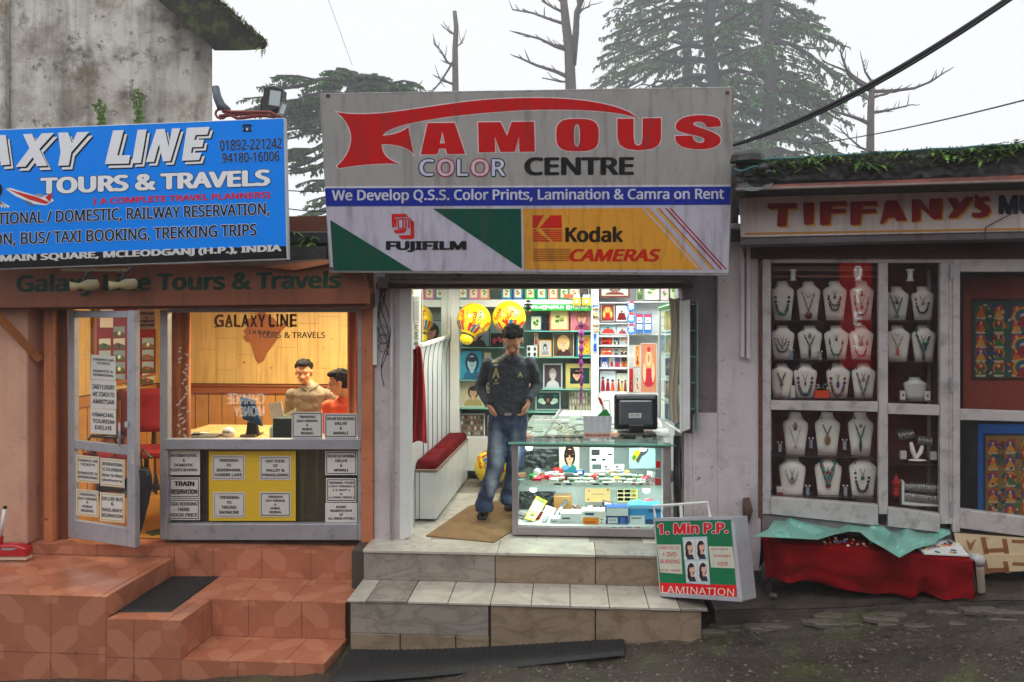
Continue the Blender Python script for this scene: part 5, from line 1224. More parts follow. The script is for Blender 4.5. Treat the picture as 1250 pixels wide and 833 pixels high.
obj('back_board', MB().prism([(CQ(cx0, cy0+ydp), cy0+ydp, .083), (CQ(cx1, cy0+ydp), cy0+ydp, .083), (CQ(cx1, cy0+ydp), cy0+ydp, zt-.06), (CQ(cx0, cy0+ydp), cy0+ydp, zt-.06)], (0, .012, 0)), M('pale_board', (190, 198, 198), rough=.4), ct)
obj('inner_floor', MB().prism([(cx0+.02, cy0+.02, .086), (cx1-.02, cy0+.02, .086), (CQ(cx1, cy0+ydp)-.02, cy0+ydp, .086), (CQ(cx0, cy0+ydp)+.02, cy0+ydp, .086)], (0, 0, .003)), WHITE, ct)
obj('side_board', MB().prism([(cx1-.012, cy0+.03, .09), (CQ(cx1, topy)-.012, topy, .09), (CQ(cx1, topy)-.012, topy, zt-.01), (cx1-.012, cy0+.03, zt-.01)], (.01, 0, 0)), WHITE, ct)
# white table part of the top, seen through the glass, running back
zt2 = zt+.008
def TP(px, py, z=None): return G(px, py, zt2 if z is None else z)
tq = [TP(x, y) for x, y in ((672, 527), (682, 505), (690, 499.5), (722, 499.5), (727, 520), (815, 524), (818, 530), (735, 531))]
obj('top_board', MB().prism([G(665, 533, zt-.02), G(810, 533, zt-.02), G(806, 512, zt-.02), G(722, 499, zt-.02), G(683, 499, zt-.02)], (0, 0, .015)), WHITE, ct)
obj('divider', MB().tube([TP(650, 513), TP(688, 513)], .006, 4).tube([TP(664, 533), TP(686, 499)], .006, 4), FRM, ct)
EML = bpy.data.materials.new('lamp_white'); EML.use_nodes = True; bb = EML.node_tree.nodes['Principled BSDF']
bb.inputs['Emission Color'].default_value = (.95, 1, .97, 1); bb.inputs['Emission Strength'].default_value = 22
for i, (px, py, dy) in enumerate(((646, 548, .3), (785, 549, .25), (651, 599, .3), (789, 600, .25))):
    p = FY(cy0+dy).at(px, py); t = thing('case_lamp', ['upper left', 'upper right', 'lower left', 'lower right'][i]+' small bright lamp inside the glass counter', 'lamp', p, 'lamps inside the counter')
    obj('bulb', MB().ell(p, (.026, .02, .011)), EML, t, smooth=True); obj('holder', MB().box(p.x-.03, p.x+.03, p.y-.02, p.y+.02, p.z+.011, p.z+.018), WHITE, t)
def carea(n, loc, sx_, sy_, e_, c_=(.93, 1, .97)): return area(n, loc, sx_, sy_, e_, c_)
carea('case_light', ((cx0+cx1)/2, cy0+.25, zt-.035), 1.1, .1, 8)
carea('case_light', ((cx0+cx1)/2, cy0+.22, zs-.02), 1.1, .1, 7)
# film boxes in rows
k = 0; rb = random.Random(8)
for row, (dy, dz, x_a, x_b, n) in enumerate(((.10, 0, 690, 784, 15), (.17, .012, 684, 786, 17), (.25, .03, 672, 780, 18))):
    for i in range(n):
        if rb.random() < .12: continue
        px = x_a+(x_b-x_a)*i/(n-1); xx = FX(px, cy0+dy)+rb.uniform(-.01, .01); yy = cy0+dy+rb.uniform(-.015, .015)
        R = Matrix.Rotation(rb.uniform(-.6, .6), 3, 'Z'); hx, hy, hz = .022, .015, .014
        ctr = V((xx, yy, zs+hz+dz)); mb = MB().obox(ctr, hx, hy, hz, R, c=(40, 150, 50))
        mb.obox(ctr+R @ V((0, 0, hz*.55)), hx+.0006, hy+.0006, hz*.47, R, c=(232, 236, 230)); mb.obox(ctr+R @ V((hx*.5, 0, -hz*.3)), hx*.3, hy+.0012, hz*.4, R, c=(206, 50, 40))
        obj('film_box', mb, GLOSS, None, 'small green and white film box on the upper glass shelf of the counter', 'film box', 'green and white film boxes on the counter shelf')
def pbox(px, py0, px1, py1, dy, th, c, label, prints=(), nm='product_box', cat='box', rot=0, group='products inside the counter', bevel=.003):
    pl = FY(cy0+dy); mb = MB().rect(pl, px, py0, px1, py1, th, 0, c=c); o = obj(nm, mb, GLOSS, None, label, cat, group, bevel=bevel)
    if prints:
        m2 = MB()
        for q in prints:
            if len(q) == 5: m2.rect(pl, q[0], q[1], q[2], q[3], 0, .0012, q[4])
            else: m2.text(pl, q[5], q[0], q[1], q[2], q[3], q[4], d=.002, bold=.03)
        obj('print', m2, PAINT, o)
    return o
# lower level
def slant(pts, dy0, dy1, c, label, prints, nm='blister_pack'):
    """a card leaning back: bottom edge at depth dy0, top edge at dy1"""
    (x0, y0), (x1, y1), (x2, y2), (x3, y3) = pts
    P = [FY(cy0+dy0).at(x0, y0), FY(cy0+dy0).at(x1, y1), FY(cy0+dy1).at(x2, y2), FY(cy0+dy1).at(x3, y3)]
    nrm = (P[1]-P[0]).cross(P[3]-P[0]).normalized()
    if nrm.y > 0: nrm = -nrm
    o = obj(nm, MB().prism(P, -nrm*.006, c=c), GLOSS, None, label, 'pack', 'products inside the counter')
    def Q(a, b_, h): p = (P[0]*(1-a)+P[1]*a)*(1-b_)+(P[3]*(1-a)+P[2]*a)*b_; return p+nrm*h
    for (a0, b0, a1, b1, h, cc) in prints:
        obj('blister' if h > .004 else 'print', MB().prism([Q(a0, b0, h), Q(a1, b0, h), Q(a1, b1, h), Q(a0, b1, h)], -nrm*(h-.0004), c=cc), GLOSS, o, bevel=.003 if h > .004 else 0)
slant([(640, 633), (652, 636), (668, 612), (655, 606)], .1, .3, (226, 222, 20), 'yellow and green carded toy leaning inside the counter', [(.12, .1, .88, .9, .002, (226, 230, 200)), (.3, .2, .75, .6, .02, (250, 240, 40)), (.1, .82, .9, .98, .003, (90, 190, 40)), (.35, .3, .65, .5, .024, (190, 196, 190))])
slant([(656, 642), (668, 644), (679, 621), (667, 617)], .08, .26, (236, 234, 236), 'white and pink carded item leaning beside the yellow toy', [(.05, .75, .95, .97, .003, (240, 110, 160)), (.25, .15, .7, .6, .02, (120, 124, 130)), (.1, .05, .9, .12, .003, (60, 60, 70))])
slant([(677, 628), (681, 630), (694, 611), (690, 609)], .2, .36, (70, 74, 76), 'thin grey carded item leaning on the brown carton', [(.2, .1, .8, .5, .003, (160, 164, 150))])
pbox(676, 606, 698, 628, .36, .12, (150, 108, 60), 'brown cardboard carton at the back of the lower counter level', nm='carton')
pbox(671, 633, 683.5, 645, .08, .08, (214, 216, 216), 'small plain white box near the left of the lower counter level', nm='white_box', prints=((673, 636, 680, 637.4, (120, 130, 140)),))
pbox(684, 627, 710, 643, .10, .14, (222, 226, 228), 'long white carton in the lower counter level', ((686, 632, 696, 634, (70, 80, 90)), (686, 637, 702, 638, (180, 186, 190))), nm='white_carton')
pbox(711, 624, 739, 644, .08, .12, (238, 236, 230), 'orange and white film carton in the lower counter level', ((711.5, 632, 731, 643.6, (238, 140, 30)), (714, 626.5, 725, 629, (30, 60, 110)), (714, 636, 727, 638.6, (200, 50, 20), 'Kodak'), (733, 634, 736, 635, (40, 60, 120)), (733, 638, 736, 639, (40, 60, 120))), nm='film_carton')
pbox(740, 620, 767, 643, .10, .12, (30, 66, 130), 'blue and white camera box in the lower counter level', ((740.4, 620.5, 766.6, 630, (222, 228, 230)), (742, 632, 754, 639, (214, 222, 232)), (757, 632, 763, 640, (70, 110, 180)), (743, 634, 752, 636, (60, 80, 120), 'ACCU')), nm='camera_box')
pbox(768, 617, 807, 643, .12, .14, (60, 150, 214), 'large light blue camera box at the right of the lower level', ((768.5, 617.5, 806.5, 621, (150, 206, 236)), (769, 629.5, 787, 641, (222, 230, 232)), (771, 632, 783, 633.4, (70, 90, 110)), (792, 622, 806, 626, (30, 90, 150)), (788, 634, 800, 641, (30, 70, 120))), nm='camera_box')
pbox(714, 596.5, 745, 613, .52, .004, (206, 176, 120), 'tan paper poster pinned at the back of the lower counter level', ((718, 598.5, 720, 600, (140, 40, 30)), (741, 597.5, 743, 599, (60, 40, 30)), (717, 609, 719, 610.5, (60, 40, 30)), (723, 603, 737, 604, (150, 120, 80))), nm='pinned_paper', cat='poster', bevel=0)
pr = [(753, 597, 779, 613, (206, 196, 150))]+[(754+8.4*a, 598+5*b_, 761+8.4*a, 601.5+5*b_, (236, 216, 96)) for a in range(3) for b_ in range(3)]
pbox(752.5, 596.5, 779.5, 613.5, .5, .004, (60, 150, 140), 'yellow grid card at the back of the lower counter level', pr, nm='battery_card', cat='card', bevel=0)
for i, (x0, y0, c_) in enumerate(((742, 607, (70, 50, 60)), (748, 610, (60, 120, 190)), (738, 613, (40, 44, 50)), (704, 612, (120, 96, 90)), (722, 614, (90, 60, 50)), (776, 607, (60, 170, 150)), (790, 606, (206, 96, 110)), (796, 610, (60, 180, 170)))):
    R = Euler((.3*i, .2, .6*i)).to_matrix(); p = FY(cy0+.32).at(x0, y0+8)
    obj('wrapped_item', MB().obox(p, .05, .03, .018, R, c=c_).obox(p+R @ V((0, -.001, .0)), .03, .031, .012, R, c=(226, 226, 226)), GLOSS, None, ['dark red', 'blue', 'black', 'brown', 'dark brown', 'sea green', 'pink', 'turquoise'][i]+' wrapped packet in the heap behind the camera boxes', 'packet', 'heap of packets in the counter', bevel=.003)
# upper level back items
o = pbox(683, 541.5, 707, 578, .42, .004, (206, 212, 190), 'portrait card of a person in dark glasses standing in the counter', nm='portrait_card', cat='picture', bevel=0)
m2 = picture(MB(), FY(cy0+.42), 684, 542, 706, 577, 'face', .0015, [(190, 200, 170), (40, 26, 22), (206, 150, 122), (30, 120, 130), .02]); m2.disc(FY(cy0+.42), 692, 557, 2.6, 2, .004, (30, 22, 24)).disc(FY(cy0+.42), 698.5, 557, 2.6, 2, .004, (30, 22, 24)).disc(FY(cy0+.42), 690, 571, 4.5, 3, .004, (96, 150, 210))
obj('print', m2, GLOSS, o)
pbox(720, 543, 749, 577, .45, .003, (214, 218, 220), 'white poster with small pictures of cameras in the counter', ((722, 549, 732, 556, (56, 56, 60)), (733.5, 545.5, 747, 546.4, (120, 126, 130)), (722, 560, 728, 563, (40, 40, 44)), (742, 554, 747, 556, (40, 40, 44)), (735, 560, 739, 562.5, (50, 50, 54)), (723, 567, 734, 573, (90, 100, 100)), (729, 550, 745, 551, (150, 150, 154))), nm='camera_poster', cat='poster', bevel=0)
for i, x0 in enumerate((736, 750)): pbox(x0, 567, x0+12, 575.5, .36, .003, (226, 230, 232), ['left', 'right'][i]+' small white price card standing behind the film boxes', ((x0+2, 569, x0+5, 571, (60, 60, 64)), (x0+2, 573, x0+9, 573.8, (60, 60, 64))), nm='price_card', cat='card', bevel=0)
pbox(768, 543, 800, 572, .45, .003, (170, 206, 206), 'pale blue poster with a yellow camcorder', (), nm='camcorder_poster', cat='poster', bevel=0)
mp2 = FY(cy0+.45); m2 = MB().flat(mp2, [(770, 560), (776, 549), (783, 552), (777, 564)], .002, (226, 200, 30)).flat(mp2, [(776, 562), (784, 549), (792, 548), (790, 553), (783, 558), (779, 566)], .0035, (70, 74, 76)).flat(mp2, [(771, 559), (774, 555), (777, 558), (774, 563)], .005, (60, 130, 60))
obj('print', m2, PAINT, bpy.data.objects[[o.name for o in bpy.data.objects if o.name.startswith('camcorder_poster')][0]])
for i in range(9):
    a, b_ = 779+rb.random()*18, 571+rb.random()*13; p = FY(cy0+.12+rb.random()*.1).at(a, b_); p.z = zs+.006+.05*rb.random()
    obj('sweet', MB().ell(p, (.02, .012, .01), Euler((0, rb.random(), rb.random()*3)).to_matrix(), 8, 5, c=rb.choice([(240, 120, 150), (236, 236, 240), (220, 40, 60)])), GLOSS, None, 'pink and white wrapped piece in the pile at the right of the shelf', 'packet', 'pile of pink and white pieces', smooth=True)
for i, (a, b_, c2, d2, cc) in enumerate(((800.5, 563, 806.5, 571.5, (226, 20, 30)), (800, 573, 807, 583, (150, 160, 170)), (799.5, 584.5, 807, 593, (206, 16, 26)))): pbox(a, b_, c2, d2, .05, .012, cc, ['upper red', 'grey', 'lower red'][i]+' square box at the right end of the upper shelf', nm='square_box')
cl_ = [(30, 50, 110), (60, 60, 70), (200, 206, 206), (226, 110, 60), (60, 90, 150), (236, 236, 230), (206, 60, 50), (50, 120, 70)]
for row, (y0, xa_, xb_) in enumerate(((589.5, 664, 800), (642.5, 637, 806))):
    x0 = xa_; i = 0
    while x0 < xb_-6:
        wd = rb.uniform(7, 13); pl = FY(cy0+.022)
        mb = MB().rect(pl, x0, y0, x0+wd, y0+3.6, .002, 0, c=(230, 232, 230)).rect(pl, x0+1, y0+.8, x0+wd*.7, y0+2.8, 0, .001, rb.choice(cl_))
        obj('price_tag', mb, PAINT, None, 'small printed price tag along the '+['upper shelf edge', 'bottom edge'][row]+' of the counter', 'tag', ['price tags on the upper shelf edge', 'price tags on the bottom edge'][row])
        x0 += wd+.7
for i in range(16):
    px = 634+rb.random()*44; p = FY(cy0+.15+rb.random()*.32).at(px, 575); p.z = zs+.012+.02*rb.random()
    R = Euler((rb.uniform(-.2, .2), 0, rb.random()*3)).to_matrix(); cc = [(220, 224, 224), (206, 34, 60), (226, 60, 60), (190, 200, 206), (60, 150, 90), (170, 120, 90), (236, 236, 236), (120, 140, 150)][i % 8]
    nmc = ['white', 'crimson', 'red', 'silver grey', 'green', 'tan', 'bright white', 'slate'][i % 8]
    obj('packet', MB().obox(p, rb.uniform(.03, .05), .025, rb.uniform(.008, .018), R, c=cc), GLOSS, None, f'{nmc} packet lying in the jumble at the left of the upper shelf', 'packet', f'{nmc} packets in the shelf jumble', bevel=.002)
for i in range(34):
    px = 636+rb.random()*166; low = i % 2; p = FY(cy0+.2+rb.random()*.2).at(px, 560); p.z = (.10 if low else zs+.02)+.03*rb.random(); cc, nmc = [((206, 40, 40), 'red'), ((30, 80, 160), 'blue'), ((236, 190, 40), 'yellow'), ((226, 226, 226), 'white'), ((40, 40, 44), 'black'), ((40, 140, 70), 'green'), ((150, 150, 156), 'grey')][i % 7]; R = Euler((rb.uniform(-.3, .3), 0, rb.random()*3)).to_matrix()
    obj('small_pack', MB().obox(p, rb.uniform(.03, .05), rb.uniform(.012, .025), rb.uniform(.015, .03), R, c=cc).obox(p+V((0, 0, .001)), .02, .026, .01, R, c=(220, 220, 216)), GLOSS, None, f'small {nmc} pack in the clutter on the '+['upper shelf', 'floor'][low]+' of the counter', 'pack', f'{nmc} packs on the counter '+['shelf', 'floor'][low], bevel=.002)
for i in range(18):
    p = G(672+rb.random()*130, 512+rb.random()*18, zt+.012+.004*i*.5); R = Matrix.Rotation(rb.random()*3, 3, 'Z'); cc, nmc = [((226, 222, 206), 'cream'), ((96, 110, 126), 'slate blue'), ((196, 120, 90), 'terracotta'), ((150, 156, 150), 'grey')][i % 4]
    obj('loose_print', MB().obox(p, .05, .035, .001, R, c=cc), PAINT, None, f'{nmc} loose print scattered on the counter top', 'print', f'{nmc} loose prints on the counter top')
# black bags at the back left of counter
def blob(u, v): return FY(cy0+.5).at(632+50*u, 548+24*v, .03*noise.noise(V((u*9, v*9, 1))))
obj('black_bag', MB().grid(blob, 24, 14), M('black_polythene', (52, 58, 60), rough=.22, var=.4, vs=16, bump=.5, bs=14), None, 'crumpled dark plastic at the back left of the upper counter level', 'plastic bag', smooth=True)
def blob2(u, v): return FY(cy0+.5).at(634+44*u, 600+22*v, .04*noise.noise(V((u*8, v*8, 4))))
obj('black_bag', MB().grid(blob2, 24, 14), bpy.data.materials['black_polythene'], None, 'crumpled dark plastic behind the yellow toy in the lower counter level', 'plastic bag', smooth=True)

# ---- things on the counter top
mpl = FY(.62)
t = thing('computer_monitor', 'black monitor seen from behind with a small white label on the counter', 'monitor', mpl.at(776, 528))
obj('casing', MB().rect(mpl, 750, 482, 803, 525, .05, 0), BLACKP, t, bevel=.012)
obj('rear_panel', MB().rect(mpl, 756, 489, 797, 520, .03, .03), M('grey_plastic', (92, 96, 102), rough=.25, var=.1, bump=0), t, bevel=.012)
obj('vent_ridge', MB().rect(mpl, 753, 483.5, 800, 487, .02, .02), M('vent_grey', (120, 124, 126), rough=.4, bump=.8, bs=120), t)
obj('label', MB().rect(mpl, 767.5, 504.5, 783, 510.5, .001, .032, c=(226, 228, 226)).text(mpl, 'EB-700', 769, 506, 781, 509, (70, 70, 80), d=.034), PAINT, t)
obj('stand', MB().rect(mpl, 768, 519, 786, 529, .03, .06), BLACKP, t, bevel=.004)
obj('base', MB().obox(G(777, 529, zt+.015), .16, .1, .012), BLACKP, t, bevel=.006)
p = G(790, 531, zt+.01); obj('cables_heap', MB().tube([G(762, 530, zt+.02), G(775, 532, zt+.03), G(790, 529, zt+.02), G(800, 533, zt+.02), G(785, 534, zt+.02)], .012, 6).obox(G(768, 534, zt+.012), .05, .03, .012), BLACKP, None, 'black adapter and cables lying in front of the monitor', 'adapter', smooth=False)
obj('white_leaflets', MB().prism([G(795, 531, zt+.01), G(818, 533, zt+.01), G(815, 524, zt+.03), G(798, 525, zt+.03)], (0, 0, .006), c=(206, 212, 210)), PAINT, None, 'white leaflets lying at the right end of the counter top', 'leaflets')
bp2 = FY(.3)
bxo = thing('donation_box', 'white cloth lined box with a small flag on the counter', 'box', bp2.at(730, 536))
def wb(u, v): return bp2.at(711.5+(1.5*v)+(35.5-2.5*v)*u, 508+20*v, .006*sin(u*30)*(1-v))
obj('bag', MB().grid(wb, 40, 8), M('white_fabric', (206, 206, 212), rough=.8, var=.08, vs=20, bump=.1), bxo, smooth=True)
obj('side', MB().prism([bp2.at(711.5, 508), bp2.at(713, 528), FY(.5).at(716, 524), FY(.5).at(714, 507)], (.003, 0, 0)).prism([bp2.at(747, 508), bp2.at(746, 528), FY(.5).at(743, 524), FY(.5).at(744, 507)], (-.003, 0, 0)), bpy.data.materials['white_fabric'], bxo)
lb = obj('front_label', MB().rect(bp2, 712, 528, 746, 535.5, .01, .003, c=(222, 196, 186)), PAINT, bxo)
obj('lettering', MB().text(bp2, 'DIGITAL ID CARD PHOTO', 714, 530, 744, 533.2, (170, 50, 50), d=.007, bold=.03), PAINT, lb)
fg = thing('small_flag', 'small red and white paper flag on a stick with a green base in the box', 'flag', FY(.45).at(738, 508))
gpn = FY(.45)
obj('cloth', MB().quad(gpn, [(729.5, 484), (734, 487), (737, 495), (733, 494)], .003, 0, c=(222, 40, 30)).quad(gpn, [(733, 494), (737, 495), (741, 503), (736, 503)], .003, 0, c=(232, 232, 226)).quad(gpn, [(729, 508), (736, 501), (741, 500), (746, 509)], .003, .004, c=(20, 130, 50)), CLOTHP, fg)
obj('stick', MB().tube([gpn.at(744, 490), gpn.at(745, 508)], .003, 5).tube([gpn.at(736, 490), gpn.at(744, 489)], .003, 5), BLACKP, fg)
mb = MB()
for i in range(26):
    a = G(690+rb.uniform(-13, 14), 526+rb.uniform(-7, 5), zt+.012+.03*rb.random()); b_ = a+V((rb.uniform(-.1, .1), rb.uniform(-.06, .06), rb.uniform(-.01, .02)))
    mb.tube([a, (a+b_)/2+V((0, 0, .02)), b_], .0035, 4, c=rb.choice([(206, 196, 170), (120, 106, 90), (180, 170, 150)]))
obj('ribbons', mb, CLOTHP, None, 'tangle of pale ribbons and straps heaped on the counter top', 'ribbons')
for i in range(9):
    a = G(640+rb.uniform(-6, 18), 527+rb.uniform(-8, 8), zt-.05); R = Matrix.Rotation(rb.random()*3, 3, 'Z')
    cc = [(196, 110, 96), (206, 206, 200), (150, 150, 140), (226, 214, 190), (90, 80, 76)][i % 5]
    obj('card', MB().obox(a, .05, .03, .002+.001*i, R, c=cc), PAINT, None, ['brick red', 'white', 'grey', 'cream', 'dark'][i % 5]+' card lying under the glass at the left of the counter top', 'card', ['brick red', 'white', 'grey', 'cream', 'dark'][i % 5]+' cards under the glass top')
obj('upper_tray', MB().prism([G(632, 535, zt-.06), G(663, 533, zt-.06), G(684, 505, zt-.06), G(652, 505, zt-.06)], (0, 0, .004)), WHITE, ct)
for i, (a, b_) in enumerate(((700, 533), (722, 535))): pass
# shop light
tl = thing('tube_light', 'white ceiling tube light inside the photo shop', 'lamp', (.4, 1.0, 2.25))
obj('housing', MB().box(-.2, 1.0, .95, 1.05, 2.27, 2.298), WHITE, tl); obj('tube', MB().tube([(-.15, 1.0, 2.25), (.95, 1.0, 2.25)], .016, 8), EML, tl)
area('shop_light', (.2, .3, 2.2), 1.8, .3, 30, (.95, 1, .97)); area('shop_light', (.3, 1.5, 2.22), 1.8, .6, 48, (.95, 1, .97))
# ---------------------------------------------------------------- big sign boards
s0 = FY(-.45).at(640, 335); s1 = FY(-.65).at(640, 110); sv = s1-s0
SP = Pl(s0, V((0, -1, -.0)).cross(V((0, 0, 1))).cross(sv) if False else V((0, -sv.z, sv.y)))
if SP.n.y > 0: SP.n = -SP.n
fs = thing('photo_shop_sign', 'huge lit box sign over the photo shop with a red swooping name on grey', 'sign', SP.at(640, 335))
Q0 = [(390, 114), (896, 106), (891, 337), (402, 333)]
obj('box', MB().quad(SP, Q0, .2), M('dirty_white_metal', (150, 148, 148), rough=.5, var=.15, streak=[(14, .8, .5, .7, (90, 80, 74), .6)]), fs, bevel=.004)
mb = MB()
def sl(x, yl): return yl
mb.flat(SP, [(392.5, 116.5), (893.5, 108.5), (892, 227), (397, 229)], .003, (162, 160, 158))
mb.flat(SP, [(397, 227.5), (892, 225.5), (892, 229), (397, 231)], .004, (206, 204, 214))
mb.flat(SP, [(397, 230), (892, 228), (891.5, 250), (398, 252)], .005, (22, 46, 158))
mb.flat(SP, [(398, 252), (891.5, 250), (889, 333.5), (404, 330)], .003, (190, 186, 204))
GRN = (10, 78, 62)
mb.flat(SP, [(403, 268.5), (503.5, 330.5), (407, 330.5)], .0045, GRN)
mb.flat(SP, [(528.5, 255), (636, 255), (637, 328.5)], .0045, GRN)
mb.flat(SP, [(638, 255), (792, 254), (858, 329.5), (640, 329.5)], .0045, (222, 156, 54))
for a, wd, cc in ((784, 2.4, (190, 186, 204)), (793, 1.6, (190, 186, 204)), (800, 3.2, (226, 170, 70)), (803.5, 1.2, (150, 26, 24)), (812, 2.0, (178, 24, 36)), (817.5, 1.8, (178, 24, 36))):
    k = 73/75.*1.0; mb.flat(SP, [(a, 254.3), (a+wd, 254.3), (a+wd+68, 328.8), (a+68, 328.8)], .006, cc)
obj('printed_face', mb, SIGNP, fs)
REDL = (198, 20, 22); WLN = (220, 208, 214)
def bez(pts, n=10):
    out = []
    for i in range(0, len(pts)-3, 4):
        p0, p1, p2, p3 = pts[i:i+4]
        for k in range(n):
            t = k/n; m_ = 1-t; out.append((m_**3*p0[0]+3*m_*m_*t*p1[0]+3*m_*t*t*p2[0]+t**3*p3[0], m_**3*p0[1]+3*m_*m_*t*p1[1]+3*m_*t*t*p2[1]+t**3*p3[1]))
    return out
def shape(pl, pts, c, d, holes=None, ow=1.3, oc=WLN, parent=None, name='letter', mat=None, gr=True):
    """filled outline with a lighter keyline around it"""
    def grow(P, w_):
        A = sum(P[i][0]*P[(i+1) % len(P)][1]-P[(i+1) % len(P)][0]*P[i][1] for i in range(len(P))); sg = 1 if A > 0 else -1; out = []
        n = len(P)
        for i in range(n):
            a = P[i-1]; b_ = P[i]; c_ = P[(i+1) % n]
            e1 = V((b_[0]-a[0], b_[1]-a[1])); e2 = V((c_[0]-b_[0], c_[1]-b_[1]))
            if e1.length < 1e-6 or e2.length < 1e-6: out.append(b_); continue
            e1.normalize(); e2.normalize(); n1 = V((e1.y, -e1.x))*sg; n2 = V((e2.y, -e2.x))*sg
            m_ = (n1+n2); m_ = m_.normalized() if m_.length > .2 else n1; q = w_/max(.45, m_.dot(n1)); out.append((b_[0]+m_.x*q, b_[1]+m_.y*q))
        return out
    mb = MB()
    mb.flat(pl, grow(pts, ow), d, oc); mb.flat(pl, pts, d+.0015, c)
    for h in holes or []:
        mb.flat(pl, h, d+.002, oc); mb.flat(pl, grow(h, -ow*.9), d+.0028, (162, 160, 158) if gr else oc)
    return obj(name, mb, mat or SIGNP, parent)
F = bez([(411, 137), (428, 141), (460, 139.5), (478, 137), (478, 137), (520, 132), (560, 124), (600, 121.5), (600, 121.5), (650, 118.5), (740, 116), (781, 144)])
F += bez([(780, 145), (752, 134), (700, 133), (640, 134.5), (640, 134.5), (580, 138), (540, 143), (520, 147), (520, 147), (495, 151), (470, 158), (467, 166)])
F += bez([(467, 166), (485, 165), (497, 158), (501, 152.5)], 6)+[(505, 189)]
F += bez([(505, 189), (500, 180), (484, 176), (466, 176)], 6)
F += bez([(466, 176), (466, 190), (475, 196), (488, 200), (488, 200), (460, 199), (430, 202), (406, 207)])
F += bez([(406, 207), (430, 190), (440, 160), (411, 137)], 12)[1:]
def drp(P): return [p for i, p in enumerate(P) if i == 0 or (abs(p[0]-P[i-1][0])+abs(p[1]-P[i-1][1]) > .3)]
shape(SP, drp(F)[::-1], REDL, .004, parent=fs)
shape(SP, [(522, 150.5), (555, 150), (568, 188), (546, 188.3), (544, 181.5), (536, 181.7), (534, 188.5), (513.5, 188.8)], REDL, .004, holes=[[(540, 161), (543, 175), (537, 175.3)]], parent=fs)
shape(SP, [(583.5, 149.5), (611, 149.3), (619, 166), (624.5, 149), (652, 148.7), (653, 185.3), (634, 185.5), (633.5, 167), (628.5, 185.6), (611, 185.8), (604, 167), (604.5, 185.9), (584.5, 186.2)], REDL, .004, parent=fs)
def rrect(cx, cy, rx, ry, p=3.2, n=36):
    return [(cx+rx*abs(cos(a))**(2/p)*(1 if cos(a) > 0 else -1), cy+ry*abs(sin(a))**(2/p)*(1 if sin(a) > 0 else -1)) for a in [2*pi*i/n+.01 for i in range(n)]]
shape(SP, rrect(705, 165, 26, 19.8), REDL, .004, holes=[rrect(704.3, 165.5, 3.6, 13.5, 2.6, 20)], parent=fs)
shape(SP, [(753.5, 145.2), (773.5, 145), (773.5, 168)]+[(775, 176), (779, 178), (783, 176), (784.5, 168)]+[(784.5, 144.6), (807, 144.2), (807, 170), (804, 177), (796, 181.8), (780, 183.6), (765, 182), (756.5, 177), (753.7, 168)], REDL, .004, parent=fs)
S_ = bez([(880, 154.5), (866, 155), (864, 156), (862, 155), (862, 155), (862, 148), (848, 147), (846, 151), (846, 151), (845, 156), (880, 160), (880, 171), (880, 171), (880, 184), (846, 185), (832, 179), (832, 179), (825, 175), (824, 170), (824.5, 166)])
S_ += bez([(824.5, 166.2), (832, 166), (840, 165.5), (845.5, 166), (845.5, 166), (846, 176), (860, 177), (860, 171), (860, 171), (861, 164), (824, 165), (824.5, 155), (824.5, 155), (826, 139), (858, 139), (873, 143), (873, 143), (879, 145), (880, 149), (880, 154.5)])
shape(SP, drp(S_)[:-1], REDL, .004, parent=fs)
tx = []
def lett(t, x0, y0, x1, y1, c, parent=fs, pl=SP, **k):
    o = obj('lettering', MB().text(pl, t, x0, y0, x1, y1, c, **k), SIGNP, parent); return o
x = 512
for ch, w_, c_, oc in (('C', 19.5, (200, 204, 224), (24, 30, 70)), ('O', 22, (216, 196, 214), (170, 24, 50)), ('L', 15, (200, 204, 224), (24, 30, 70)), ('O', 23, (216, 196, 214), (170, 24, 50)), ('R', 18, (200, 204, 224), (24, 30, 70))):
    lett(ch, x, 194.5, x+w_-1.5, 215, c_, d=.005, bold=.015, outline=(.035, oc)); x += w_+2.2
lett('CENTRE', 640, 192, 774, 214.5, (26, 28, 32), slope=-.004, d=.005, bold=.035)
lett('We Develop Q.S.S. Color Prints, Lamination & Camra on Rent', 405, 231.5, 884, 249, (204, 206, 222), slope=-.004, d=.007, bold=.022)
lett('FUJIFILM', 471, 294.5, 569.5, 308, (26, 26, 30), slope=-.002, d=.005, bold=.05)
# small square film emblem
mb = MB(); R2 = (206, 30, 30)
for q in ([(478, 261.5), (495, 261), (499, 265), (481, 265.5), (481, 279), (478.5, 277)], [(499, 265), (505, 271), (505.5, 291), (503, 291.5), (501, 271)], [(486, 287.5), (501, 287), (501, 271), (505.5, 271), (505.5, 288), (502, 291.8), (490, 292)], [(480, 281), (492, 280.5), (496, 276), (496, 282), (493, 284.5), (483, 284.8)],
          [(481, 266.8), (484, 266.8), (484, 277), (481.5, 277)], [(485, 269), (486.8, 269), (487, 278.3), (491, 278.2), (491, 269), (492.8, 269), (492.8, 279.8), (485.4, 280)], [(484, 266.8), (499.8, 266.4), (500, 268.2), (484, 268.4)], [(494.3, 269), (496.4, 269), (496.4, 276), (494.4, 278)], [(498, 269), (500, 269), (500, 279), (498, 279)]): mb.flat(SP, q, .006, R2)
obj('emblem', mb, SIGNP, fs)
mb = MB(); R3 = (206, 34, 26)
mb.flat(SP, [(650.3, 263), (664, 263), (655, 278.5), (650, 278.5)], .006, R3).flat(SP, [(672, 263), (685.5, 263), (686, 278.5), (658, 278.7)], .006, R3)
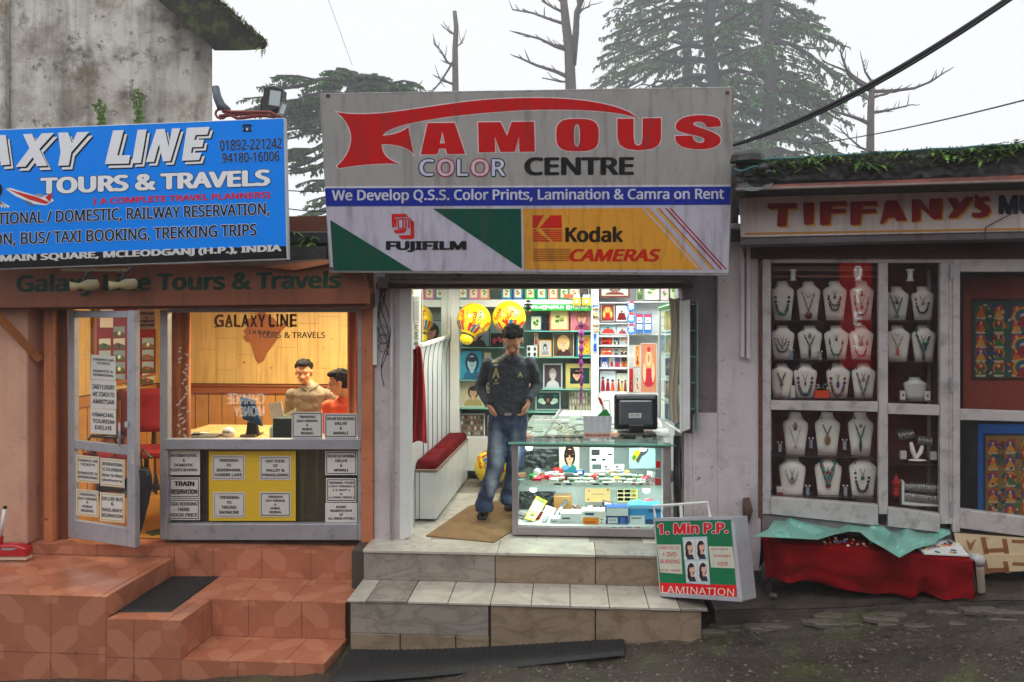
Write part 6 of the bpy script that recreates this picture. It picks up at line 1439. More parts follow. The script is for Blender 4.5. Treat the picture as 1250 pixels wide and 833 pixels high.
for i in range(6):
    y = 280.3+2.6*i; k = 3.2*i*.5+1; mb.flat(SP, [(650.3, y), (652+k*2, y), (653.5+k*2, y+1.7), (650.4, y+1.7)], .006, R3).flat(SP, [(659+k*1.6, y), (686, y), (686, y+1.7), (661+k*1.6, y+1.7)], .006, R3)
for i in range(7): mb.flat(SP, [(650.5, 304+2.3*i), (697 - .3*i, 304+2.3*i), (696-.3*i, 304.9+2.3*i), (650.5, 304.9+2.3*i)], .006, (150, 60, 20))
obj('emblem', mb, SIGNP, fs)
lett('Kodak', 690, 276.5, 761, 296, (44, 30, 14), d=.006, bold=.035)
lett('CAMERAS', 695, 304, 807, 319.5, (200, 36, 20), d=.006, bold=.04, shear=.25)
for px, py in ((400, 117), (888, 113), (404, 328)): obj('bolt', MB().rect(SP, px-2, py-1.5, px+2, py+1.5, .01, .01), RUST, fs)
obj('support_bar', MB().tube([FY(-.35).at(560, 335), FY(.1).at(560, 330)], .02, 6).tube([FY(-.35).at(780, 335), FY(.1).at(780, 330)], .02, 6), RUST, fs)

# blue banner
bpn = FY(-.55)
bs_ = thing('travel_banner', 'bright blue printed travel banner with slanting white lettering and phone numbers', 'sign', bpn.at(200, 325))
sb = lambda x: -.0389*(x-347)
def bq_(x0, y0, x1, y1): return [(x0, y0+sb(x0)), (x1, y0+sb(x1)), (x1, y1+sb(x1)), (x0, y1+sb(x0))]
obj('frame', MB().quad(bpn, [(-60, 160.5), (347.5, 144), (351.5, 317), (-60, 331)], .05), M('banner_frame', (200, 206, 214), rough=.5), bs_, bevel=.003)
mb = MB().flat(bpn, [(-60, 161.5), (346, 145), (349.3, 300.5), (-60, 313.5)], .003, (10, 136, 250)).flat(bpn, [(-60, 313.5), (349.3, 300.5), (350, 315.5), (-60, 330)], .003, (26, 24, 26))
obj('printed_sheet', mb, M('blue_vinyl', attr=True, spec=.12, rough=.45, var=.05, vs=1.4, bump=.06, bs=3), bs_)
def bl(t, x0, y0, x1, y1, c, **k):     # y given at x0
    o = obj('lettering', MB().text(bpn, t, x0, y0, x1, y1, c, slope=-.037, **k), PAINT, bs_); return o
def slab_letter(poly, sh=(3.2, 4)):
    mb = MB(); W_ = (232, 234, 240); K = (20, 20, 26)
    mb.flat(bpn, [(x+sh[0]*1.8, y+sh[1]*1.6) for x, y in poly], .0045, K); mb.flat(bpn, [(x+sh[0]*1.35, y+sh[1]*1.2) for x, y in poly], .0055, W_)
    mb.flat(bpn, [(x+sh[0]*.6, y+sh[1]*.5) for x, y in poly], .0065, K); mb.flat(bpn, poly, .0075, W_); obj('letter', mb, PAINT, bs_)
slab_letter([(-24, 205), (-6, 165), (7, 165), (12, 201), (1, 202), (0, 192), (-8, 193), (-12, 205)])
slab_letter([(28, 164), (39, 163.5), (43, 173), (51, 163), (66, 162.4), (48, 182), (58, 202.5), (45, 203), (40, 192), (31, 203.5), (19, 204), (36, 181)])
slab_letter([(71, 162.2), (83, 161.8), (88, 175), (94, 161.5), (109, 161), (87, 186), (84, 202), (71, 202.5), (74, 186)])
slab_letter([(138, 159.5), (151, 159), (143, 190), (159, 189.5), (157, 199.8), (128, 200.5)])
slab_letter([(168, 158.6), (179, 158.2), (172, 199), (161, 199.6)], (3, 3.6))
slab_letter([(191, 158), (201, 157.6), (206, 179), (210, 157), (220, 156.7), (208, 196.8), (199, 197.2), (194, 176), (188, 197.8), (178, 198.2)], (3, 3.6))
slab_letter([(228, 156.3), (256, 155), (253, 164.5), (239, 165), (237, 171), (249, 170.6), (247, 179.5), (234.5, 180), (233, 187), (246, 186.6), (243, 195.5), (222, 196.4)], (3, 3.6))
bl('01892-221242', 268, 171, 344, 184, (22, 26, 34), d=.005, bold=.012, outline=(.012, (160, 190, 240)))
bl('94180-16006', 271, 187, 341, 199, (22, 26, 34), d=.005, bold=.012, outline=(.012, (160, 190, 240)))
bl('TOURS & TRAVELS', 49, 217, 330, 237.5, (232, 234, 240), d=.005, bold=.045, outline=(.02, (24, 26, 36)))
bl('( A COMPLETE TRAVEL PLANNERS)', 114, 242, 330, 251, (214, 20, 36), d=.005, bold=.03)
bl('INTERNATIONAL / DOMESTIC, RAILWAY RESERVATION,', -68, 262, 329, 279, (20, 20, 26), d=.005, bold=.02, outline=(.022, (206, 220, 240)))
bl('RESERVATION, BUS/ TAXI BOOKING, TREKKING TRIPS', -90, 288, 313, 305, (20, 20, 26), d=.005, bold=.02, outline=(.022, (206, 220, 240)))
bl('OPP. TAXI STAND, MAIN SQUARE, MCLEODGANJ (H.P.), INDIA', -150, 317, 344, 327, (206, 206, 206), d=.005, bold=.045)
# small telephone and aeroplane prints
mb = MB().flat(bpn, [(295, 155), (297, 152), (306, 151.7), (308, 154.5), (305, 156), (304, 154.4), (299, 154.6), (298, 156.3)], .005, (20, 20, 26)).flat(bpn, [(298, 156), (305, 155.7), (307.5, 161), (296, 161.3)], .005, (20, 20, 26)).disc(bpn, 301.6, 158, 1.6, 1.4, .006, (210, 220, 230))
obj('telephone_print', mb, PAINT, bs_)
mb = MB().flat(bpn, [(7, 231), (12, 229.5), (50, 241), (58, 238), (66, 245), (56, 251), (40, 249), (18, 239)], .005, (226, 230, 236)).flat(bpn, [(9, 231), (46, 241), (60, 247), (56, 249.5), (36, 244)], .006, (206, 40, 40)).flat(bpn, [(55, 241), (61, 237), (64, 238), (61, 247)], .007, (196, 30, 40)).flat(bpn, [(26, 243), (38, 247), (44, 252), (36, 250)], .007, (96, 110, 126)).flat(bpn, [(40, 238), (48, 236), (54, 239), (50, 241)], .007, (140, 150, 160))
obj('aeroplane_print', mb, PAINT, bs_)
mb = MB().disc(bpn, -3, 232, 6, 9, .005, (16, 16, 20)).disc(bpn, -4, 241, 4, 4, .006, (190, 30, 30))
for a in range(4): mb.flat(bpn, [(-3, 246), (-1, 245), (12-4*a, 252), (10-4*a, 254)], .005, (230, 234, 240))
obj('globe_print', mb, PAINT, bs_)
# torn sheet edges below the banner
obj('torn_sheet', MB().prism([FY(-.3).at(x, y) for x, y in ((250, 322), (300, 316), (352, 319), (396, 316), (399, 323), (370, 329), (330, 324), (280, 325))], (0, .25, .01)), M('torn_plastic_lining', (120, 100, 84), rough=.5, var=.3, vs=12), None, 'torn grey brown roofing sheet poking out under the blue banner', 'roofing sheet')
for i, q in enumerate(([(318, 326), (402, 317), (402, 322), (360, 330)],)): obj('orange_flashing', MB().prism([FY(-.34).at(x, y) for x, y in q], (0, .1, .01)), ORWALL, None, 'orange metal flashing strip below the banner end', 'flashing')
# floodlights on a red pipe frame behind the banner
fl_ = FY(-.1)
fr_ = thing('pipe_bracket', 'rusty red pipe bracket rising behind the blue banner', 'bracket', fl_.at(300, 150))
REDP = M('red_oxide_pipe', (126, 54, 50), rough=.5, var=.2)
for q in ([(266, 132), (282, 137), (330, 137), (345, 145)], [(268, 142), (300, 139), (336, 143)], [(272, 136), (290, 145), (318, 141)]): obj('pipe', MB().tube([fl_.at(*p, .02*i) for i, p in enumerate(q)], .014, 6), REDP, fr_, smooth=True)
obj('elbow_joint', MB().tube([fl_.at(263, 106), fl_.at(265, 118), fl_.at(270, 130), fl_.at(280, 135)], [.03, .035, .04, .02], 8), M('galvanised', (96, 100, 108), rough=.5, metal=.5), fr_, smooth=True)
obj('ring_clamp', MB().tube([fl_.at(270+7*cos(q), 139+6*sin(q)) for q in [i*.6 for i in range(11)]], .01, 5), REDP, fr_, smooth=True)
t = thing('floodlight', 'square floodlight with a pale glass face above the phone numbers', 'floodlight', fl_.at(336, 138))
obj('housing', MB().quad(fl_, [(322, 107), (333, 105), (345, 109), (343, 132), (326, 137), (319, 134)], .1, .02), BLACKP, t, bevel=.004)
obj('glass', MB().quad(fl_, [(330, 110), (343, 112), (341, 130), (328, 128)], .004, .024), M('lamp_glass_grey', (176, 186, 190), rough=.15), t)
obj('bracket', MB().tube([fl_.at(320, 120), fl_.at(318, 138), fl_.at(332, 142)], .008, 5), BLACKP, t)
t = thing('floodlight', 'second smaller floodlight tipped over beside the square one', 'floodlight', fl_.at(345, 142))
obj('housing', MB().quad(fl_, [(343, 124), (351, 128), (345, 144), (338, 142)], .06, .06), M('grey_housing', (110, 116, 122), rough=.5), t, bevel=.004)
obj('glass', MB().quad(fl_, [(345, 127), (350, 129), (346, 140), (341, 138)], .004, .064), bpy.data.materials['lamp_glass_grey'], t)
# ---------------------------------------------------------------- right hand pier and jewellery shop
def wx(pl, px): return pl.at(px, 500)
pr_ = thing('right_pier', 'broad pinkish white plastered pier with a grey recess between the photo shop and jewellery shop', 'wall', (FX(885), 0, -.5))
a0, a1, a2, a3 = FX(835), FX(846), FX(876), FX(929)
obj('plaster', MB().box(a2, a3, 0, .5, -.6, 2.5), PLAS, pr_, bevel=.006)
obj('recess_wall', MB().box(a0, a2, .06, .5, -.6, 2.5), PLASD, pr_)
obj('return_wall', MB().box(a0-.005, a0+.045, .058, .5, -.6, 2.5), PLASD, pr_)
obj('plaster_patch', MB().rect(FP, 846, 505, 876, 690, .06, -.008), PLAS, pr_, bevel=.004)
obj('plaster_strip', MB().rect(FP, 836, 530, 846, 690, .06, -.02), PLAS, pr_, bevel=.004)
obj('conduit', MB().rect(FP, 904.5, 300, 909, 437, .04, .04), PLAS, pr_, bevel=.004)
obj('conduit', MB().rect(FP, 911.5, 292, 916.5, 439, .04, .045), PLAS, pr_, bevel=.004)
obj('rust_strip', MB().rect(FP, 926, 300, 930, 632, .04, .012), RUST, pr_)
obj('pier_foot', MB().box(FX(840), a3, -.02, .0, -.6, FZ(690)), SLAB, pr_)
obj('rag', MB().tube([FP.at(911, 608, .03), FP.at(913, 622, .04), FP.at(911, 640, .03)], [.025, .04, .018], 7), M('dirty_rag', (84, 62, 52), rough=.9, bump=.5), None, 'dark dirty rag hanging low on the right pier', 'rag', smooth=True)
js = thing('jewellery_shop', 'jewellery shop front of aluminium framed display windows on a lower storey', 'shop', RP.at(1090, 640))
FR = ALU2
def fr_(nm, *r, t=.07, d=0, mt=None): return obj(nm, MB().quad(RP, r[0], t, d) if isinstance(r[0], list) else MB().rect(RP, *r, t=t, d=d), mt or FR, js, bevel=.003)
fr_('frame_post', 930.5, 316, 941, 628); fr_('frame_post', 1072.5, 321, 1084, 628); fr_('frame_post', 1147.5, 321, 1158.5, 640); fr_('hinge_post', 1158.7, 314, 1163, 640, d=.0)
fr_('top_rail', 941.2, 315.5, 1163, 321, d=-.002)
fr_('middle_rail', [(941, 489.5), (1072, 491), (1072, 503), (941, 500.5)], d=.01); fr_('middle_rail', [(1084, 493), (1147, 495), (1147, 507.5), (1084, 505.5)], d=.01)
fr_('bottom_rail', [(941, 607.5), (1072, 617), (1072, 642), (941, 628)], d=.01); fr_('bottom_rail', [(1084, 620), (1147.5, 628), (1147.5, 650), (1084, 643)], d=.01)
fr_('door_post', 1163.2, 316, 1172, 650, d=.012); fr_('top_rail', 1172, 316, 1290, 332, d=.01); fr_('middle_rail', [(1172, 500), (1290, 504), (1290, 516), (1172, 513)], d=.014)
fr_('bottom_rail', [(1172, 622), (1290, 637), (1290, 660), (1172, 645)], d=.014)
for py in (332, 470, 621): obj('hinge', MB().rect(RP, 1160, py-9, 1164, py+9, .01, .016), ALU, js)
for q in ((941, 321, 1072.5, 490), (1084, 321, 1147.5, 494), (1172, 331, 1290, 502)): obj('pane', MB().rect(RP, *q, t=.005, d=-.02), SHOPGL, js)
for q in ([(941, 500), (1072.5, 502), (1072.5, 618), (941, 608)], [(1084, 505), (1147.5, 507), (1147.5, 629), (1084, 621)], [(1172, 512), (1290, 515), (1290, 638), (1172, 623)]): obj('pane', MB().quad(RP, q, .005, -.02), SHOPGL, js)
MAR = M('maroon_velvet', (116, 18, 26), rough=.95, var=.15, vs=5, bump=.1, bs=200)
DKIN = M('dark_interior', (34, 28, 26), rough=.9)
obj('back_panel', MB().rect(RP, 925, 312, 1168, 660, .02, -.42), MAR, js)
obj('side_panel', MB().prism([RP.at(941, 316, -.07), RP.at(941, 645, -.07), RP.at(933, 645, -.42), RP.at(933, 316, -.42)], (-.01, 0, 0)), MAR, js)
obj('room_shell', MB().rect(RP, 1150, 290, 1400, 700, .05, -1.6), DKIN, js)
obj('room_side', MB().prism([RP.at(1160, 300, -.07), RP.at(1160, 670, -.07), RP.at(1160, 670, -1.6), RP.at(1160, 300, -1.6)], RE*.02), DKIN, js)
obj('room_floor', MB().quad(RP, [(1160, 648), (1400, 672), (1400, 672), (1160, 648)], 1.5, -.08), DKIN, js) if False else None
obj('lintel', MB().rect(RP, 900, 285, 1400, 315.5, .5, .03), M('dark_red_lintel', (70, 34, 32), rough=.7, var=.3), js)
obj('roof_panel', MB().rect(RP, 925, 230, 1400, 312, 1.7, -.03), DKIN, js)
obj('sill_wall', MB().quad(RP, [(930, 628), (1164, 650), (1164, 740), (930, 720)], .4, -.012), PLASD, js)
obj('standard', MB().quad(RP, [(1132, 330), (1136, 330), (1136, 620), (1132, 620)], .01, -.38), ALU2, js)
obj('window_slat', MB().rect(RP, 943, 336, 1070, 339, .02, -.1), BROWN, js); obj('window_slat', MB().rect(RP, 943, 325, 1070, 331, .02, -.14), M('tan_wood', (130, 100, 70), rough=.6), js)
for x0, x1, ys in ((941, 1072, (391.5, 439.5, 486.5, 557, 606)), (1084, 1147, (392, 442, 490, 566, 617))):
    for py in ys:
        p0 = RP.at(x0+1, py, -.08); p1 = RP.at(x1-1, py+(2 if py > 500 else 0), -.08); obj('shelf', MB().prism([p0, p1, p1-RP.n*.3, p0-RP.n*.3], (0, 0, -.006)), M('dark_shelf_glass', (60, 40, 44), rough=.2) if 'dark_shelf_glass' not in bpy.data.materials else bpy.data.materials['dark_shelf_glass'], js)
# downlights in the window
for px, nm in ((968, 'left'), (1048, 'middle'), (1111, 'right')):
    p = RP.at(px, 336, -.06); t = thing('downlight', f'{nm} small spotlight hanging at the top of the jewellery window', 'spotlight', p, 'spotlights in the jewellery window')
    obj('housing', MB().lathe(p, [(.02, .045), (.032, .04), (.02, .03), (.017, -.02), (.028, -.045), (.002, -.045)], 14), WHITE, t, smooth=True)
# necklace busts
BUST = M('cream_bust', (226, 220, 210), rough=.8, var=.06, vs=6, bump=.1, bs=120)
def bust(cx, y0, y1, w_, d=-.17, rows='', white=False):
    pl = RP.off(d); b_ = pl.at(cx, y1); t = thing('necklace_bust', rows, 'display bust', b_, 'cream necklace busts in the jewellery window')
    H = y1-y0; mb = MB(); rings = []; s_ = 1/((b_-CAM).length and FPX/((b_-CAM).dot(FW)))
    prof = [(0, .22, .03), (.06, .24, .04), (.14, .30, .05), (.24, .49, .05), (.33, .5, .045), (.5, .46, .035), (.75, .41, .025), (1, .37, .02)]
    for f, hw, dp in prof:
        py = y0+H*f; rings.append((pl.at(cx, py)-pl.n*.03*(f < .1), RE*hw*w_*s_, pl.n*dp))
    obj('form', mb.loft(rings[::-1], 18), BUST if not white else WHITE, t, smooth=True); return t
NC = dict(dark_green=(20, 84, 66), maroon=(96, 24, 30), black=(28, 26, 30), grey=(92, 92, 98), brown=(92, 58, 40), navy=(24, 34, 56), silver=(150, 150, 154), red=(170, 24, 30), teal=(16, 96, 92), white_and_black=(60, 60, 60))
def neck(cx, y0, H, w_, color, style, span, drop, r, where, pend=None, d=-.17):
    pl = RP.off(d+.048); pts = []; n = 26
    for i in range(n+1):
        u = -1+2*i/n
        if style == 'U': yy = 1-abs(u)**3.2
        elif style == 'V': yy = 1-abs(u)**1.05
        else: yy = 1-u*u
        q = pl.at(cx+u*w_*span*(.62+.38*min(1, (1-abs(u))*3+.35)) , y0+H*(.12+drop*yy)); q += pl.n*(-.03*abs(u)**3)
        pts.append(q)
    r *= 1.6; c_ = NC[color]; mb = MB(); k = 0
    if r > .0035:
        L = 0; last = pts[0]
        for a, b_ in zip(pts, pts[1:]):
            m_ = max(1, int((b_-a).length/(r*1.7)))
            for j in range(m_):
                p = a+(b_-a)*j/m_; k += 1; mb.ell(p, r*(1 if k % 3 else .8), None, 6, 4, c=c_ if k % 4 or color != 'teal' else (120, 50, 40))
    else: mb.tube(pts, r, 4, c=c_)
    if pend:
        pc, pw, ph = pend; m_ = pts[n//2]+V((0, 0, -ph)); mb.ell(m_, (pw, .006, ph), None, 8, 5, c=pc)
    nm = color.replace('_', ' '); sh_ = {'U': 'round', 'V': 'pointed', 'C': 'shallow'}[style]; th = 'thick beaded' if r > .006 else 'beaded' if r > .0035 else 'thin'
    obj('necklace', mb, GLOSS, None, f'{th} {nm} {sh_} necklace {where}', 'necklace', 'necklaces in the jewellery window')
rw = random.Random(31)
GR = (40, 110, 90)
rowsd = [((955, 987, 1019, 1052), 343, 391, 27, 'top row, large window', 0), ((955, 988.5, 1021, 1051), 397.5, 438.5, 28, 'second row, large window', 1), ((954, 983, 1023, 1054), 443, 486, 27, 'third row, large window', 2),
         ((1095, 1126.5), 350, 391, 26, 'top row, narrow window', 3), ((1096, 1127.5), 397, 441, 27, 'second row, narrow window', 4), ((971, 1010, 1050.5), 504, 556, 29, 'upper row, lower window', 5), ((967, 1011, 1053), 556, 611, 31, 'bottom row, lower window', 6)]
spec = {(0, 0): [('dark_green', 'U', .38, .72, .0085, None)], (0, 1): [('maroon', 'V', .38, .66, .0045, ((90, 30, 34), .03, .03)), ('silver', 'C', .2, .3, .002, None)], (0, 2): [('black', 'U', .36, .62, .005, None), ('brown', 'U', .32, .5, .004, None), ('silver', 'V', .2, .25, .002, ((60, 60, 66), .01, .014))],
        (0, 3): [('black', 'U', .38, .74, .0045, None), ('silver', 'V', .26, .5, .002, ((130, 50, 50), .012, .016)), ('grey', 'V', .16, .2, .002, ((150, 80, 70), .012, .012))],
        (1, 0): [('black', 'U', .38, .66, .005, None), ('grey', 'C', .3, .5, .0036, None), ('silver', 'V', .12, .45, .002, ((110, 110, 110), .008, .02))], (1, 1): [('black', 'V', .34, .5, .004, ((30, 34, 34), .012, .05)), ('silver', 'C', .2, .12, .002, ((20, 110, 90), .014, .02))],
        (1, 2): [('dark_green', 'U', .36, .76, .0055, ((120, 110, 100), .022, .022)), ('silver', 'V', .2, .25, .002, ((60, 60, 60), .01, .012))], (1, 3): [('red', 'U', .36, .78, .0055, None), ('silver', 'V', .2, .35, .002, ((150, 120, 100), .018, .02))],
        (2, 0): [('brown', 'V', .3, .42, .0045, ((80, 50, 44), .014, .02)), ('silver', 'V', .12, .7, .002, ((170, 130, 110), .01, .02))], (2, 1): [('navy', 'U', .4, .78, .0085, None), ('silver', 'V', .2, .4, .002, ((96, 60, 50), .008, .02))],
        (2, 2): [('maroon', 'U', .4, .8, .0085, None), ('silver', 'V', .14, .4, .002, ((50, 30, 110), .013, .028))], (2, 3): [('white_and_black', 'V', .36, .78, .0055, ((70, 60, 50), .012, .02)), ('silver', 'V', .2, .3, .002, ((96, 96, 90), .014, .014))],
        (3, 0): [('dark_green', 'V', .36, .68, .0045, ((20, 110, 80), .016, .016)), ('silver', 'V', .2, .3, .002, ((50, 50, 56), .014, .014))], (3, 1): [('black', 'U', .38, .66, .0055, None), ('silver', 'V', .22, .35, .002, ((150, 120, 160), .014, .01))],
        (4, 0): [('black', 'V', .36, .5, .003, ((190, 60, 40), .012, .032)), ('silver', 'C', .26, .16, .002, None)], (4, 1): [('dark_green', 'V', .38, .66, .0065, ((50, 46, 44), .012, .03)), ('silver', 'V', .2, .35, .002, ((16, 90, 76), .016, .016))],
        (5, 0): [('silver', 'V', .36, .62, .002, ((150, 150, 150), .012, .018)), ('maroon', 'V', .08, .2, .004, ((110, 40, 50), .014, .016)), ('grey', 'V', .26, .3, .002, None)], (5, 1): [('black', 'V', .3, .4, .0036, ((120, 90, 60), .024, .04))], (5, 2): [('dark_green', 'V', .3, .5, .005, ((24, 60, 56), .012, .05)), ('silver', 'C', .14, .15, .002, ((120, 120, 126), .014, .014))],
        (6, 0): [('grey', 'C', .34, .5, .0036, None), ('silver', 'V', .14, .35, .002, ((90, 90, 100), .014, .02))], (6, 1): [('teal', 'V', .3, .5, .0115, ((106, 46, 36), .022, .02)), ('silver', 'V', .1, .2, .002, ((120, 60, 50), .012, .016))], (6, 2): [('navy', 'U', .34, .68, .0075, None), ('silver', 'V', .2, .34, .002, ((20, 80, 70), .016, .016))]}
ordn = ['leftmost', 'second from left', 'third from left', 'rightmost']
for ri, (xs_, y0, y1, w_, rl, _) in enumerate(rowsd):
    for ci, cx in enumerate(xs_):
        o_ = ordn[ci] if len(xs_) == 4 else ['left', 'right'][ci] if len(xs_) == 2 else ['left', 'middle', 'right'][ci]
        cs_ = ', '.join(s_[0].replace('_', ' ') for s_ in spec[(ri, ci)]); bust(cx, y0, y1, w_, rows=f'cream bust wearing {cs_} beads, {o_} in the {rl}')
        for s_ in spec[(ri, ci)]: neck(cx, y0, y1-y0, w_, s_[0], s_[1], s_[2], s_[3], s_[4], f'on {o_} bust, {rl}', s_[5])
# white ring stand and small boxes
bust(1117, 461, 489, 26, d=-.2, rows='small white curved bust with stud boxes at the foot of the narrow window', white=True)
def jb(x0, y0, x1, y1, c, label, d=-.14, nm='jewel_box', cat='box', t=.05, pr=()):
    o = obj(nm, MB().rect(RP, x0, y0, x1, y1, t, d, c=c), GLOSS, None, label, cat, 'small boxes in the jewellery window', bevel=.003)
    if pr: obj('print', MB().rect(RP, *pr[:4], t=0, d=d+.001, c=pr[4]), GLOSS, o)
jb(1099, 477.5, 1105.5, 488.5, (210, 206, 200), 'white earring box left of the small white bust', pr=(1101.5, 481, 1103.5, 484, (50, 50, 56))); jb(1129, 478, 1136, 489, (210, 206, 200), 'white earring box right of the small white bust', pr=(1131.5, 482, 1133.5, 485, (50, 50, 56)))
jb(994.5, 477, 1013, 486, (206, 70, 36), 'orange box under a heap of trinkets in the third row'); jb(965, 471, 971, 485.5, (196, 192, 184), 'thin white card between the first two busts of the third row')
jb(1099, 551, 1107, 561, (200, 196, 190), 'white earring box left of the bangle hand stand'); jb(1136, 552, 1144, 562, (200, 196, 190), 'white earring box right of the bangle hand stand'); jb(948, 595, 955.5, 606, (200, 196, 192), 'small white box at the bottom left of the lower window', pr=(948, 601, 955.5, 606, (150, 24, 30)))
pl = RP.off(-.14); mb = MB()
for i in range(14): mb.ell(pl.at(996+rw.random()*14, 475-rw.random()*6), (.008, .006, .01), Euler((rw.random()*3,)*3).to_matrix(), 6, 4, c=rw.choice([(150, 140, 110), (40, 90, 70), (90, 90, 90), (200, 196, 180)]))
obj('trinkets', mb, GLOSS, None, 'little heap of metal trinkets on the orange box', 'trinkets')
SIL = M('tarnished_silver', (150, 146, 140), rough=.3, metal=.8, var=.2, vs=30)
t = thing('hand_stand', 'cream curved bangle stand in the lower narrow window', 'stand', pl.at(1117, 562))
obj('base', MB().ell(pl.at(1120, 562), (.07, .03, .01)), BUST, t, smooth=True)
obj('arm', MB().tube([pl.at(x, y) for x, y in ((1112, 540), (1114, 550), (1118, 560), (1124, 552), (1126, 544))], [.012, .018, .026, .018, .012], 8), BUST, t, smooth=True)
def bangles(x0, y0, x1, y1, n, r, label):
    a = pl.at(x0, y0); b_ = pl.at(x1, y1); ax = (b_-a).normalized(); R = ax.to_track_quat('Z', 'Y').to_matrix(); t = thing('bangles', label, 'bangles', pl.at((x0+x1)/2, y1+r*150))
    for i in range(n):
        c_ = a+(b_-a)*i/(n-1); rr = r*rw.uniform(.88, 1.05); w2 = (b_-a).length/n*.42
        obj('bangle', MB().lathe(c_, [(rr*.86, -w2), (rr, -w2), (rr*1.04, 0), (rr, w2), (rr*.86, w2), (rr*.86, -w2)], 14, ax=R), SIL, t, smooth=False)
bangles(1097, 532, 1114, 529, 7, .036, 'silver bangles tilted on the upper left of the bangle stand'); bangles(1121, 537, 1136, 539, 7, .034, 'silver bangles on the right of the bangle stand')
bangles(1103, 594, 1144, 597, 16, .034, 'upper row of silver bangles on the white rack'); bangles(1105, 606, 1144, 610, 16, .034, 'lower row of silver bangles on the white rack')
obj('bangle_rack', MB().quad(RP, [(1101, 588), (1104, 588), (1104, 614), (1101, 613)], .08, -.1).quad(RP, [(1101, 613), (1146, 617), (1146, 620), (1101, 616)], .08, -.1), WHITE, None, 'white two tier bangle rack at the bottom of the narrow window', 'rack')
obj('red_tassel', MB().lathe(pl.at(1094, 594), [(.004, -.09), (.03, -.06), (.02, -.01), (.034, .03), (.012, .07), (.004, .09)], 8), RED, None, 'red tasselled ornament left of the bangle rack', 'ornament')
for i, (px, py) in enumerate(((952, 545), (990, 540), (1031, 542), (986, 598), (1032, 598), (966, 432), (1001, 434), (958, 487))):
    p = RP.at(px, py, -.15); obj('earring_stand', MB().box(p.x-.012, p.x+.012, p.y-.004, p.y+.004, p.z-.045, p.z+.02, (120, 130, 150) if i % 2 else (150, 150, 156)).ell(p+V((-.014, 0, .03)), .008, None, 6, 4, (190, 190, 194)).ell(p+V((.014, 0, .03)), .008, None, 6, 4, (190, 190, 194)), GLOSS, None,
        ['pale blue earring stand at the left of the upper lower window row', 'small clear earring stand between the first two upper busts of the lower window', 'blue earring stand between the last two upper busts of the lower window', 'silver earring stand between the left and middle bottom busts', 'silver blue earring stand between the middle and right bottom busts', 'tiny earring stand between the first two busts of the second row', 'tiny earring stand between the second and third busts of the second row', 'tiny stand at the left of the third row'][i], 'earring stand')
# painted hangings behind the door glass (plain invented patterns)
def hanging(pl, q, border, field, seed, label, inset=(.1, .1)):
    mb = MB().quad(pl, q, .006, 0, c=border); o = obj('wall_hanging', mb, CLOTHP, None, label, 'wall hanging', 'embroidered hangings behind the door glass')
    r_ = random.Random(seed); (x0, y0), (x1, _), (_, y1), _ = q; ix = (x1-x0)*inset[0]; iy = (y1-y0)*inset[1]; X0, Y0, X1, Y1 = x0+ix, y0+iy, x1-ix*.5, y1-iy*1.7
    obj('inner_border', MB().rect(pl, X0-3, Y0-3, X1+3, Y1+3, .001, .002, c=tuple(v*.5 for v in border)), CLOTHP, o)
    m2 = MB().rect(pl, X0, Y0, X1, Y1, .001, .004, c=field); cols = [(176, 44, 18), (196, 136, 30), (18, 60, 124), (34, 96, 50), (176, 160, 130), (140, 18, 32), (16, 30, 76), (186, 90, 34)]
    k = 0
    cxm = (X0+X1)/2+8
    for fy in (.2, .58, .86):
        for j, (rr, c_) in enumerate(((.17, cols[0]), (.145, cols[1]), (.12, cols[3]), (.09, cols[2]), (.05, cols[4]))): m2.disc(pl, cxm, Y0+(Y1-Y0)*fy, (Y1-Y0)*rr*.9, (Y1-Y0)*rr*.8, .0052+.0006*j, c_, 20)
        m2.flat(pl, [(cxm-9, Y0+(Y1-Y0)*(fy+.12)), (cxm-3, Y0+(Y1-Y0)*fy), (cxm+3, Y0+(Y1-Y0)*fy), (cxm+9, Y0+(Y1-Y0)*(fy+.12))], .009, cols[5])
    for i in range(60):
        a = X0+6+(X1-X0-12)*r_.random(); b_ = Y0+5+(Y1-Y0-10)*r_.random(); m2.disc(pl, a, b_, 5, 4, .0044+.00001*i, r_.choice([(30, 84, 50), (20, 60, 110), (60, 96, 40), (90, 60, 30), (24, 50, 80)]), 9)
    for ry in range(5):
        for rx_ in range(5):
            a = X0+9+rx_*(X1-X0-18)/4; b_ = Y0+12+ry*(Y1-Y0-24)/4; c1, c2, c3 = r_.choice([(cols[0], cols[1], cols[2]), (cols[3], cols[7], cols[5]), (cols[2], cols[1], cols[0]), (cols[1], cols[3], cols[5])])
            m2.disc(pl, a, b_, 7, 8, .0051, c1, 16).disc(pl, a, b_, 5.6, 6.4, .0053, c3, 16).flat(pl, [(a-6, b_+8), (a-3, b_+1), (a, b_-2), (a+3, b_+1), (a+6, b_+8)], .0056, c2).disc(pl, a, b_-3, 1.9, 2.3, .0058, (206, 150, 100), 8).flat(pl, [(a-7, b_+8), (a+7, b_+8), (a+5, b_+10.5), (a-5, b_+10.5)], .0059, cols[4])
    for i in range(170):
        a = X0+3+(X1-X0-6)*r_.random(); b_ = Y0+3+(Y1-Y0-6)*r_.random(); s2 = r_.uniform(.8, 3)
        if abs(a-cxm) < 16: continue
        m2.disc(pl, a, b_, min(s2, a-X0, X1-a), min(s2*r_.uniform(.4, 1), b_-Y0, Y1-b_), .005+.00003*i, r_.choice(cols+[(96, 100, 40), (40, 90, 50)]), 8, r_.random()*3)
    obj('embroidery', m2, CLOTHP, o)
hanging(RP.off(-.35), [(1176, 338), (1300, 338), (1300, 512), (1176, 512)], (130, 50, 38), (40, 70, 60), 3, 'upper hanging with multicoloured round motifs on a brown border', (.1, .17))
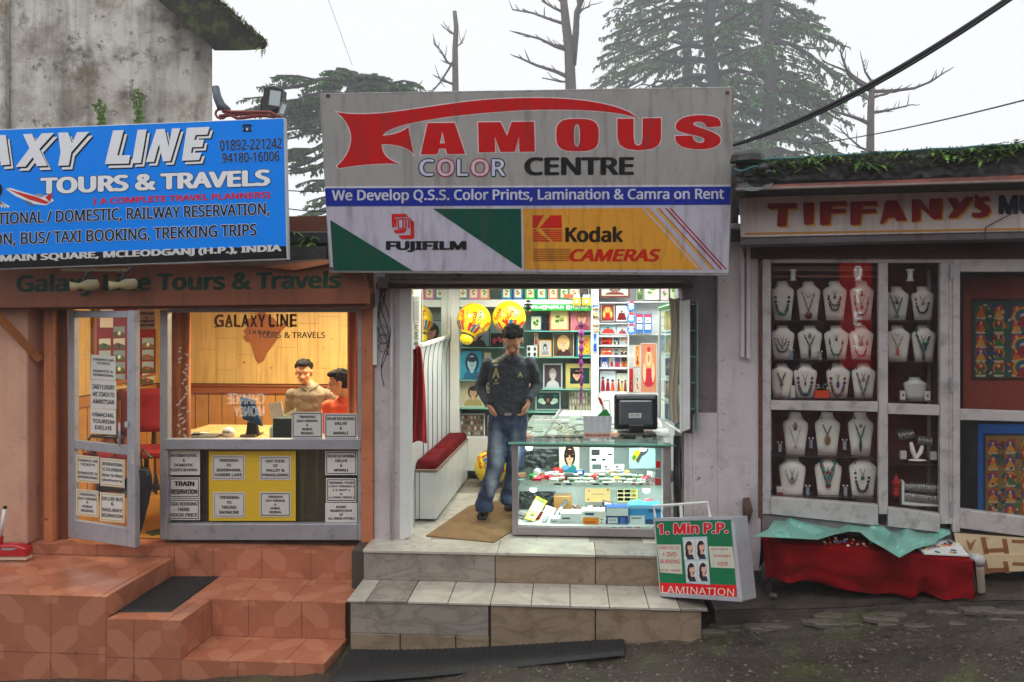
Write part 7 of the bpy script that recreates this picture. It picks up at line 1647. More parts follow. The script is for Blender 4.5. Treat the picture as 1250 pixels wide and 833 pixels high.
hanging(RP.off(-.4), [(1194, 518), (1310, 518), (1310, 660), (1194, 650)], (20, 90, 170), (130, 100, 40), 9, 'lower hanging with small round motifs on a bright blue cloth', (.08, .1))
# fascia, sign and mossy roof
TP_ = RP.off(.32)
sg = thing('jewellery_sign', 'hand painted cream fascia with shaded red lettering over an orange line', 'sign', TP_.at(1080, 290))
obj('board', MB().quad(TP_, [(903, 241), (1300, 227), (1300, 281.5), (904, 290)], .05), M('cream_signboard', (226, 214, 210), rough=.5, var=.1, vs=3, streak=[(14, .9, .5, .8, (130, 110, 104), .55)], bump=.05), sg, bevel=.003)
obj('lower_lip', MB().quad(TP_, [(904, 291), (1300, 282), (1300, 290), (904, 299)], .3, -.02), PLASD, sg, bevel=.003)
obj('painted_line', MB().quad(TP_, [(909, 284.5), (1300, 277.5), (1300, 280), (909, 286.8)], 0, .003, (214, 150, 50)), PAINT, sg)
def tl_(P): 
    mb = MB(); mb.flat(TP_, [(x+3.2, y+2.8) for x, y in P], .003, (226, 170, 56)); mb.flat(TP_, [(x+1.2, y+1) for x, y in P], .0045, (150, 60, 40)); mb.flat(TP_, P, .006, (150, 26, 28)); obj('letter', mb, PAINT, sg)
Ts = lambda x0, w_, y0, y1: tl_([(x0, y0), (x0+w_, y0-.6), (x0+w_-1, y0+5), (x0+w_*.68, y0+5.4), (x0+w_*.62, y1-.5), (x0+w_*.32, y1), (x0+w_*.36, y0+5.6), (x0, y0+6)])
Ts(937, 35, 248.5, 276)
tl_([(980, 247.5), (993, 247), (992, 273), (981.5, 274)])
for x0 in (1001, 1038): tl_([(x0, 246.5), (x0+32, 245.5), (x0+32, 250.5), (x0+14, 251.3), (x0+13.5, 255.5), (x0+31, 254.8), (x0+30.5, 259.3), (x0+13, 260), (x0+11, 273.5), (x0, 274.5)])
tl_([(1081, 245), (1095, 244.5), (1106, 268.5), (1094, 269.5), (1092, 265), (1083, 265.6), (1081, 269), (1074, 274)])
tl_([(1113, 243.5), (1123, 243.2), (1134, 257), (1134.5, 242.6), (1150, 242), (1148.5, 266.5), (1138, 267), (1123, 253), (1122.5, 268.5), (1113, 271)])
tl_([(1156, 241.8), (1167, 241.3), (1170, 250), (1178, 240.7), (1188, 240.2), (1176, 257), (1168, 265), (1157, 266), (1164, 256)])
tl_([(1190, 238), (1193.5, 237.6), (1192, 243), (1189.5, 243.5)])
tl_([(1207, 239.6), (1207, 244.6), (1200, 244.6), (1198.5, 247.5), (1206.5, 251), (1208.5, 257), (1205, 263), (1196, 265.5), (1186, 264.5), (1187, 259.5), (1196, 260), (1199, 257), (1190, 253), (1189, 246), (1194, 240.6)])
obj('lettering', MB().text(TP_, 'MUSEUM', 1219, 238, 1340, 262.5, (30, 40, 60), slope=-.02, d=.004, bold=.05), PAINT, sg)
rf = thing('jewellery_roof', 'low flat concrete roof with a dark mossy edge over the jewellery shop', 'roof', RP.at(1080, 230))
R6 = RP.off(.75)
def mossedge(u, v):
    px = 898+400*u; top = 197.5-(px-898)*.0615; bot_ = 231-(px-898)*.0215
    e_ = noise.noise(V((u*24, v*3, 0)))*1.6
    return R6.at(px, top+(bot_-9-top)*v+e_*(1 if v < .2 else .3), .04*noise.noise(V((u*40, v*6, 5))))
obj('slab_edge', MB().grid(mossedge, 180, 10), SLAB, rf, smooth=True)
A_ = [R6.at(898, 198), R6.at(1298, 173.5)]; obj('slab_top', MB().prism([A_[0], A_[1], A_[1]-RP.n*4+V((0, 0, .3)), A_[0]-RP.n*4+V((0, 0, .3))], (0, 0, -.1)), SLAB, rf)
obj('slab_end', MB().prism([R6.at(898, 198), R6.at(898, 232), R6.at(898, 232)-RP.n*1.5, R6.at(898, 198)-RP.n*1.5], RE*.06), SLAB, rf)
obj('red_trim', MB().quad(R6, [(936, 226), (1300, 212), (1300, 219), (940, 230.5)], .05, .015), M('red_oxide_trim', (150, 84, 66), rough=.5, var=.25, vs=8, stain=[(10, .5, .66, (70, 50, 46), .7)]), rf)
obj('drip_edge', MB().quad(R6, [(898, 229.5), (1300, 217.5), (1300, 220), (898, 232)], .06, .03), M('pale_drip_edge', (150, 130, 126), rough=.5, var=.3, vs=12), rf)
obj('soffit', MB().quad(R6, [(898, 226), (1300, 213), (1300, 219), (898, 231)], .9, -.002), M('dark_soffit', (44, 38, 38), rough=.8), rf)
# ferns and leaves on the roof edge
LEAFS = M('fern_leaf', attr=True, rough=.5, var=.2, vs=12, bump=0)
def fern(mb, p, n, L, up=.3):
    for i in range(n):
        a = rw.uniform(-pi, 0) if rw.random() < .75 else rw.uniform(0, pi); d_ = V((cos(a), sin(a)*.7, rw.uniform(-.2, .9)*up*2)).normalized(); l_ = L*rw.uniform(.6, 1.2)
        c_ = rw.choice([(84, 128, 40), (106, 150, 50), (60, 104, 36), (126, 160, 60)]); side = d_.cross(UP).normalized(); prev = p
        for k in range(6):
            f = (k+1)/6; q = p+d_*l_*f+V((0, 0, -l_*f*f*.55)); w2 = l_*.2*sin(pi*min(.95, f*.8+.15))
            for sd in (-1, 1): mb.poly([prev, q, prev*.4+q*.6+side*sd*w2+d_*w2*.4], c_)
            prev = q
k = 0; seeds = [945, 958, 985, 1000, 1012, 1030, 1046, 1058, 1074, 1106, 1150, 1163, 1176, 1190, 1202, 1214, 1226, 1238, 1252]
for px in seeds:
    yt = 197.5-(px-898)*.0615; mb = MB(); p = R6.at(px, yt+2.5, .03)
    for j in range(3): fern(mb, p+RE*rw.uniform(-.06, .06)+V((0, 0, rw.uniform(-.08, .02))), 5, rw.uniform(.07, .12))
    obj('fern', mb, LEAFS, None, f'bright green fern on the mossy roof edge, {"first second third fourth fifth sixth seventh eighth ninth tenth eleventh twelfth thirteenth fourteenth fifteenth sixteenth seventeenth eighteenth nineteenth".split()[k]} from the left', 'fern', 'ferns along the jewellery shop roof'); k += 1
mb = MB()
for i in range(900):
    px = rw.uniform(915, 1290); yt = 197.5-(px-898)*.0615; p = R6.at(px, yt+rw.triangular(-1, 9, 1), .035); a = rw.uniform(0, 6.28); s2 = rw.uniform(.008, .022)
    mb.poly([p, p+V((cos(a), -.3, sin(a)))*s2, p+V((cos(a+.8), -.5, sin(a+.8)))*s2], rw.choice([(60, 84, 40), (46, 70, 34), (90, 120, 50)]))
obj('moss', mb, LEAFS, None, 'moss and tiny creeping plants covering the roof edge', 'moss', kind='stuff')
obj('roof_cable', MB().tube([R6.at(900+10*i, 198-(10*i)*.0615-1+.5*sin(i), .05) for i in range(41)], .006, 5), M('teal_cable', (60, 120, 126), rough=.5), None, 'thin teal cable running along the top of the mossy roof edge', 'cable')
t = thing('security_dome', 'small round dark lamp fixture on the roof edge beside the big sign', 'lamp', R6.at(931, 212, .05))
obj('dome', MB().ell(R6.at(931, 206, .05), (.05, .05, .035)), BLACKP, t, smooth=True)
obj('mossy_rock', MB().loft([(R6.at(900+12, 198), RE*.12, RP.n*.1), (R6.at(912, 190), RE*.11, RP.n*.09), (R6.at(917, 184), RE*.05, RP.n*.04)], 9), SLAB, None, 'mossy broken lump of concrete on the roof beside the big sign', 'rubble')
for k in range(4): obj('wire_loop', MB().tube([R6.at(918+16*cos(q*.4)+3*k, 226-k+7*sin(q*.4), .06) for q in range(9)], .004, 5), M('pale_wire', (130, 136, 140), rough=.5) if k == 0 else bpy.data.materials['pale_wire'], None, ['lowest', 'second', 'third', 'topmost'][k]+' pale wire loop hanging at the left end of the roof trim', 'wire')
obj('wire', MB().tube([R6.at(896+i*5, 206+3*sin(i*.9), .08) for i in range(10)], .005, 5), bpy.data.materials['teal_cable'], None, 'pale teal wire looping from the big sign to the roof', 'wire')
obj('sign_wire', MB().tube([TP_.at(1246, 255, .05), TP_.at(1203, 278, .03), TP_.at(1202, 294, .02)], .004, 5), RUST, None, 'rusty wire crossing the cream sign to a nail', 'wire')

# ---------------------------------------------------------------- stall table in front of the jewellery window
TZ = .13
FL_, FR2, BR2, BL2 = G(931, 660, TZ), G(1186, 685, TZ), G(1163, 655, TZ), G(942, 633, TZ)
tb = thing('stall_table', 'low dark table under a red cloth in front of the jewellery window', 'table', (FL_+BR2)/2*1+V((0, 0, -.3)))
obj('table_top', MB().prism([FL_+V((.01, .01, -.012)), FR2+V((-.01, .01, -.012)), BR2+V((0, 0, -.012)), BL2+V((0, 0, -.012))], (0, 0, -.03)), DKIN, tb)
for P_, zz in ((FL_, -.27), (FR2, -.14), (BR2, -.14), (BL2, -.27)):
    q = P_*.94+(FL_+BR2)*.03; obj('leg', MB().box(q.x-.02, q.x+.02, q.y-.02, q.y+.02, zz, TZ-.043), DKIN, tb)
def drape(u, v):
    # v<.35: top from back to front, then hanging front
    if v < .35:
        f = v/.35; p = (BL2*(1-u)+BR2*u)*(1-f)+(FL_*(1-u)+FR2*u)*f; p.z += .004+.008*noise.noise(V((u*9, v*9, 0))); return p
    f = (v-.35)/.65; p = FL_*(1-u)+FR2*u; bz = (-.135 + .012*sin(u*9)+.008*sin(u*26+2.2*sin(u*8))+ .02*(u > .93)*(u-.93)*10); fold = .034*f**.6*sin(u*26+2.2*sin(u*8))*(.35+.65*abs(sin(u*5+1)))+.05*f*noise.noise(V((u*7, f*3, 2)))
    inx = (.5-u)*.02*f; sag = .012*sin(f*3+u*13)*f
    return p+V((inx, -.02-.03*sin(f*pi*.5)+fold, (bz-TZ)*f+sag*.3))
RED2 = M('deep_red_cloth', (116, 6, 10), spec=.05, rough=.95, var=.25, vs=5, bump=.3, bs=160)
obj('red_tablecloth', MB().grid(drape, 120, 40), RED2, None, 'bright red cloth draped over the low stall table', 'tablecloth', smooth=True, loc=(FL_+FR2)/2)
def drape_side(sgn):
    A, B_ = (FL_, BL2) if sgn < 0 else (FR2, BR2)
    return lambda u, v: (A*(1-u)+B_*u)+V((sgn*(.015+.02*v+.01*sin(u*9)*v), -.02*(1-u), -.24*v))
obj('cloth_side', MB().grid(drape_side(-1), 16, 8), RED2, bpy.data.objects['red_tablecloth'], smooth=True); obj('cloth_side', MB().grid(drape_side(1), 16, 8), RED2, bpy.data.objects['red_tablecloth'], smooth=True)
# green plastic sheet
out = [(919, 655), (938, 646), (944, 636), (965, 632), (1000, 629), (1040, 626), (1062, 629), (1078, 634), (1110, 634), (1140, 632), (1160, 641), (1160, 652), (1146, 659), (1141, 664), (1118, 670), (1098, 681), (1080, 670), (1062, 660), (1050, 650), (1036, 649), (1018, 653), (998, 659), (960, 657)]
def inside(x, y):
    c_ = False; j = len(out)-1
    for i in range(len(out)):
        xi, yi = out[i]; xj, yj = out[j]
        if (yi > y) != (yj > y) and x < (xj-xi)*(y-yi)/(yj-yi)+xi: c_ = not c_
        j = i
    return c_
bm = bmesh.new(); vs_ = [bm.verts.new(V((x, y, 0))) for x, y in out]; bm.faces.new(vs_); bmesh.ops.triangulate(bm, faces=bm.faces[:])
for it in range(9):
    es = [e_ for e_ in bm.edges if e_.calc_length() > 4.0]
    if not es: break
    bmesh.ops.subdivide_edges(bm, edges=es, cuts=1); bmesh.ops.triangulate(bm, faces=[f for f in bm.faces if len(f.verts) > 3])
mb = MB(); bm.verts.index_update()
for v in bm.verts:
    x, y = v.co.x, v.co.y; tri = lambda a: abs(a % 2-1); wob = noise.noise(V((x*.02, y*.03, 3)))*1.2
    h = .02+.04*tri(x*.021+y*.05+wob)+.026*tri(x*.05-y*.075+1+wob*1.4)+.03*max(0, noise.noise(V((x*.018, y*.05, 1)))+.25)+.004*noise.noise(V((x*.16, y*.2, 8))); mb.v.append(G(x, y, TZ+.016+max(0, h)))
for f in bm.faces: mb.f.append([v.index for v in f.verts]); mb.c.append(None)
bm.free()
GPL = M('green_polythene', (116, 172, 158), rough=.3, var=.06, vs=2, bump=.08, bs=8)
pm = mesh('plastic_sheet', mb, GPL, (FL_+FR2)/2); bmm = bmesh.new(); bmm.from_mesh(pm)
for f in bmm.faces:
    if f.normal.z < 0: f.normal_flip()
bmm.to_mesh(pm); bmm.free(); 
tag(link('plastic_sheet', pm, None, (FL_+FR2)/2), 'crumpled pale green plastic sheet thrown over the red covered stall', 'plastic sheet')
# trinkets on the cloth, tray, urn, jar
cl5 = [((40, 60, 150), 'blue'), ((226, 226, 226), 'white'), ((60, 150, 150), 'turquoise'), ((210, 170, 70), 'golden'), ((190, 80, 50), 'orange'), ((40, 36, 40), 'black'), ((150, 150, 156), 'silver')]
for i in range(26):
    px = 1004+60*rw.random(); py = 655+9*rw.random()+ (px-1004)*.07; c_, nm = cl5[i % 7]; p = G(px, py, TZ+.018)
    obj('trinket', MB().ell(p, (rw.uniform(.008, .016), rw.uniform(.006, .012), .007), Matrix.Rotation(rw.random()*3, 3, 'Z'), 7, 4, c=c_), GLOSS, None, f'tiny {nm} trinket on the uncovered red cloth', 'trinket', f'{nm} trinkets on the red cloth')
ty = [G(x, y, TZ+.012) for x, y in ((1112, 668), (1172, 659), (1182, 680), (1122, 676))]
t = obj('tray', MB().prism([G(1118, 669, TZ+.012), G(1163, 656.5, TZ+.012), G(1183, 680, TZ+.012), G(1128, 677.5, TZ+.012)], (0, 0, .015)), WHITE, None, 'white tray of oval pendants at the right end of the red stall', 'tray', bevel=.002)
for i in range(15):
    c_, nm = [((190, 60, 40), 'red'), ((214, 140, 40), 'amber'), ((30, 50, 110), 'blue'), ((40, 110, 80), 'green'), ((60, 40, 40), 'dark')][i % 5]
    u, v = rw.uniform(.15, .85), rw.uniform(.15, .85); P_ = [G(1118, 669, TZ+.03), G(1163, 656.5, TZ+.03), G(1183, 680, TZ+.03), G(1128, 677.5, TZ+.03)]; p = (P_[0]*(1-u)+P_[1]*u)*(1-v)+(P_[3]*(1-u)+P_[2]*u)*v
    obj('pendant', MB().ell(p, (.022, .012, .007), Matrix.Rotation(rw.random()*3, 3, 'Z'), 8, 4, c=c_), GLOSS, None, f'oval {nm} pendant lying on the white tray', 'pendant', f'{nm} pendants on the tray')
p = G(946, 636, TZ+.01); BRZ = M('old_bronze', (92, 62, 48), rough=.45, metal=.5, var=.3, vs=15)
t = thing('bronze_urn', 'small old bronze lidded urn at the left end of the stall', 'urn', p)
obj('body', MB().lathe(p, [(.035, 0), (.03, .01), (.018, .03), (.03, .05), (.052, .085), (.05, .11), (.03, .13), (.034, .138)], 16), BRZ, t, smooth=True)
obj('lid', MB().lathe(p+V((0, 0, .138)), [(.036, 0), (.03, .015), (.012, .022), (.014, .035), (.003, .04)], 14), BRZ, t, smooth=True)
for s_ in (-1, 1): obj('handle', MB().tube([p+V((s_*.045, 0, .1)), p+V((s_*.068, 0, .12)), p+V((s_*.06, 0, .06)), p+V((s_*.045, 0, .06))], .006, 5), BRZ, t, smooth=True)
jp = G(1192, 722, ledge_z(G(1192, 722, -.15).x)+.0); t = thing('plastic_jar', 'cloudy plastic jar with a domed lid standing on the ledge beside the stall', 'jar', jp)
obj('jar', MB().lathe(jp, [(.05, 0), (.055, .01), (.047, .16), (.044, .19)], 20), M('cloudy_plastic', (150, 138, 124), rough=.25, var=.2, vs=6), t, smooth=True)
obj('lid', MB().lathe(jp+V((0, 0, .185)), [(.05, 0), (.052, .04), (.04, .065), (.003, .078)], 20), M('milky_lid', (170, 170, 172), rough=.3, var=.2), t, smooth=True)
p = ground(944, 728); q = G(944, 731, -.27); obj('stone', MB().ell(q+V((0, 0, .02)), (.035, .03, .025), None, 7, 5), KERBM, None, 'small brown stone by the left leg of the stall', 'stone')
# patterned step covering at the far right
PATT = M('patterned_lino', attr=True, rough=.45, var=.12, vs=10, bump=.05, stain=[(9, .58, .7, (120, 96, 70), .5)])
sp2 = RP.off(.06); st2 = thing('covered_step', 'shop step covered with cream linoleum printed with brown bands', 'step', sp2.at(1220, 700))
LN = (206, 184, 148); LB = (140, 92, 56)
obj('step_block', MB().quad(sp2, [(1164, 651), (1300, 662), (1300, 696), (1170, 702)], .25, -.01), KERBM, st2)
for a, b_ in (((1165, 651, 677), 0), ((1166, 678.5, 701), .012)):
    x0, t0, t1 = a; mb = MB().quad(sp2, [(x0, t0), (1300, t0+(10 if b_ == 0 else -3)), (1300, t1+(0 if b_ == 0 else -6)), (x0+4, t1)], .01, b_, c=LN)
    for q in ([(x0+32, t0+5), (x0+38, t0+5), (x0+42, t1), (x0+36, t1)], [(x0+58, t0+7), (x0+64, t0+7), (x0+67, t1-1), (x0+61, t1-1)], [(x0+38, t1-7), (x0+64, t1-8), (x0+64, t1-3), (x0+38, t1-2)], [(x0+70, t0+8), (x0+110, t0+9), (x0+110, t0+13), (x0+70, t0+12)]): mb.flat(sp2, q, b_+.002, LB)
    if b_ == 0: mb.flat(sp2, [(x0+14, t0+7), (x0+20, t0+13), (x0+27, t0+6), (x0+22, t0+18), (x0+20, t0+22), (x0+17, t0+18)], b_+.002, (150, 100, 70))
    obj('lino', mb, PATT, st2)

# ---------------------------------------------------------------- leaning lamination light box
q0 = G(810, 734, Z2); lb_ = Pl(FY(y2-.02).at(860, 732), (-.8, -1, .2))
C4 = [(797, 632), (905, 627), (906.5, 735.5), (805, 728)]
C4 = [(797, 633), (895, 631), (906, 735), (805, 728)]
lx = thing('lamination_sign', 'green and red lamination light box sign leaning on the steps and pier', 'sign', lb_.at(855, 733))
obj('case', MB().quad(lb_, C4, .22), M('sign_case', (178, 178, 184), rough=.35, metal=.3, var=.12, stain=[(14, .6, .72, (110, 96, 80), .5)]), lx, bevel=.006)
mb = MB().flat(lb_, [(799.5, 636.5), (892, 634.5), (899.5, 729), (806.5, 723)], .003, (12, 110, 70)).flat(lb_, [(805, 711.5), (898.5, 714.5), (899.5, 729), (806.5, 724)], .004, (214, 20, 30))
mb.flat(lb_, [(802, 665), (831, 665), (833, 701), (806, 699)], .005, (196, 196, 180)).flat(lb_, [(865, 667), (894, 667.5), (897.5, 694), (868, 693)], .005, (196, 196, 180)).flat(lb_, [(833, 656), (863, 655), (867, 714), (838, 712)], .005, (176, 196, 206))
obj('printed_face', mb, LBOX, lx)
for i, (a, b_) in enumerate(((835, 658.5), (849.5, 658), (837.5, 685.5), (852, 685))):
    mb = MB(); W2, H2 = 12.8, 24.5
    mb.rect(lb_, a, b_, a+W2, b_+H2, 0, .006, (206, 206, 206)).disc(lb_, a+6, b_+10.5, 4.6, 8.5, .007, (44, 24, 30)).disc(lb_, a+4.6, b_+17, 3, 6, .0075, (44, 24, 30)).flat(lb_, [(a+3.5, b_+H2), (a+5.5, b_+H2-5.5), (a+10.5, b_+H2-6), (a+12.4, b_+H2)], .008, (40, 44, 56)).disc(lb_, a+7, b_+15.5, 1.6, 3.6, .0085, (214, 160, 140)).disc(lb_, a+7.2, b_+9.8, 3.1, 4.6, .009, (226, 176, 156)).disc(lb_, a+6.4, b_+5.4, 3.2, 2.2, .0095, (44, 24, 30))
    mb.disc(lb_, a+7.4, b_+12.2, 1.1, .5, .01, (180, 60, 60)); 
    for q in (6, 8.6): mb.disc(lb_, a+q, b_+9, .55, .4, .01, (40, 24, 24))
    obj('portrait_print', mb, PAINT, lx)
def ll(t, x0, y0, x1, y1, c, sl_=0, **k): obj('lettering', MB().text(lb_, t, x0, y0, x1, y1, c, slope=sl_, **k), PAINT, lx)
ll('1. Min P.P.', 802.5, 639, 889, 653, (206, 20, 30), -.02, d=.006, bold=.045, outline=(.03, (206, 200, 210)))
ll('LAMINATION', 808, 715, 896, 724, (222, 206, 190), .045, d=.006, bold=.0)
for t_, x0, y0, x1, y1 in (('CARD TO CD', 804, 667, 829, 670.5), ('+ DVD', 808.5, 674, 826, 679.5), ('BURNING', 806, 683, 830, 688), ('VCD  HERE', 806, 695, 831, 697.5), ('ALSO PHOTO', 868, 669.5, 889, 671.5), ('AVAILABLE', 871, 677, 892, 680), ('HERE', 876, 686, 889, 690.5)): ll(t_, x0, y0, x1, y1, (196, 60, 70), .01, d=.006, bold=.01)
for q in ([(797, 633), (895, 631), (896, 634.5), (799.5, 636.5)], [(805, 728), (906, 735), (899.5, 729), (806.5, 723)]): obj('edge_strip', MB().quad(lb_, q, .004, .005), ALU, lx)
hp = lb_.off(-.05); obj('carry_handle', MB().tube([hp.at(800, 632), hp.at(798, 618), hp.at(864, 613.5), hp.at(867, 632)], .011, 6), WHITE, lx, smooth=False)
obj('handle_bracket', MB().tube([hp.at(832, 632), hp.at(831, 616)], .012, 6), WHITE, lx)
# ---------------------------------------------------------------- people
SKIN = M('brown_skin', (198, 140, 104), rough=.5, var=.08, vs=20, bump=.05, bs=200, sub=.1)
HAIR = M('black_hair', (14, 11, 11), spec=.15, rough=.7, var=.3, vs=60, bump=.5, bs=150)
EYEW = M('eye_white', (210, 205, 198), rough=.3, var=0, bump=0)
def head(t, c_, R, s_=1.0, jaw=1.0, hairv=0, skin=None, lids=False):
    """returns prims (into mb) for a head centred at c_; R: local x=right,y=face direction,z=up"""
    skin = skin or SKIN
    W_ = lambda x, y, z: c_+R @ V((x*s_, y*s_, z*s_))
    mb = MB()
    mb.ell(W_(0, -.012, .03), (.075*s_, .092*s_, .085*s_), R).ell(W_(0, .018, -.025), (.06*s_, .068*s_, .08*s_), R).ell(W_(0, .035, -.075), (.038*s_*jaw, .038*s_, .03*s_), R)
    mb.ell(W_(0, .045, .03), (.055*s_, .045*s_, .03*s_), R)                                     # brow
    mb.cap(W_(0, .082, .01), .009*s_, W_(0, .103, -.022), .013*s_)                              # nose
    for q in (-1, 1): mb.ell(W_(.013*q, .09, -.025), (.009*s_, .01*s_, .007*s_), R); mb.ell(W_(.04*q, .058, -.02), (.02*s_, .02*s_, .02*s_), R); mb.ell(W_(.078*q, -.005, -.005), (.009*s_, .02*s_, .03*s_), R)
    mb.ell(W_(0, .082, -.052), (.022*s_, .01*s_, .009*s_), R)
    def extras():
        for q in (-1, 1):
            if not lids: obj('eye', MB().ell(W_(.031*q, .0815, .004), (.0105*s_, .005*s_, .004*s_), R, 10, 6), EYEW, t, smooth=True)
            obj('iris' if not lids else 'eyelashes', MB().ell(W_(.031*q, .0855, .003), (.0055*s_, .003*s_, .0042*s_) if not lids else (.012*s_, .003*s_, .0026*s_), R, 8, 5), HAIR, t, smooth=True)
            obj('eyebrow', MB().tube([W_(.015*q, .0885, .023), W_(.03*q, .0875, .028), W_(.048*q, .076, .024)], [.002*s_, .003*s_, .0015*s_], 5), HAIR, t, smooth=True)
        obj('lips', MB().ell(W_(0, .09, -.052), (.021*s_, .006*s_, .0065*s_), R, 10, 5), M('lips', (120, 62, 52), rough=.45) if 'lips' not in bpy.data.materials else bpy.data.materials['lips'], t, smooth=True)
        hb = MB().ell(W_(0, -.028, .05), (.083*s_, .09*s_, .078*s_), R).ell(W_(0, -.05, -.0), (.077*s_, .065*s_, .075*s_), R).ell(W_(0, .03, .1), (.062*s_, .055*s_, .03*s_), R)
        rh = random.Random(int(c_.x*100))
        for i in range(46+hairv*40):
            a = rh.uniform(0, 6.28); z_ = rh.uniform(.02, 1); rr = sqrt(1-z_*z_*.95)
            if sin(a) > .2 and z_ < .72: continue
            hb.ell(W_(.078*cos(a)*rr, -.02+.09*sin(a)*rr, .045+.078*z_), (.018*s_, .018*s_, .015*s_), R, 6, 4)
        remeshed('hair', hb, HAIR, t, vox=.005, sm=1, disp=lambda c: .005*noise.noise(c*55)+.003*noise.noise(c*140))
    return mb, extras
def Rlook(d, up=V((0, 0, 1))):
    d = V(d).normalized(); x = d.cross(up).normalized(); z = x.cross(d); return Matrix((x, d, z)).transposed()
MP = FY(.55)
def J(px, py, dy=0): return MP.at(px, py, -dy)
man = thing('person', 'standing man in dark grey shirt and faded jeans looking down, hands at his pockets', 'person', G(604, 636, 0))
k_ = 1/142.
hc = J(626, 416, -.07); Rh = Rlook((-.04, -.76, -.65))
hb_, ex = head(man, hc, Rh, 1.04, lids=True)
neckb = J(625, 434, .0)
body = hb_
body.cap(hc+Rh @ V((0, -.03, -.06)), .052, neckb, .058)
# torso and limbs of the one continuous body
body.loft([(J(624, 434), RT*.06, FW*.055), (J(624, 441), RT*.16, FW*.085), (J(624, 455), RT*.155, FW*.1), (J(623, 478), RT*.14, FW*.1), (J(621, 500), RT*.14, FW*.1), (J(619, 518), RT*.15, FW*.11), (J(619, 526), RT*.12, FW*.09)], 20)
ARM = [((596, 445, .0), (586, 472, .06), (596, 494, -.08)), ((647, 444, .0), (656, 470, .06), (645, 488, -.1))]
for sh_, el, wr in ARM:
    body.cap(J(*sh_), .05, J(*el), .038); body.cap(J(*el), .036, J(*wr), .026)
LEG = [((609, 520, 0), (605, 568, -.03), (591, 622, .0), (588, 633, -.1)), ((630, 520, 0), (629, 566, .02), (621, 613, .16), (620, 624, .05))]
for hp_, kn, an, to in LEG:
    body.cap(J(*hp_), .078, J(*kn), .055); body.cap(J(*kn), .05, J(*an), .036)
# hands: palm, four fingers, thumb
def hand(mb, wr, pd, sd, curl, s_=1.0):
    """wr wrist; pd palm direction; sd thumb side"""
    pd = V(pd).normalized(); sd = (V(sd)-pd*V(sd).dot(pd)).normalized(); nn = pd.cross(sd).normalized()
    for i, (o_, L_) in enumerate(((.03, .072), (.01, .08), (-.01, .075), (-.028, .06))):
        a = wr+pd*.085*s_+sd*o_*s_; mb.cap(wr+pd*.02*s_+sd*o_*.6*s_, .016*s_, a, .0125*s_, 8)
        b_ = a+(pd*cos(curl*.6)+nn*sin(curl*.6))*L_*.5*s_; c_ = b_+(pd*cos(curl*1.5)+nn*sin(curl*1.5))*L_*.5*s_
        mb.cap(a, .0105*s_, b_, .0095*s_, 8).cap(b_, .0095*s_, c_, .008*s_, 8)
    a = wr+pd*.03*s_+sd*.03*s_; b_ = a+(pd*.6+sd*.7+nn*.25).normalized()*.035*s_; mb.cap(wr+pd*.01*s_, .016*s_, a, .014*s_, 8).cap(a, .013*s_, b_, .011*s_, 8).cap(b_, .011*s_, b_+(pd*.9+sd*.25).normalized()*.03*s_, .009*s_, 8)
hand(body, J(597.5, 496, -.09), RT*.45-UP*.9+FW*.15, -FW*.8+RT*.5, .25); hand(body, J(645.5, 491, -.11), -RT*.35-UP*.92+FW*.05, -FW*.9-RT*.3, .7)
remeshed('body', body, SKIN, man, vox=.0065, sm=2)
ex()
SHIRT = M('dark_grey_shirt', (52, 58, 64), rough=.75, var=.2, vs=7, bump=.9, bs=8, bump2=(26, .5))
shm = MB().loft([(J(624.5, 432.5, .01), RT*.07, FW*.065), (J(624.5, 436), RT*.1, FW*.08), (J(623, 440), RT*.15, FW*.1), (J(622, 446), RT*.185, FW*.115), (J(621.5, 460), RT*.18, FW*.125), (J(621, 480), RT*.165, FW*.125), (J(620.5, 496), RT*.165, FW*.125), (J(620, 506), RT*.168, FW*.13)], 24)
for sh_, el, wr in ARM:
    e_ = J(*el); w_ = J(*wr); shm.cap(J(sh_[0], sh_[1], sh_[2]), .059, e_, .05); shm.cap(e_, .05, e_+(w_-e_)*.93, .037)
def fold(c): return .006*noise.noise(V((c.x*9, c.y*9, c.z*22)))+.0045*noise.noise(V((c.x*30+c.z*18, c.y*20, c.z*25)))
remeshed('shirt', shm, SHIRT, man, vox=.008, sm=4, disp=fold)
sb_m = [o for o in bpy.data.objects if o.name == 'shirt'][0]
def tomesh(o, off=.004):
    me = o.data; T_ = BVHTree.FromPolygons([v.co+o.parent.location for v in me.vertices], [list(p.vertices) for p in me.polygons])
    def fn(px, py, d):
        r_ = ray(px, py).normalized(); h, n_, i_, dist = T_.ray_cast(CAM, r_)
        return (h-r_*off) if h is not None else MP.at(px, py, .15)
    return fn
fm = tomesh(sb_m)
mb = MB(); YC = (176, 170, 110)
for t_, x0, y0, x1, y1 in (('A', 601, 449, 610, 462), ('A', 632, 454, 638, 461), ('NO', 603, 444, 608, 447), ('NAVY', 601, 440, 609, 442.5), ('8', 604, 463, 607.5, 466), ('USAF', 602, 467, 609, 469.5)):
    mb.text(None, t_, x0, y0, x1, y1, YC if t_ != 'NO' else (196, 196, 196), bold=.03, fn=fm)
obj('chest_print', mb, PAINT, man)
mb = MB()
for i in range(8): p = fm(622.2-.15*i, 440+8*i, 0); mb.ell(p, (.006, .004, .006), None, 6, 4)
obj('buttons', mb, M('button_grey', (96, 98, 100), rough=.4), man)
obj('placket', MB().tube([fm(623, 438+8*i, 0)+V((0, .0025, 0)) for i in range(9)], .004, 4), SHIRT, man)
col = []
for q in (-1, 1): obj('collar', MB().tube([J(625+q*9, 433, -.01), J(625+q*7, 438, -.09), J(625+q*2, 442, -.12)], [.012, .022, .008], 6), SHIRT, man, smooth=True)
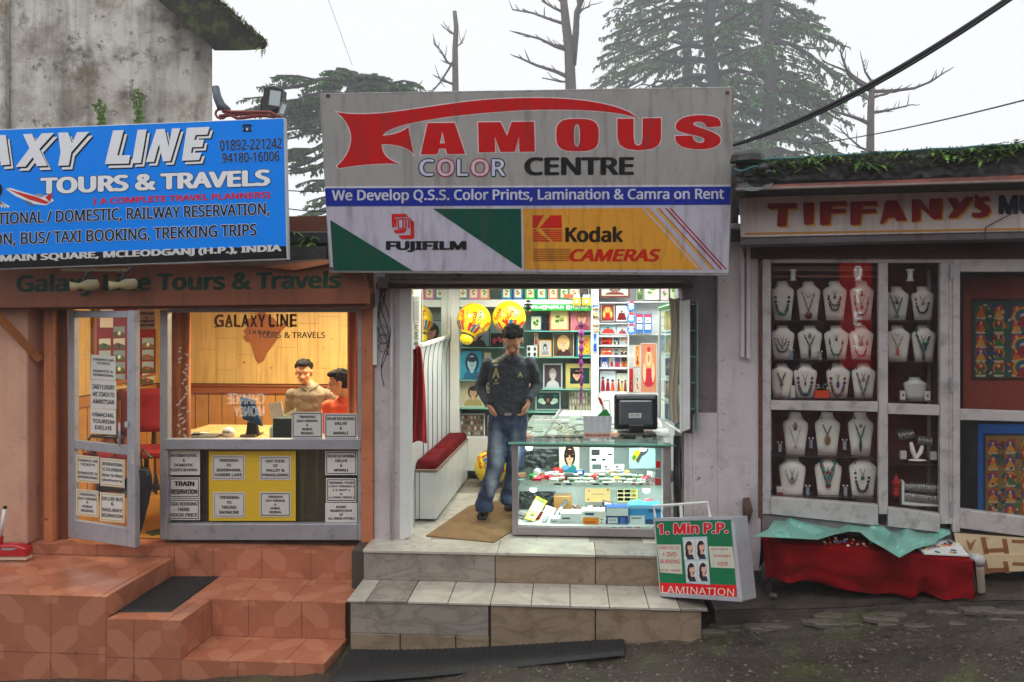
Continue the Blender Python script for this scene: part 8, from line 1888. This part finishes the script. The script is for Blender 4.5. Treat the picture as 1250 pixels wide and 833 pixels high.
JEAN = M('faded_blue_jeans', (34, 50, 80), rough=.85, var=.25, vs=5, bump=.35, bs=14, bump2=(150, .2), stain=[(3.2, .5, .62, (96, 112, 136), .7)])
jm = MB().loft([(J(620.5, 500), RT*.158, FW*.115), (J(620, 510), RT*.168, FW*.122), (J(620, 521), RT*.172, FW*.12), (J(620, 530), RT*.12, FW*.09)], 22)
for (hp_, kn, an, to), fl_r in zip(LEG, (.082, .078)):
    jm.cap(J(*hp_), .1, J(*kn), .078); jm.cap(J(*kn), .074, J(an[0], an[1]-8, an[2]), .07); a = J(an[0], an[1]-6, an[2]); jm.loft([(a+UP*.05, RT*.07, FW*.075), (a-UP*.04, RT*fl_r, FW*.1), (a-UP*.055, RT*fl_r*.93, FW*.09)], 16)
jo = remeshed('jeans', jm, JEAN, man, vox=.009, sm=4, disp=lambda c: .007*noise.noise(V((c.x*8, c.y*8, c.z*16)))+.004*noise.noise(V((c.x*20, c.y*20, c.z*40))))
# worn pale thighs as cloth colour
nt = JEAN.node_tree; b_ = nt.nodes['Principled BSDF']; base = b_.inputs['Base Color'].links[0].from_socket
tc = nt.nodes.new('ShaderNodeTexCoord'); mx_ = base
for (cx, cy, cz, sx_, sz_) in ((J(606, 548, -.1), 0, 0, .05, .2), (J(600, 590, -.1), 0, 0, .045, .12), (J(629, 550, -.1), 0, 0, .04, .16)):
    c0 = cx-man.location; vm = nt.nodes.new('ShaderNodeVectorMath'); vm.operation = 'SUBTRACT'; vm.inputs[1].default_value = c0; nt.links.new(tc.outputs['Object'], vm.inputs[0])
    v2 = nt.nodes.new('ShaderNodeVectorMath'); v2.operation = 'MULTIPLY'; v2.inputs[1].default_value = (1/sx_, 1/.14, 1/sz_); nt.links.new(vm.outputs[0], v2.inputs[0])
    ln = nt.nodes.new('ShaderNodeVectorMath'); ln.operation = 'LENGTH'; nt.links.new(v2.outputs[0], ln.inputs[0])
    mr2 = nt.nodes.new('ShaderNodeMapRange'); mr2.inputs[1].default_value = 1.3; mr2.inputs[2].default_value = .2; mr2.inputs[4].default_value = .85; nt.links.new(ln.outputs['Value'], mr2.inputs[0])
    m3 = nt.nodes.new('ShaderNodeMix'); m3.data_type = 'RGBA'; nt.links.new(mr2.outputs[0], m3.inputs[0]); nt.links.new(mx_, m3.inputs[6]); m3.inputs[7].default_value = (*lin((150, 164, 176)), 1); mx_ = m3.outputs[2]
nt.links.new(mx_, b_.inputs['Base Color'])
obj('belt_buckle', MB().rect(MP, 616, 504.5, 624, 507.5, .01, .135), ALU, man)
SHOE = M('dark_leather', (30, 26, 26), rough=.35, var=.2, vs=10, bump=.1)
for i, (_, _, an, to) in enumerate(LEG):
    f = G([588, 621][i], [637, 626][i], 0); a = f+V((.01, .16, 0)); mb = MB().loft([(f+V((0, 0, .02)), RT*.03, UP*.02), (f+V((0, .03, .035)), RT*.048, UP*.035), (f+V((.003, .1, .045)), RT*.047, UP*.045), (f+V((.006, .17, .05)), RT*.04, UP*.05), (f+V((.01, .25, .045)), RT*.038, UP*.045), (f+V((.01, .27, .04)), RT*.02, UP*.03)], 14)
    obj('shoe', mb, SHOE, man, smooth=True); obj('shoe_sole', MB().loft([(f+V((0, -.006, .008)), RT*.03, UP*.008), (f+V((0, .04, .008)), RT*.05, UP*.008), (f+V((.005, .2, .008)), RT*.042, UP*.008), (f+V((.01, .275, .008)), RT*.03, UP*.008)], 8), M('pale_sole', (120, 104, 92), rough=.7) if i == 0 else bpy.data.materials['pale_sole'], man)

# two men in the travel agency
def clerk(name_lbl, hx, hy, yd, look, shirt, shc, hairv, sc_, lean=0):
    pl = FY(yd); h = pl.at(hx, hy); R = Rlook(look); m = thing('person', name_lbl, 'person', V((h.x, h.y, h.z-.85)))
    hm, e_ = head(m, h, R, sc_, hairv=hairv, lids=True)
    nb_ = h+V((lean, .03, -.138)); hm.cap(h+R @ V((0, -.02, -.06)), .05, nb_, .055)
    T_ = lambda x, y, z: nb_+V((x, y, z))
    hm.loft([(T_(0, 0, .02), V((.06, 0, 0)), V((0, .05, 0))), (T_(0, 0, -.05), V((.15, 0, 0)), V((0, .08, 0))), (T_(0, .01, -.3), V((.14, 0, 0)), V((0, .09, 0))), (T_(0, .02, -.6), V((.13, 0, 0)), V((0, .09, 0)))], 18)
    arms = [(T_(-.18, 0, -.08), T_(-.23, .02, -.34), T_(-.1, -.2, -.42)), (T_(.18, 0, -.08), T_(.25, 0, -.34), T_(.12, -.22, -.4))]
    for a, b2, c2 in arms: hm.cap(a, .045, b2, .036).cap(b2, .034, c2, .025); hand(hm, c2, V((0, -.8, -.4)), V((.6 if c2.x < nb_.x else -.6, -.2, .3)), .5)
    for q in (-1, 1): hm.cap(T_(.09*q, .02, -.58), .075, T_(.11*q, -.2, -.68), .06)
    remeshed('body', hm, SKIN, m, vox=.0065, sm=2); e_()
    cm = M(shirt, shc, rough=.8, var=.12, vs=8, bump=.4, bs=12)
    s2 = MB().loft([(T_(0, 0, .015), V((.07, 0, 0)), V((0, .062, 0))), (T_(0, 0, -.02), V((.13, 0, 0)), V((0, .08, 0))), (T_(0, 0, -.07), V((.185, 0, 0)), V((0, .105, 0))), (T_(0, .01, -.3), V((.175, 0, 0)), V((0, .12, 0))), (T_(0, .02, -.6), V((.17, 0, 0)), V((0, .12, 0)))], 22)
    for a, b2, c2 in arms: s2.cap(a, .068, b2, .054).cap(b2, .052, b2+(c2-b2)*.8, .044)
    remeshed('shirt', s2, cm, m, vox=.008, sm=3, disp=fold)
    for q in (-1, 1): obj('collar', MB().tube([T_(.065*q, .0, .03), T_(.06*q, -.06, .0), T_(.015*q, -.085, -.035)], [.012, .02, .006], 6), cm, m, smooth=True)
    tr = MB()
    for q in (-1, 1): tr.cap(T_(.09*q, .02, -.62), .1, T_(.11*q, -.2, -.72), .08)
    remeshed('trousers', tr, M('dark_trousers_'+shirt, (40, 42, 50), rough=.8), m, vox=.012, sm=2)
    return m
clerk('man in a khaki shirt standing behind the desk facing the window', 371, 455, 1.15, (.16, -.9, -.2), 'khaki_shirt', (118, 104, 86), 0, .98, .06)
clerk('seated man in an orange top in profile at the right end of the agency window', 413.5, 468, .85, (-.95, -.3, -.25), 'orange_top', (214, 76, 24), 2, .98, .08)
# ---------------------------------------------------------------- old building at upper left
ub = thing('old_building', 'old stained concrete building rising behind the travel agency with a mossy overhanging roof', 'building', (-4, 3, 0))
UY = 2.9; xr_ = FX(259, UY)
bk_ = ray(240, HY)*4.5; zt_ = FZ(-60, UY)+.4
obj('wall', MB().prism([(-9, UY, -.5), (xr_, UY, -.5), (xr_, UY, zt_), (-9, UY, zt_)], bk_), CONC, ub, bevel=.01)
obj('buttress', MB().box(-9, FX(13, UY), UY-.12, UY-.001, -.5, FZ(-60, UY)+.4), CONC, ub, bevel=.02)
ey = FY(UY-.45)
ROOFM = M('mossy_roof_slab', (44, 42, 40), rough=.9, var=.35, vs=5, stain=[(8, .5, .62, (74, 84, 44), .75)], bump=1, bs=12)
ed = [(176, -14), (236, -30), (262, -3), (270, 4), (283, 17), (298, 31), (312, 42), (326, 52), (323, 60), (306, 61.5), (290, 62), (262, 62), (240, 40), (215, 18)]
r3 = []
for i, (a, b_) in enumerate(ed): r3.append((a+noise.noise(V((i*3.1, 0, 0)))*2, b_+noise.noise(V((i*2.7, 5, 0)))*2))
obj('roof', MB().prism([ey.at(x, y) for x, y in r3], ray(238, 44)*4.5), ROOFM, ub)
mb = MB(); rg = random.Random(9)
for i in range(900):
    f = rg.random(); a = 262+64*f; b_ = -3+56*f; p = ey.at(a+rg.uniform(-1, 1), b_+rg.uniform(-1, 5), -.6*rg.random()**2); d_ = V((rg.uniform(-1, 1), -.4, rg.uniform(-.6, 1))).normalized()*rg.uniform(.02, .07)
    mb.poly([p, p+d_, p+d_*.5+V((.012, 0, .008))], rg.choice([(70, 90, 36), (96, 104, 50), (50, 60, 34), (110, 96, 60)]))
obj('roof_moss', mb, LEAFS, None, 'moss and dry grass growing on the overhanging roof edge', 'moss', kind='stuff')
mb = MB(); 
for i in range(3): fern(mb, ey.at(318+3*i, 58+i), 4, .09, -.3)
obj('fern', mb, LEAFS, None, 'little green fern hanging from the tip of the overhanging roof', 'fern')
def weed(px, y0, y1, lbl):
    pl = FY(UY-.05); t = thing('weed', lbl, 'plant', pl.at(px, y0)); mb = MB(); st_ = MB()
    for s_ in (-1, 0, 1):
        pts = [pl.at(px+s_*(3*f+3*f*f)+1.5*sin(f*5+s_), y0+(y1-y0)*f*(1-.15*abs(s_)), .03) for f in [i/8 for i in range(9)]]; st_.tube(pts, .005, 4)
        for p in pts[1:]:
            for k in range(7):
                a = rg.uniform(0, 6.28); d_ = V((cos(a), -.3, sin(a)*.8))*rg.uniform(.03, .07); mb.poly([p, p+d_*.5+V((.012, 0, .012)), p+d_, p+d_*.5-V((.012, 0, .012))], rg.choice([(96, 130, 56), (120, 150, 70), (80, 110, 50)]))
    obj('stem', st_, RUST, t); obj('foliage', mb, LEAFS, t)
weed(124, 158, 126, 'small leafy weed growing from the old wall above the banner, left one'); weed(170, 154, 110, 'taller leafy weed growing from the old wall above the banner, right one')
# roofs behind the signs
obj('gap_wall', MB().box(FX(889, .0), FX(912, .0), .31, .7, 2.0, FZ(196)), SLAB, None, 'dark wall added to close the sky gap behind the right edge of the big sign', 'wall')  # dark block added to cover a strip of bright sky
ce = thing('crumbling_edging', 'broken pale concrete fragments along the foot of the kerb', 'edging', ground(1050, 770))
for i in range(34):
    px = 868+rg.random()*370; py = 776-(px-868)*.05+rg.uniform(-5, 7); c_ = ground(px, py); c_.z = road_z(c_.x, c_.y)-.004; n_ = rg.randint(5, 7); rr = rg.uniform(.03, .085)
    obj('concrete_fragment', MB().prism([c_+V((rr*1.7*cos(q*2*pi/n_+rg.uniform(-.3, .3)), rr*.55*sin(q*2*pi/n_+rg.uniform(-.3, .3)), rg.uniform(.012, .022))) for q in range(n_)], (0, 0, -.03)), FRAGM if i else globals().setdefault('FRAGM', M('wet_concrete_fragment', (96, 88, 78), rough=.35, var=.3, vs=9, bump=.7, bs=30)), ce, bevel=.004)
lr = thing('lower_roof', 'flat dark roof over the travel agency and photo shop seen between the signs', 'roof', (0, 1.5, 2.3))
obj('roof_slab', MB().box(-8, FX(897, .2)+.1, -.02, 2.85, FZ(297), FZ(281)), SLAB, lr, bevel=.01)
obj('parapet', MB().box(-8, FX(897, .8), .75, .9, FZ(281), FZ(271, .8)), SLAB, lr, bevel=.01)
obj('eave_board', MB().box(FX(352, -.2), FX(400, -.2), -.24, -.021, FZ(318, -.2), FZ(300, -.2)), SLAB, lr)
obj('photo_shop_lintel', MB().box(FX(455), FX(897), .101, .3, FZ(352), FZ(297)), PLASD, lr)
for x_, nm, n_ in ((360, 'left', 6), (378, 'right', 7)):
    mb = MB(); 
    for i in range(n_): fern(mb, FY(.0).at(x_+rg.uniform(-5, 5), 282+rg.uniform(0, 22), .03), 4, .09, .2)
    obj('creeper', mb, LEAFS, None, f'{nm} tuft of leaves hanging on the dark roof edge between the two signs', 'creeper')
# street side opposite (mirrored in the shop windows)
OB = M('opposite_plaster', (96, 84, 76), rough=.9, var=.3, vs=1, bump=.2, bs=10)
ob = thing('opposite_building', 'plain low building across the lane behind the camera', 'building', (0, -15, -1))
obj('wall', MB().box(-16, 18, -19, -14.5, -1.2, 4.6), OB, ob); obj('roof', MB().box(-16.3, 18.3, -19.2, -13.9, 4.6, 4.8), SLAB, ob)
for i in range(9):
    x_ = -14+3.6*i; w0 = obj('window', MB().box(x_, x_+1.5, -14.5, -14.44, 1.9, 3.6), BROWN, ob, bevel=.01); obj('pane', MB().box(x_+.1, x_+1.4, -14.44, -14.42, 2, 3.5), DKIN, w0)
    d_ = obj('door', MB().box(x_+.2, x_+1.3, -14.5, -14.44, -1, 1.2), BROWN, ob, bevel=.01)
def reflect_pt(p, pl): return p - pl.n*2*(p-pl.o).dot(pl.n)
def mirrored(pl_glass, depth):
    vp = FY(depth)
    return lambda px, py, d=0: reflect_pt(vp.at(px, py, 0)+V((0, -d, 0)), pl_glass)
def glow_print(name, strength):
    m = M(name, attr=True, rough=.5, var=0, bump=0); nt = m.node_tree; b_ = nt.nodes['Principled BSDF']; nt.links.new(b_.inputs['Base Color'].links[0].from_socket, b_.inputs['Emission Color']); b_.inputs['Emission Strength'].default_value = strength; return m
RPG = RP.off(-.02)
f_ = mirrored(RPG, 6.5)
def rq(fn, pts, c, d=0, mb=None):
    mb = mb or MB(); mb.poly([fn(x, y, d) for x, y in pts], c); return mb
GLOWP = glow_print('glowing_print', 3)  # glow added to both boards so their reflections show in the glass
P4 = [f_(x, y) for x, y in ((1028, 318), (1064, 318), (1064, 450), (1028, 450))]
hs_ = thing('street_banner', 'tall red hotel banner with added glow standing across the lane', 'sign', (P4[3]+P4[2])/2-V((0, 0, 1.0)))
mb = MB().prism(P4, (P4[1]-P4[0]).cross(P4[3]-P4[0]).normalized()*(-.0+.12)*(1 if (P4[1]-P4[0]).cross(P4[3]-P4[0]).y < 0 else -1), c=(200, 20, 14)); obj('panel', mb, GLOWP, hs_)
mb = MB(); y_ = 324
for ch in 'HOTEL'[1:]: mb.text(None, ch, 1041, y_, 1052, y_+18, (236, 236, 232), bold=.05, fn=lambda a, b2, d: f_(a, b2, .03)); y_ += 28
obj('lettering', mb, GLOWP, hs_)
rq_ = mirrored(Pl((0, -.0, 0), (0, -1, 0)), 5.5)
P4 = [rq_(x, y) for x, y in ((222, 478), (330, 478), (330, 512), (222, 512))]
mo = thing('street_sign', 'white lettered money exchange board standing across the lane', 'sign', (P4[3]+P4[2])/2-V((0, 0, .8)))
obj('board', MB().prism(P4, (0, -.08, 0), c=(60, 70, 84)), GLOWP, mo)
mb = MB().text(None, 'CHANGE', 323, 480, 277, 494, (236, 236, 232), bold=.05, fn=lambda a, b2, d: rq_(a, b2, .03)); mb.text(None, 'MONEY', 323, 496, 285, 509, (236, 236, 232), bold=.05, fn=lambda a, b2, d: rq_(a, b2, .03))
obj('lettering', mb, GLOWP, mo)

# ---------------------------------------------------------------- trees
NEED = M('cedar_needles', attr=True, rough=.7, var=.25, vs=1.2, bump=0)
BARK = M('grey_bark', (74, 70, 68), rough=.9, var=.3, vs=3, bump=.6, bs=8)
DEADB = M('dead_bark', (96, 86, 82), rough=.9, var=.3, vs=3, bump=.5, bs=8)
KK = 3.0
def limb(mb, pts, r0, r1, n=6): 
    k = len(pts)-1; mb.tube(pts, [r0+(r1-r0)*i/k for i in range(k+1)], n)
def sprays(mb, p, d_, L_, rt, cols, dens, droop, sz):
    """flat drooping branchlets with small needle tufts along a limb"""
    n = max(3, int(L_*dens))
    for i in range(n):
        f = rt.random()**.7; q = p+d_*L_*f+V((0, 0, -droop*f*f*L_*.35)); side = rt.choice((-1, 1)); w_ = (1.05-f*.8)*L_*.33*rt.uniform(.3, 1)
        sd = d_.cross(UP).normalized()*side; dr = (sd*.8+d_*.5+V((0, 0, -.25*droop))).normalized()
        m_ = max(2, int(w_/sz*1.5))
        for k in range(m_):
            g = (k+rt.random())/m_; c_ = q+dr*w_*g+V((0, 0, -droop*.25*w_*g*g)); u = V((rt.uniform(-1, 1), rt.uniform(-1, 1), rt.uniform(-.5, .25))); u = (u*.8+dr).normalized()*sz*rt.uniform(.6, 1.5)
            v_ = u.cross(V((rt.uniform(-.4, .4), rt.uniform(-.4, .4), 1))).normalized()*sz*.3; cc = rt.choice(cols)
            mb.poly([c_-u*.4, c_+v_, c_+u, c_-v_], cc); mb.poly([c_, c_+u*.5+V((0, 0, -sz*.8)), c_+u*.8], cc)
def cedar(name, lbl, px, y, top, botpy, specs, cols, sz, dens, r, droop, seed, lean=0, group=None):
    y *= KK; r *= KK; sz *= KK; dens /= KK; rt = random.Random(seed); pl = FY(y); s_ = (pl.at(px, 300)-CAM).dot(FW)/FPX
    b0 = pl.at(px, botpy); b1 = pl.at(px+lean, top); t = thing(name, lbl, 'tree', b0, group); tr = MB(); cr = MB(); H = (b1-b0)
    limb(tr, [b0+H*i/12+V((.1*sin(i*2.1), 0, 0))*r*3 for i in range(13)], r, r*.35, 9)
    for (py, reach, up) in specs:
        f = (botpy-py)/(botpy-top); o_ = b0+H*f; 
        for k in range(1):
            ang = 0 if reach > 0 else pi; ang += rt.uniform(-.5, .5); L_ = abs(reach)*s_; d_ = V((cos(ang), sin(ang)*.9, up)).normalized()
            pts = [o_+d_*L_*i/5+V((0, 0, -droop*.35*L_*(i/5)**2+.05*L_*sin(i*1.3))) for i in range(6)]; limb(tr, pts, r*.3, r*.06, 5)
            sprays(cr, o_, d_, L_, rt, cols, dens, droop, sz)
            for q in range(3):
                f2 = rt.uniform(.2, .8); o2 = o_+d_*L_*f2+V((0, 0, -droop*.35*L_*f2*f2)); a2 = ang+rt.choice((-1, 1))*rt.uniform(.4, 1.0); d2 = V((cos(a2), sin(a2), up*.6)).normalized(); L2 = L_*(1-f2)*.9
                limb(tr, [o2, o2+d2*L2*.5, o2+d2*L2+V((0, 0, -droop*.3*L2))], r*.14, r*.04, 4); sprays(cr, o2, d2, L2, rt, cols, dens, droop, sz)
        # limbs toward and away from the viewer fill the middle
        if rt.random() < (.7 if y < 60 else .3):
            a2 = rt.choice((-1, 1))*pi/2+rt.uniform(-.6, .6); L2 = abs(reach)*s_*.75; d2 = V((cos(a2), sin(a2), up)).normalized(); limb(tr, [o_, o_+d2*L2*.5, o_+d2*L2+V((0, 0, -droop*.3*L2))], r*.25, r*.05, 5); sprays(cr, o_, d2, L2, rt, cols, dens, droop, sz)
    obj('trunk', tr, BARK, t, smooth=True); obj('crown', cr, NEED, t)
CG = [(84, 132, 70), (62, 112, 62), (112, 156, 78), (52, 92, 58), (98, 142, 70)]
rs = random.Random(77)
def tier(y0, y1, n, rmin, rmax, up=.05): 
    out = []
    for i in range(n):
        f = i/(n-1); py = y0+(y1-y0)*f; L_ = rmin+(rmax-rmin)*f; out.append((py, L_*rs.uniform(.75, 1.1), up*rs.uniform(.3, 1.7))); out.append((py+rs.uniform(-5, 5), -L_*rs.uniform(.75, 1.1), up*rs.uniform(.3, 1.7)))
    return out
cedar('cedar_tree', 'broad cedar with flat spreading tiers rising behind the blue banner', 432, 17, 88, 420, [(128, -128, .06), (112, 92, .03), (118, 60, .1), (150, -100, .02), (166, 80, -.02), (98, 50, .12), (102, -60, .18), (185, -90, -.05), (212, -80, -.05), (240, -60, -.05), (200, 70, 0), (135, -90, .1), (92, -40, .2), (98, 90, .05), (120, -150, .06), (104, -110, .12), (138, -120, 0), (196, -84, 0), (228, 40, 0), (250, 60, 0), (262, -50, 0), (175, -100, 0), (112, 60, .05), (125, -70, .1), (222, -50, .1), (255, -66, 0), (108, 100, 0), (160, -60, .1)], CG, .1, 22, .32, .5, 3)
cedar('cedar_tree', 'tall dense deodar behind the right half of the big sign, largest of the group', 868, 30, -140, 420, tier(-120, 190, 20, 96, 158), CG, .17, 10, .42, .9, 5, group='deodars behind the shops')
cedar('cedar_tree', 'slender deodar further left behind the big sign, nearly merged with its taller neighbour', 838, 34, -160, 420, tier(-130, 170, 14, 80, 128), CG, .18, 9, .34, .9, 8, group='deodars behind the shops')
cedar('cedar_tree', 'bare lower trunked deodar with open drooping tiers right of the big sign', 938, 26, -150, 420, tier(-120, 5, 9, 30, 66)+[(30, 92, -.1), (52, 130, -.25), (60, -60, 0), (90, -70, .0), (100, 84, -.05), (112, 100, -.1), (128, 70, -.1), (125, -80, 0), (150, 96, -.1), (172, 92, -.02), (160, -60, 0), (185, 70, 0), (20, -50, 0), (186, -40, 0)], CG, .15, 14, .36, 1.0, 12, group='deodars behind the shops')
def dead(lbl, y, r, trunk, brs, seed, mat=DEADB):
    y *= KK; pl = FY(y); rt = random.Random(seed); s_ = (pl.at(640, 300)-CAM).dot(FW)/FPX; t = thing('dead_tree', lbl, 'tree', pl.at(*trunk[0]), 'bare dead trees on the skyline')
    mb = MB(); k = len(trunk)-1; mb.tube([pl.at(*p) for p in trunk], [r*(1-.45*i/k)*s_ for i in range(k+1)], 9); obj('trunk', mb, mat, t, smooth=True)
    for br, w0, w1, dp in brs:
        mb = MB(); n = len(br)-1; P_ = [pl.at(x, yy, dp*i*s_) for i, (x, yy) in enumerate(br)]; mb.tube(P_, [(w0+(w1-w0)*i/n)*s_ for i in range(n+1)], 6)
        for i in range(1, n+1):
            for q in range(3):
                a = P_[i]-(P_[i]-P_[i-1])*.33*q; d_ = (P_[i]-P_[i-1]).normalized(); d2 = (d_+V((rt.uniform(-.9, .9), 0, rt.uniform(-.3, 1)))).normalized(); L_ = rt.uniform(5, 16)*s_
                mb.tube([a, a+d2*L_*.5, a+d2*L_+V((0, 0, .1*L_))], [w1*s_, w1*.8*s_, w1*.4*s_], 4)
        obj('branch', mb, mat, t, smooth=True)
dead('thin dead snag standing between the cedar and the big sign top', 22, 4.6, [(556, 330), (556, 110), (555.5, 60), (557, 34), (555, 14)], [([(556, 82), (546, 76), (538, 62), (530, 54)], 1.8, .7, 10), ([(556, 70), (548, 84), (538, 100), (524, 116), (512, 104)], 1.6, .8, -10), ([(556, 104), (545, 100), (533, 94)], 1.8, .8, 5), ([(556, 42), (549, 40), (546, 34)], 1.4, .6, 0), ([(556, 58), (562, 54), (564, 50)], 1, .5, 0)], 4)
dead('tall forked dead tree directly behind the middle of the big sign', 20, 7.5, [(697, 330), (697, 110), (695, 60), (691, 30), (689, 10), (686, -20)], [([(699, 80), (703, 40), (704, 15), (712, -4), (716, -20)], 5, 2.6, 6), ([(694, 62), (678, 57), (660, 48), (632, 40)], 2.4, .9, 8), ([(691, 30), (672, 24), (650, 16), (626, 12)], 2.2, .9, -6), ([(697, 96), (680, 88), (655, 80), (632, 70)], 2.8, 1.0, 6), ([(697, 100), (684, 100), (666, 96)], 1.6, .7, -6), ([(697, 58), (684, 56), (668, 53)], 1.8, .6, 0), ([(690, 16), (676, 10), (662, 2)], 2, .8, 0), ([(704, 20), (711, 12), (722, 6)], 1.6, .6, 0), ([(688, 4), (678, -4), (668, -10)], 2, .8, 0)], 6)
dead('dead tree with long crooked branches above the jewellery shop roof', 15, 5.6, [(1062, 330), (1062, 190), (1063, 130), (1065, 98)], [([(1064, 112), (1052, 104), (1036, 92), (1028, 70), (1026, 62)], 2.6, .8, 6), ([(1052, 102), (1036, 88), (1016, 80), (1006, 76)], 2, .7, -6), ([(1064, 112), (1090, 111), (1116, 108), (1136, 100), (1154, 88)], 2.4, .8, 8), ([(1064, 138), (1078, 136), (1096, 132), (1113, 128)], 2.2, .7, -6), ([(1063, 152), (1050, 146), (1038, 142), (1018, 136), (998, 128)], 2.6, .8, 4), ([(1030, 140), (1024, 124), (1030, 110)], 1.6, .6, 0), ([(1064, 120), (1076, 116), (1090, 112)], 1.8, .8, 5), ([(1063, 186), (1050, 180), (1036, 168), (1024, 156)], 1.6, .6, 0), ([(1064, 100), (1056, 88), (1052, 72)], 1.6, .6, 0)], 9)
# overhead wires
def wire(lbl, a, b_, ya, yb, r, sag, n=24, mt=WIREM):
    A, B_ = FY(ya).at(*a), FY(yb).at(*b_); obj('overhead_wire', MB().tube([A+(B_-A)*i/n-V((0, 0, sag*4*(i/n)*(1-i/n))) for i in range(n+1)], r, 6), mt, None, lbl, 'wire', smooth=True)
wire('thick black bundled cable sweeping up from the big sign to the upper right', (892, 178), (1290, -42), .2, -2.2, .015, .10)
wire('thin twisted black cable running beside the thick bundle', (892, 179), (1290, -40), .2, -2.22, .008, .115)
wire('thin wire rising to the right behind the dead tree', (990, 176), (1290, 112), 6, 1, .008, .05)
wire('short thin wire crossing the roof at the far right', (1226, 180), (1290, 158), 3, 1, .006, .0)
wire('upper thin wire between the blue banner and the big sign', (345, 232), (402, 233), .5, .5, .005, .01); wire('lower thin wire between the blue banner and the big sign', (345, 254), (402, 258), .5, .5, .005, .01)
wire('faint thin wire high in the sky at upper left', (398, -8), (430, 80), 8, 10, .004, 0)
# broom
bp_ = FY(-.35); p = G(6, 684, ZB); t = thing('floor_squeegee', 'red headed floor broom with a white handle standing at the left edge', 'broom', p)
RPL = M('red_plastic', (176, 22, 28), rough=.35, var=.15)
hp2 = FY(p.y)
obj('head', MB().quad(hp2, [(-30, 666), (18, 666), (31, 670), (32, 680), (-30, 680)], .09, .04), RPL, t, bevel=.008); obj('slot', MB().quad(hp2, [(2, 669), (22, 669.5), (14, 672), (2, 672)], .002, .043), ALU, t)
obj('bristles', MB().rect(hp2, -30, 680, 32, 684, .07, .03), M('pale_bristle', (206, 186, 160), rough=.9, bump=.4), t)
obj('socket', MB().tube([hp2.at(0, 668, .0), hp2.at(1, 655, .0)], .02, 10), RPL, t); obj('handle', MB().tube([hp2.at(0, 658), hp2.at(6, 621)], .014, 10), WHITE, t, smooth=True); obj('handle_cap', MB().tube([hp2.at(6, 621), hp2.at(6.3, 618)], .015, 10), BLACKP, t)

# ---------------------------------------------------------------- rain haze
hm = bpy.data.materials.new('haze'); hm.use_nodes = True; nt = hm.node_tree; nt.nodes.clear(); o_ = nt.nodes.new('ShaderNodeOutputMaterial'); v_ = nt.nodes.new('ShaderNodeVolumePrincipled')
v_.inputs['Density'].default_value = .0027; v_.inputs['Color'].default_value = (.93, .96, 1, 1); v_.inputs['Anisotropy'].default_value = .2; nt.links.new(v_.outputs[0], o_.inputs['Volume'])
obj('haze', MB().box(-85, 85, -20.5, 122, -2.2, 76), hm, kind='stuff', label='thin pale rain haze filling the air', cat='haze', loc=(0, 0, -2.2))
sc.cycles.volume_bounces = 2
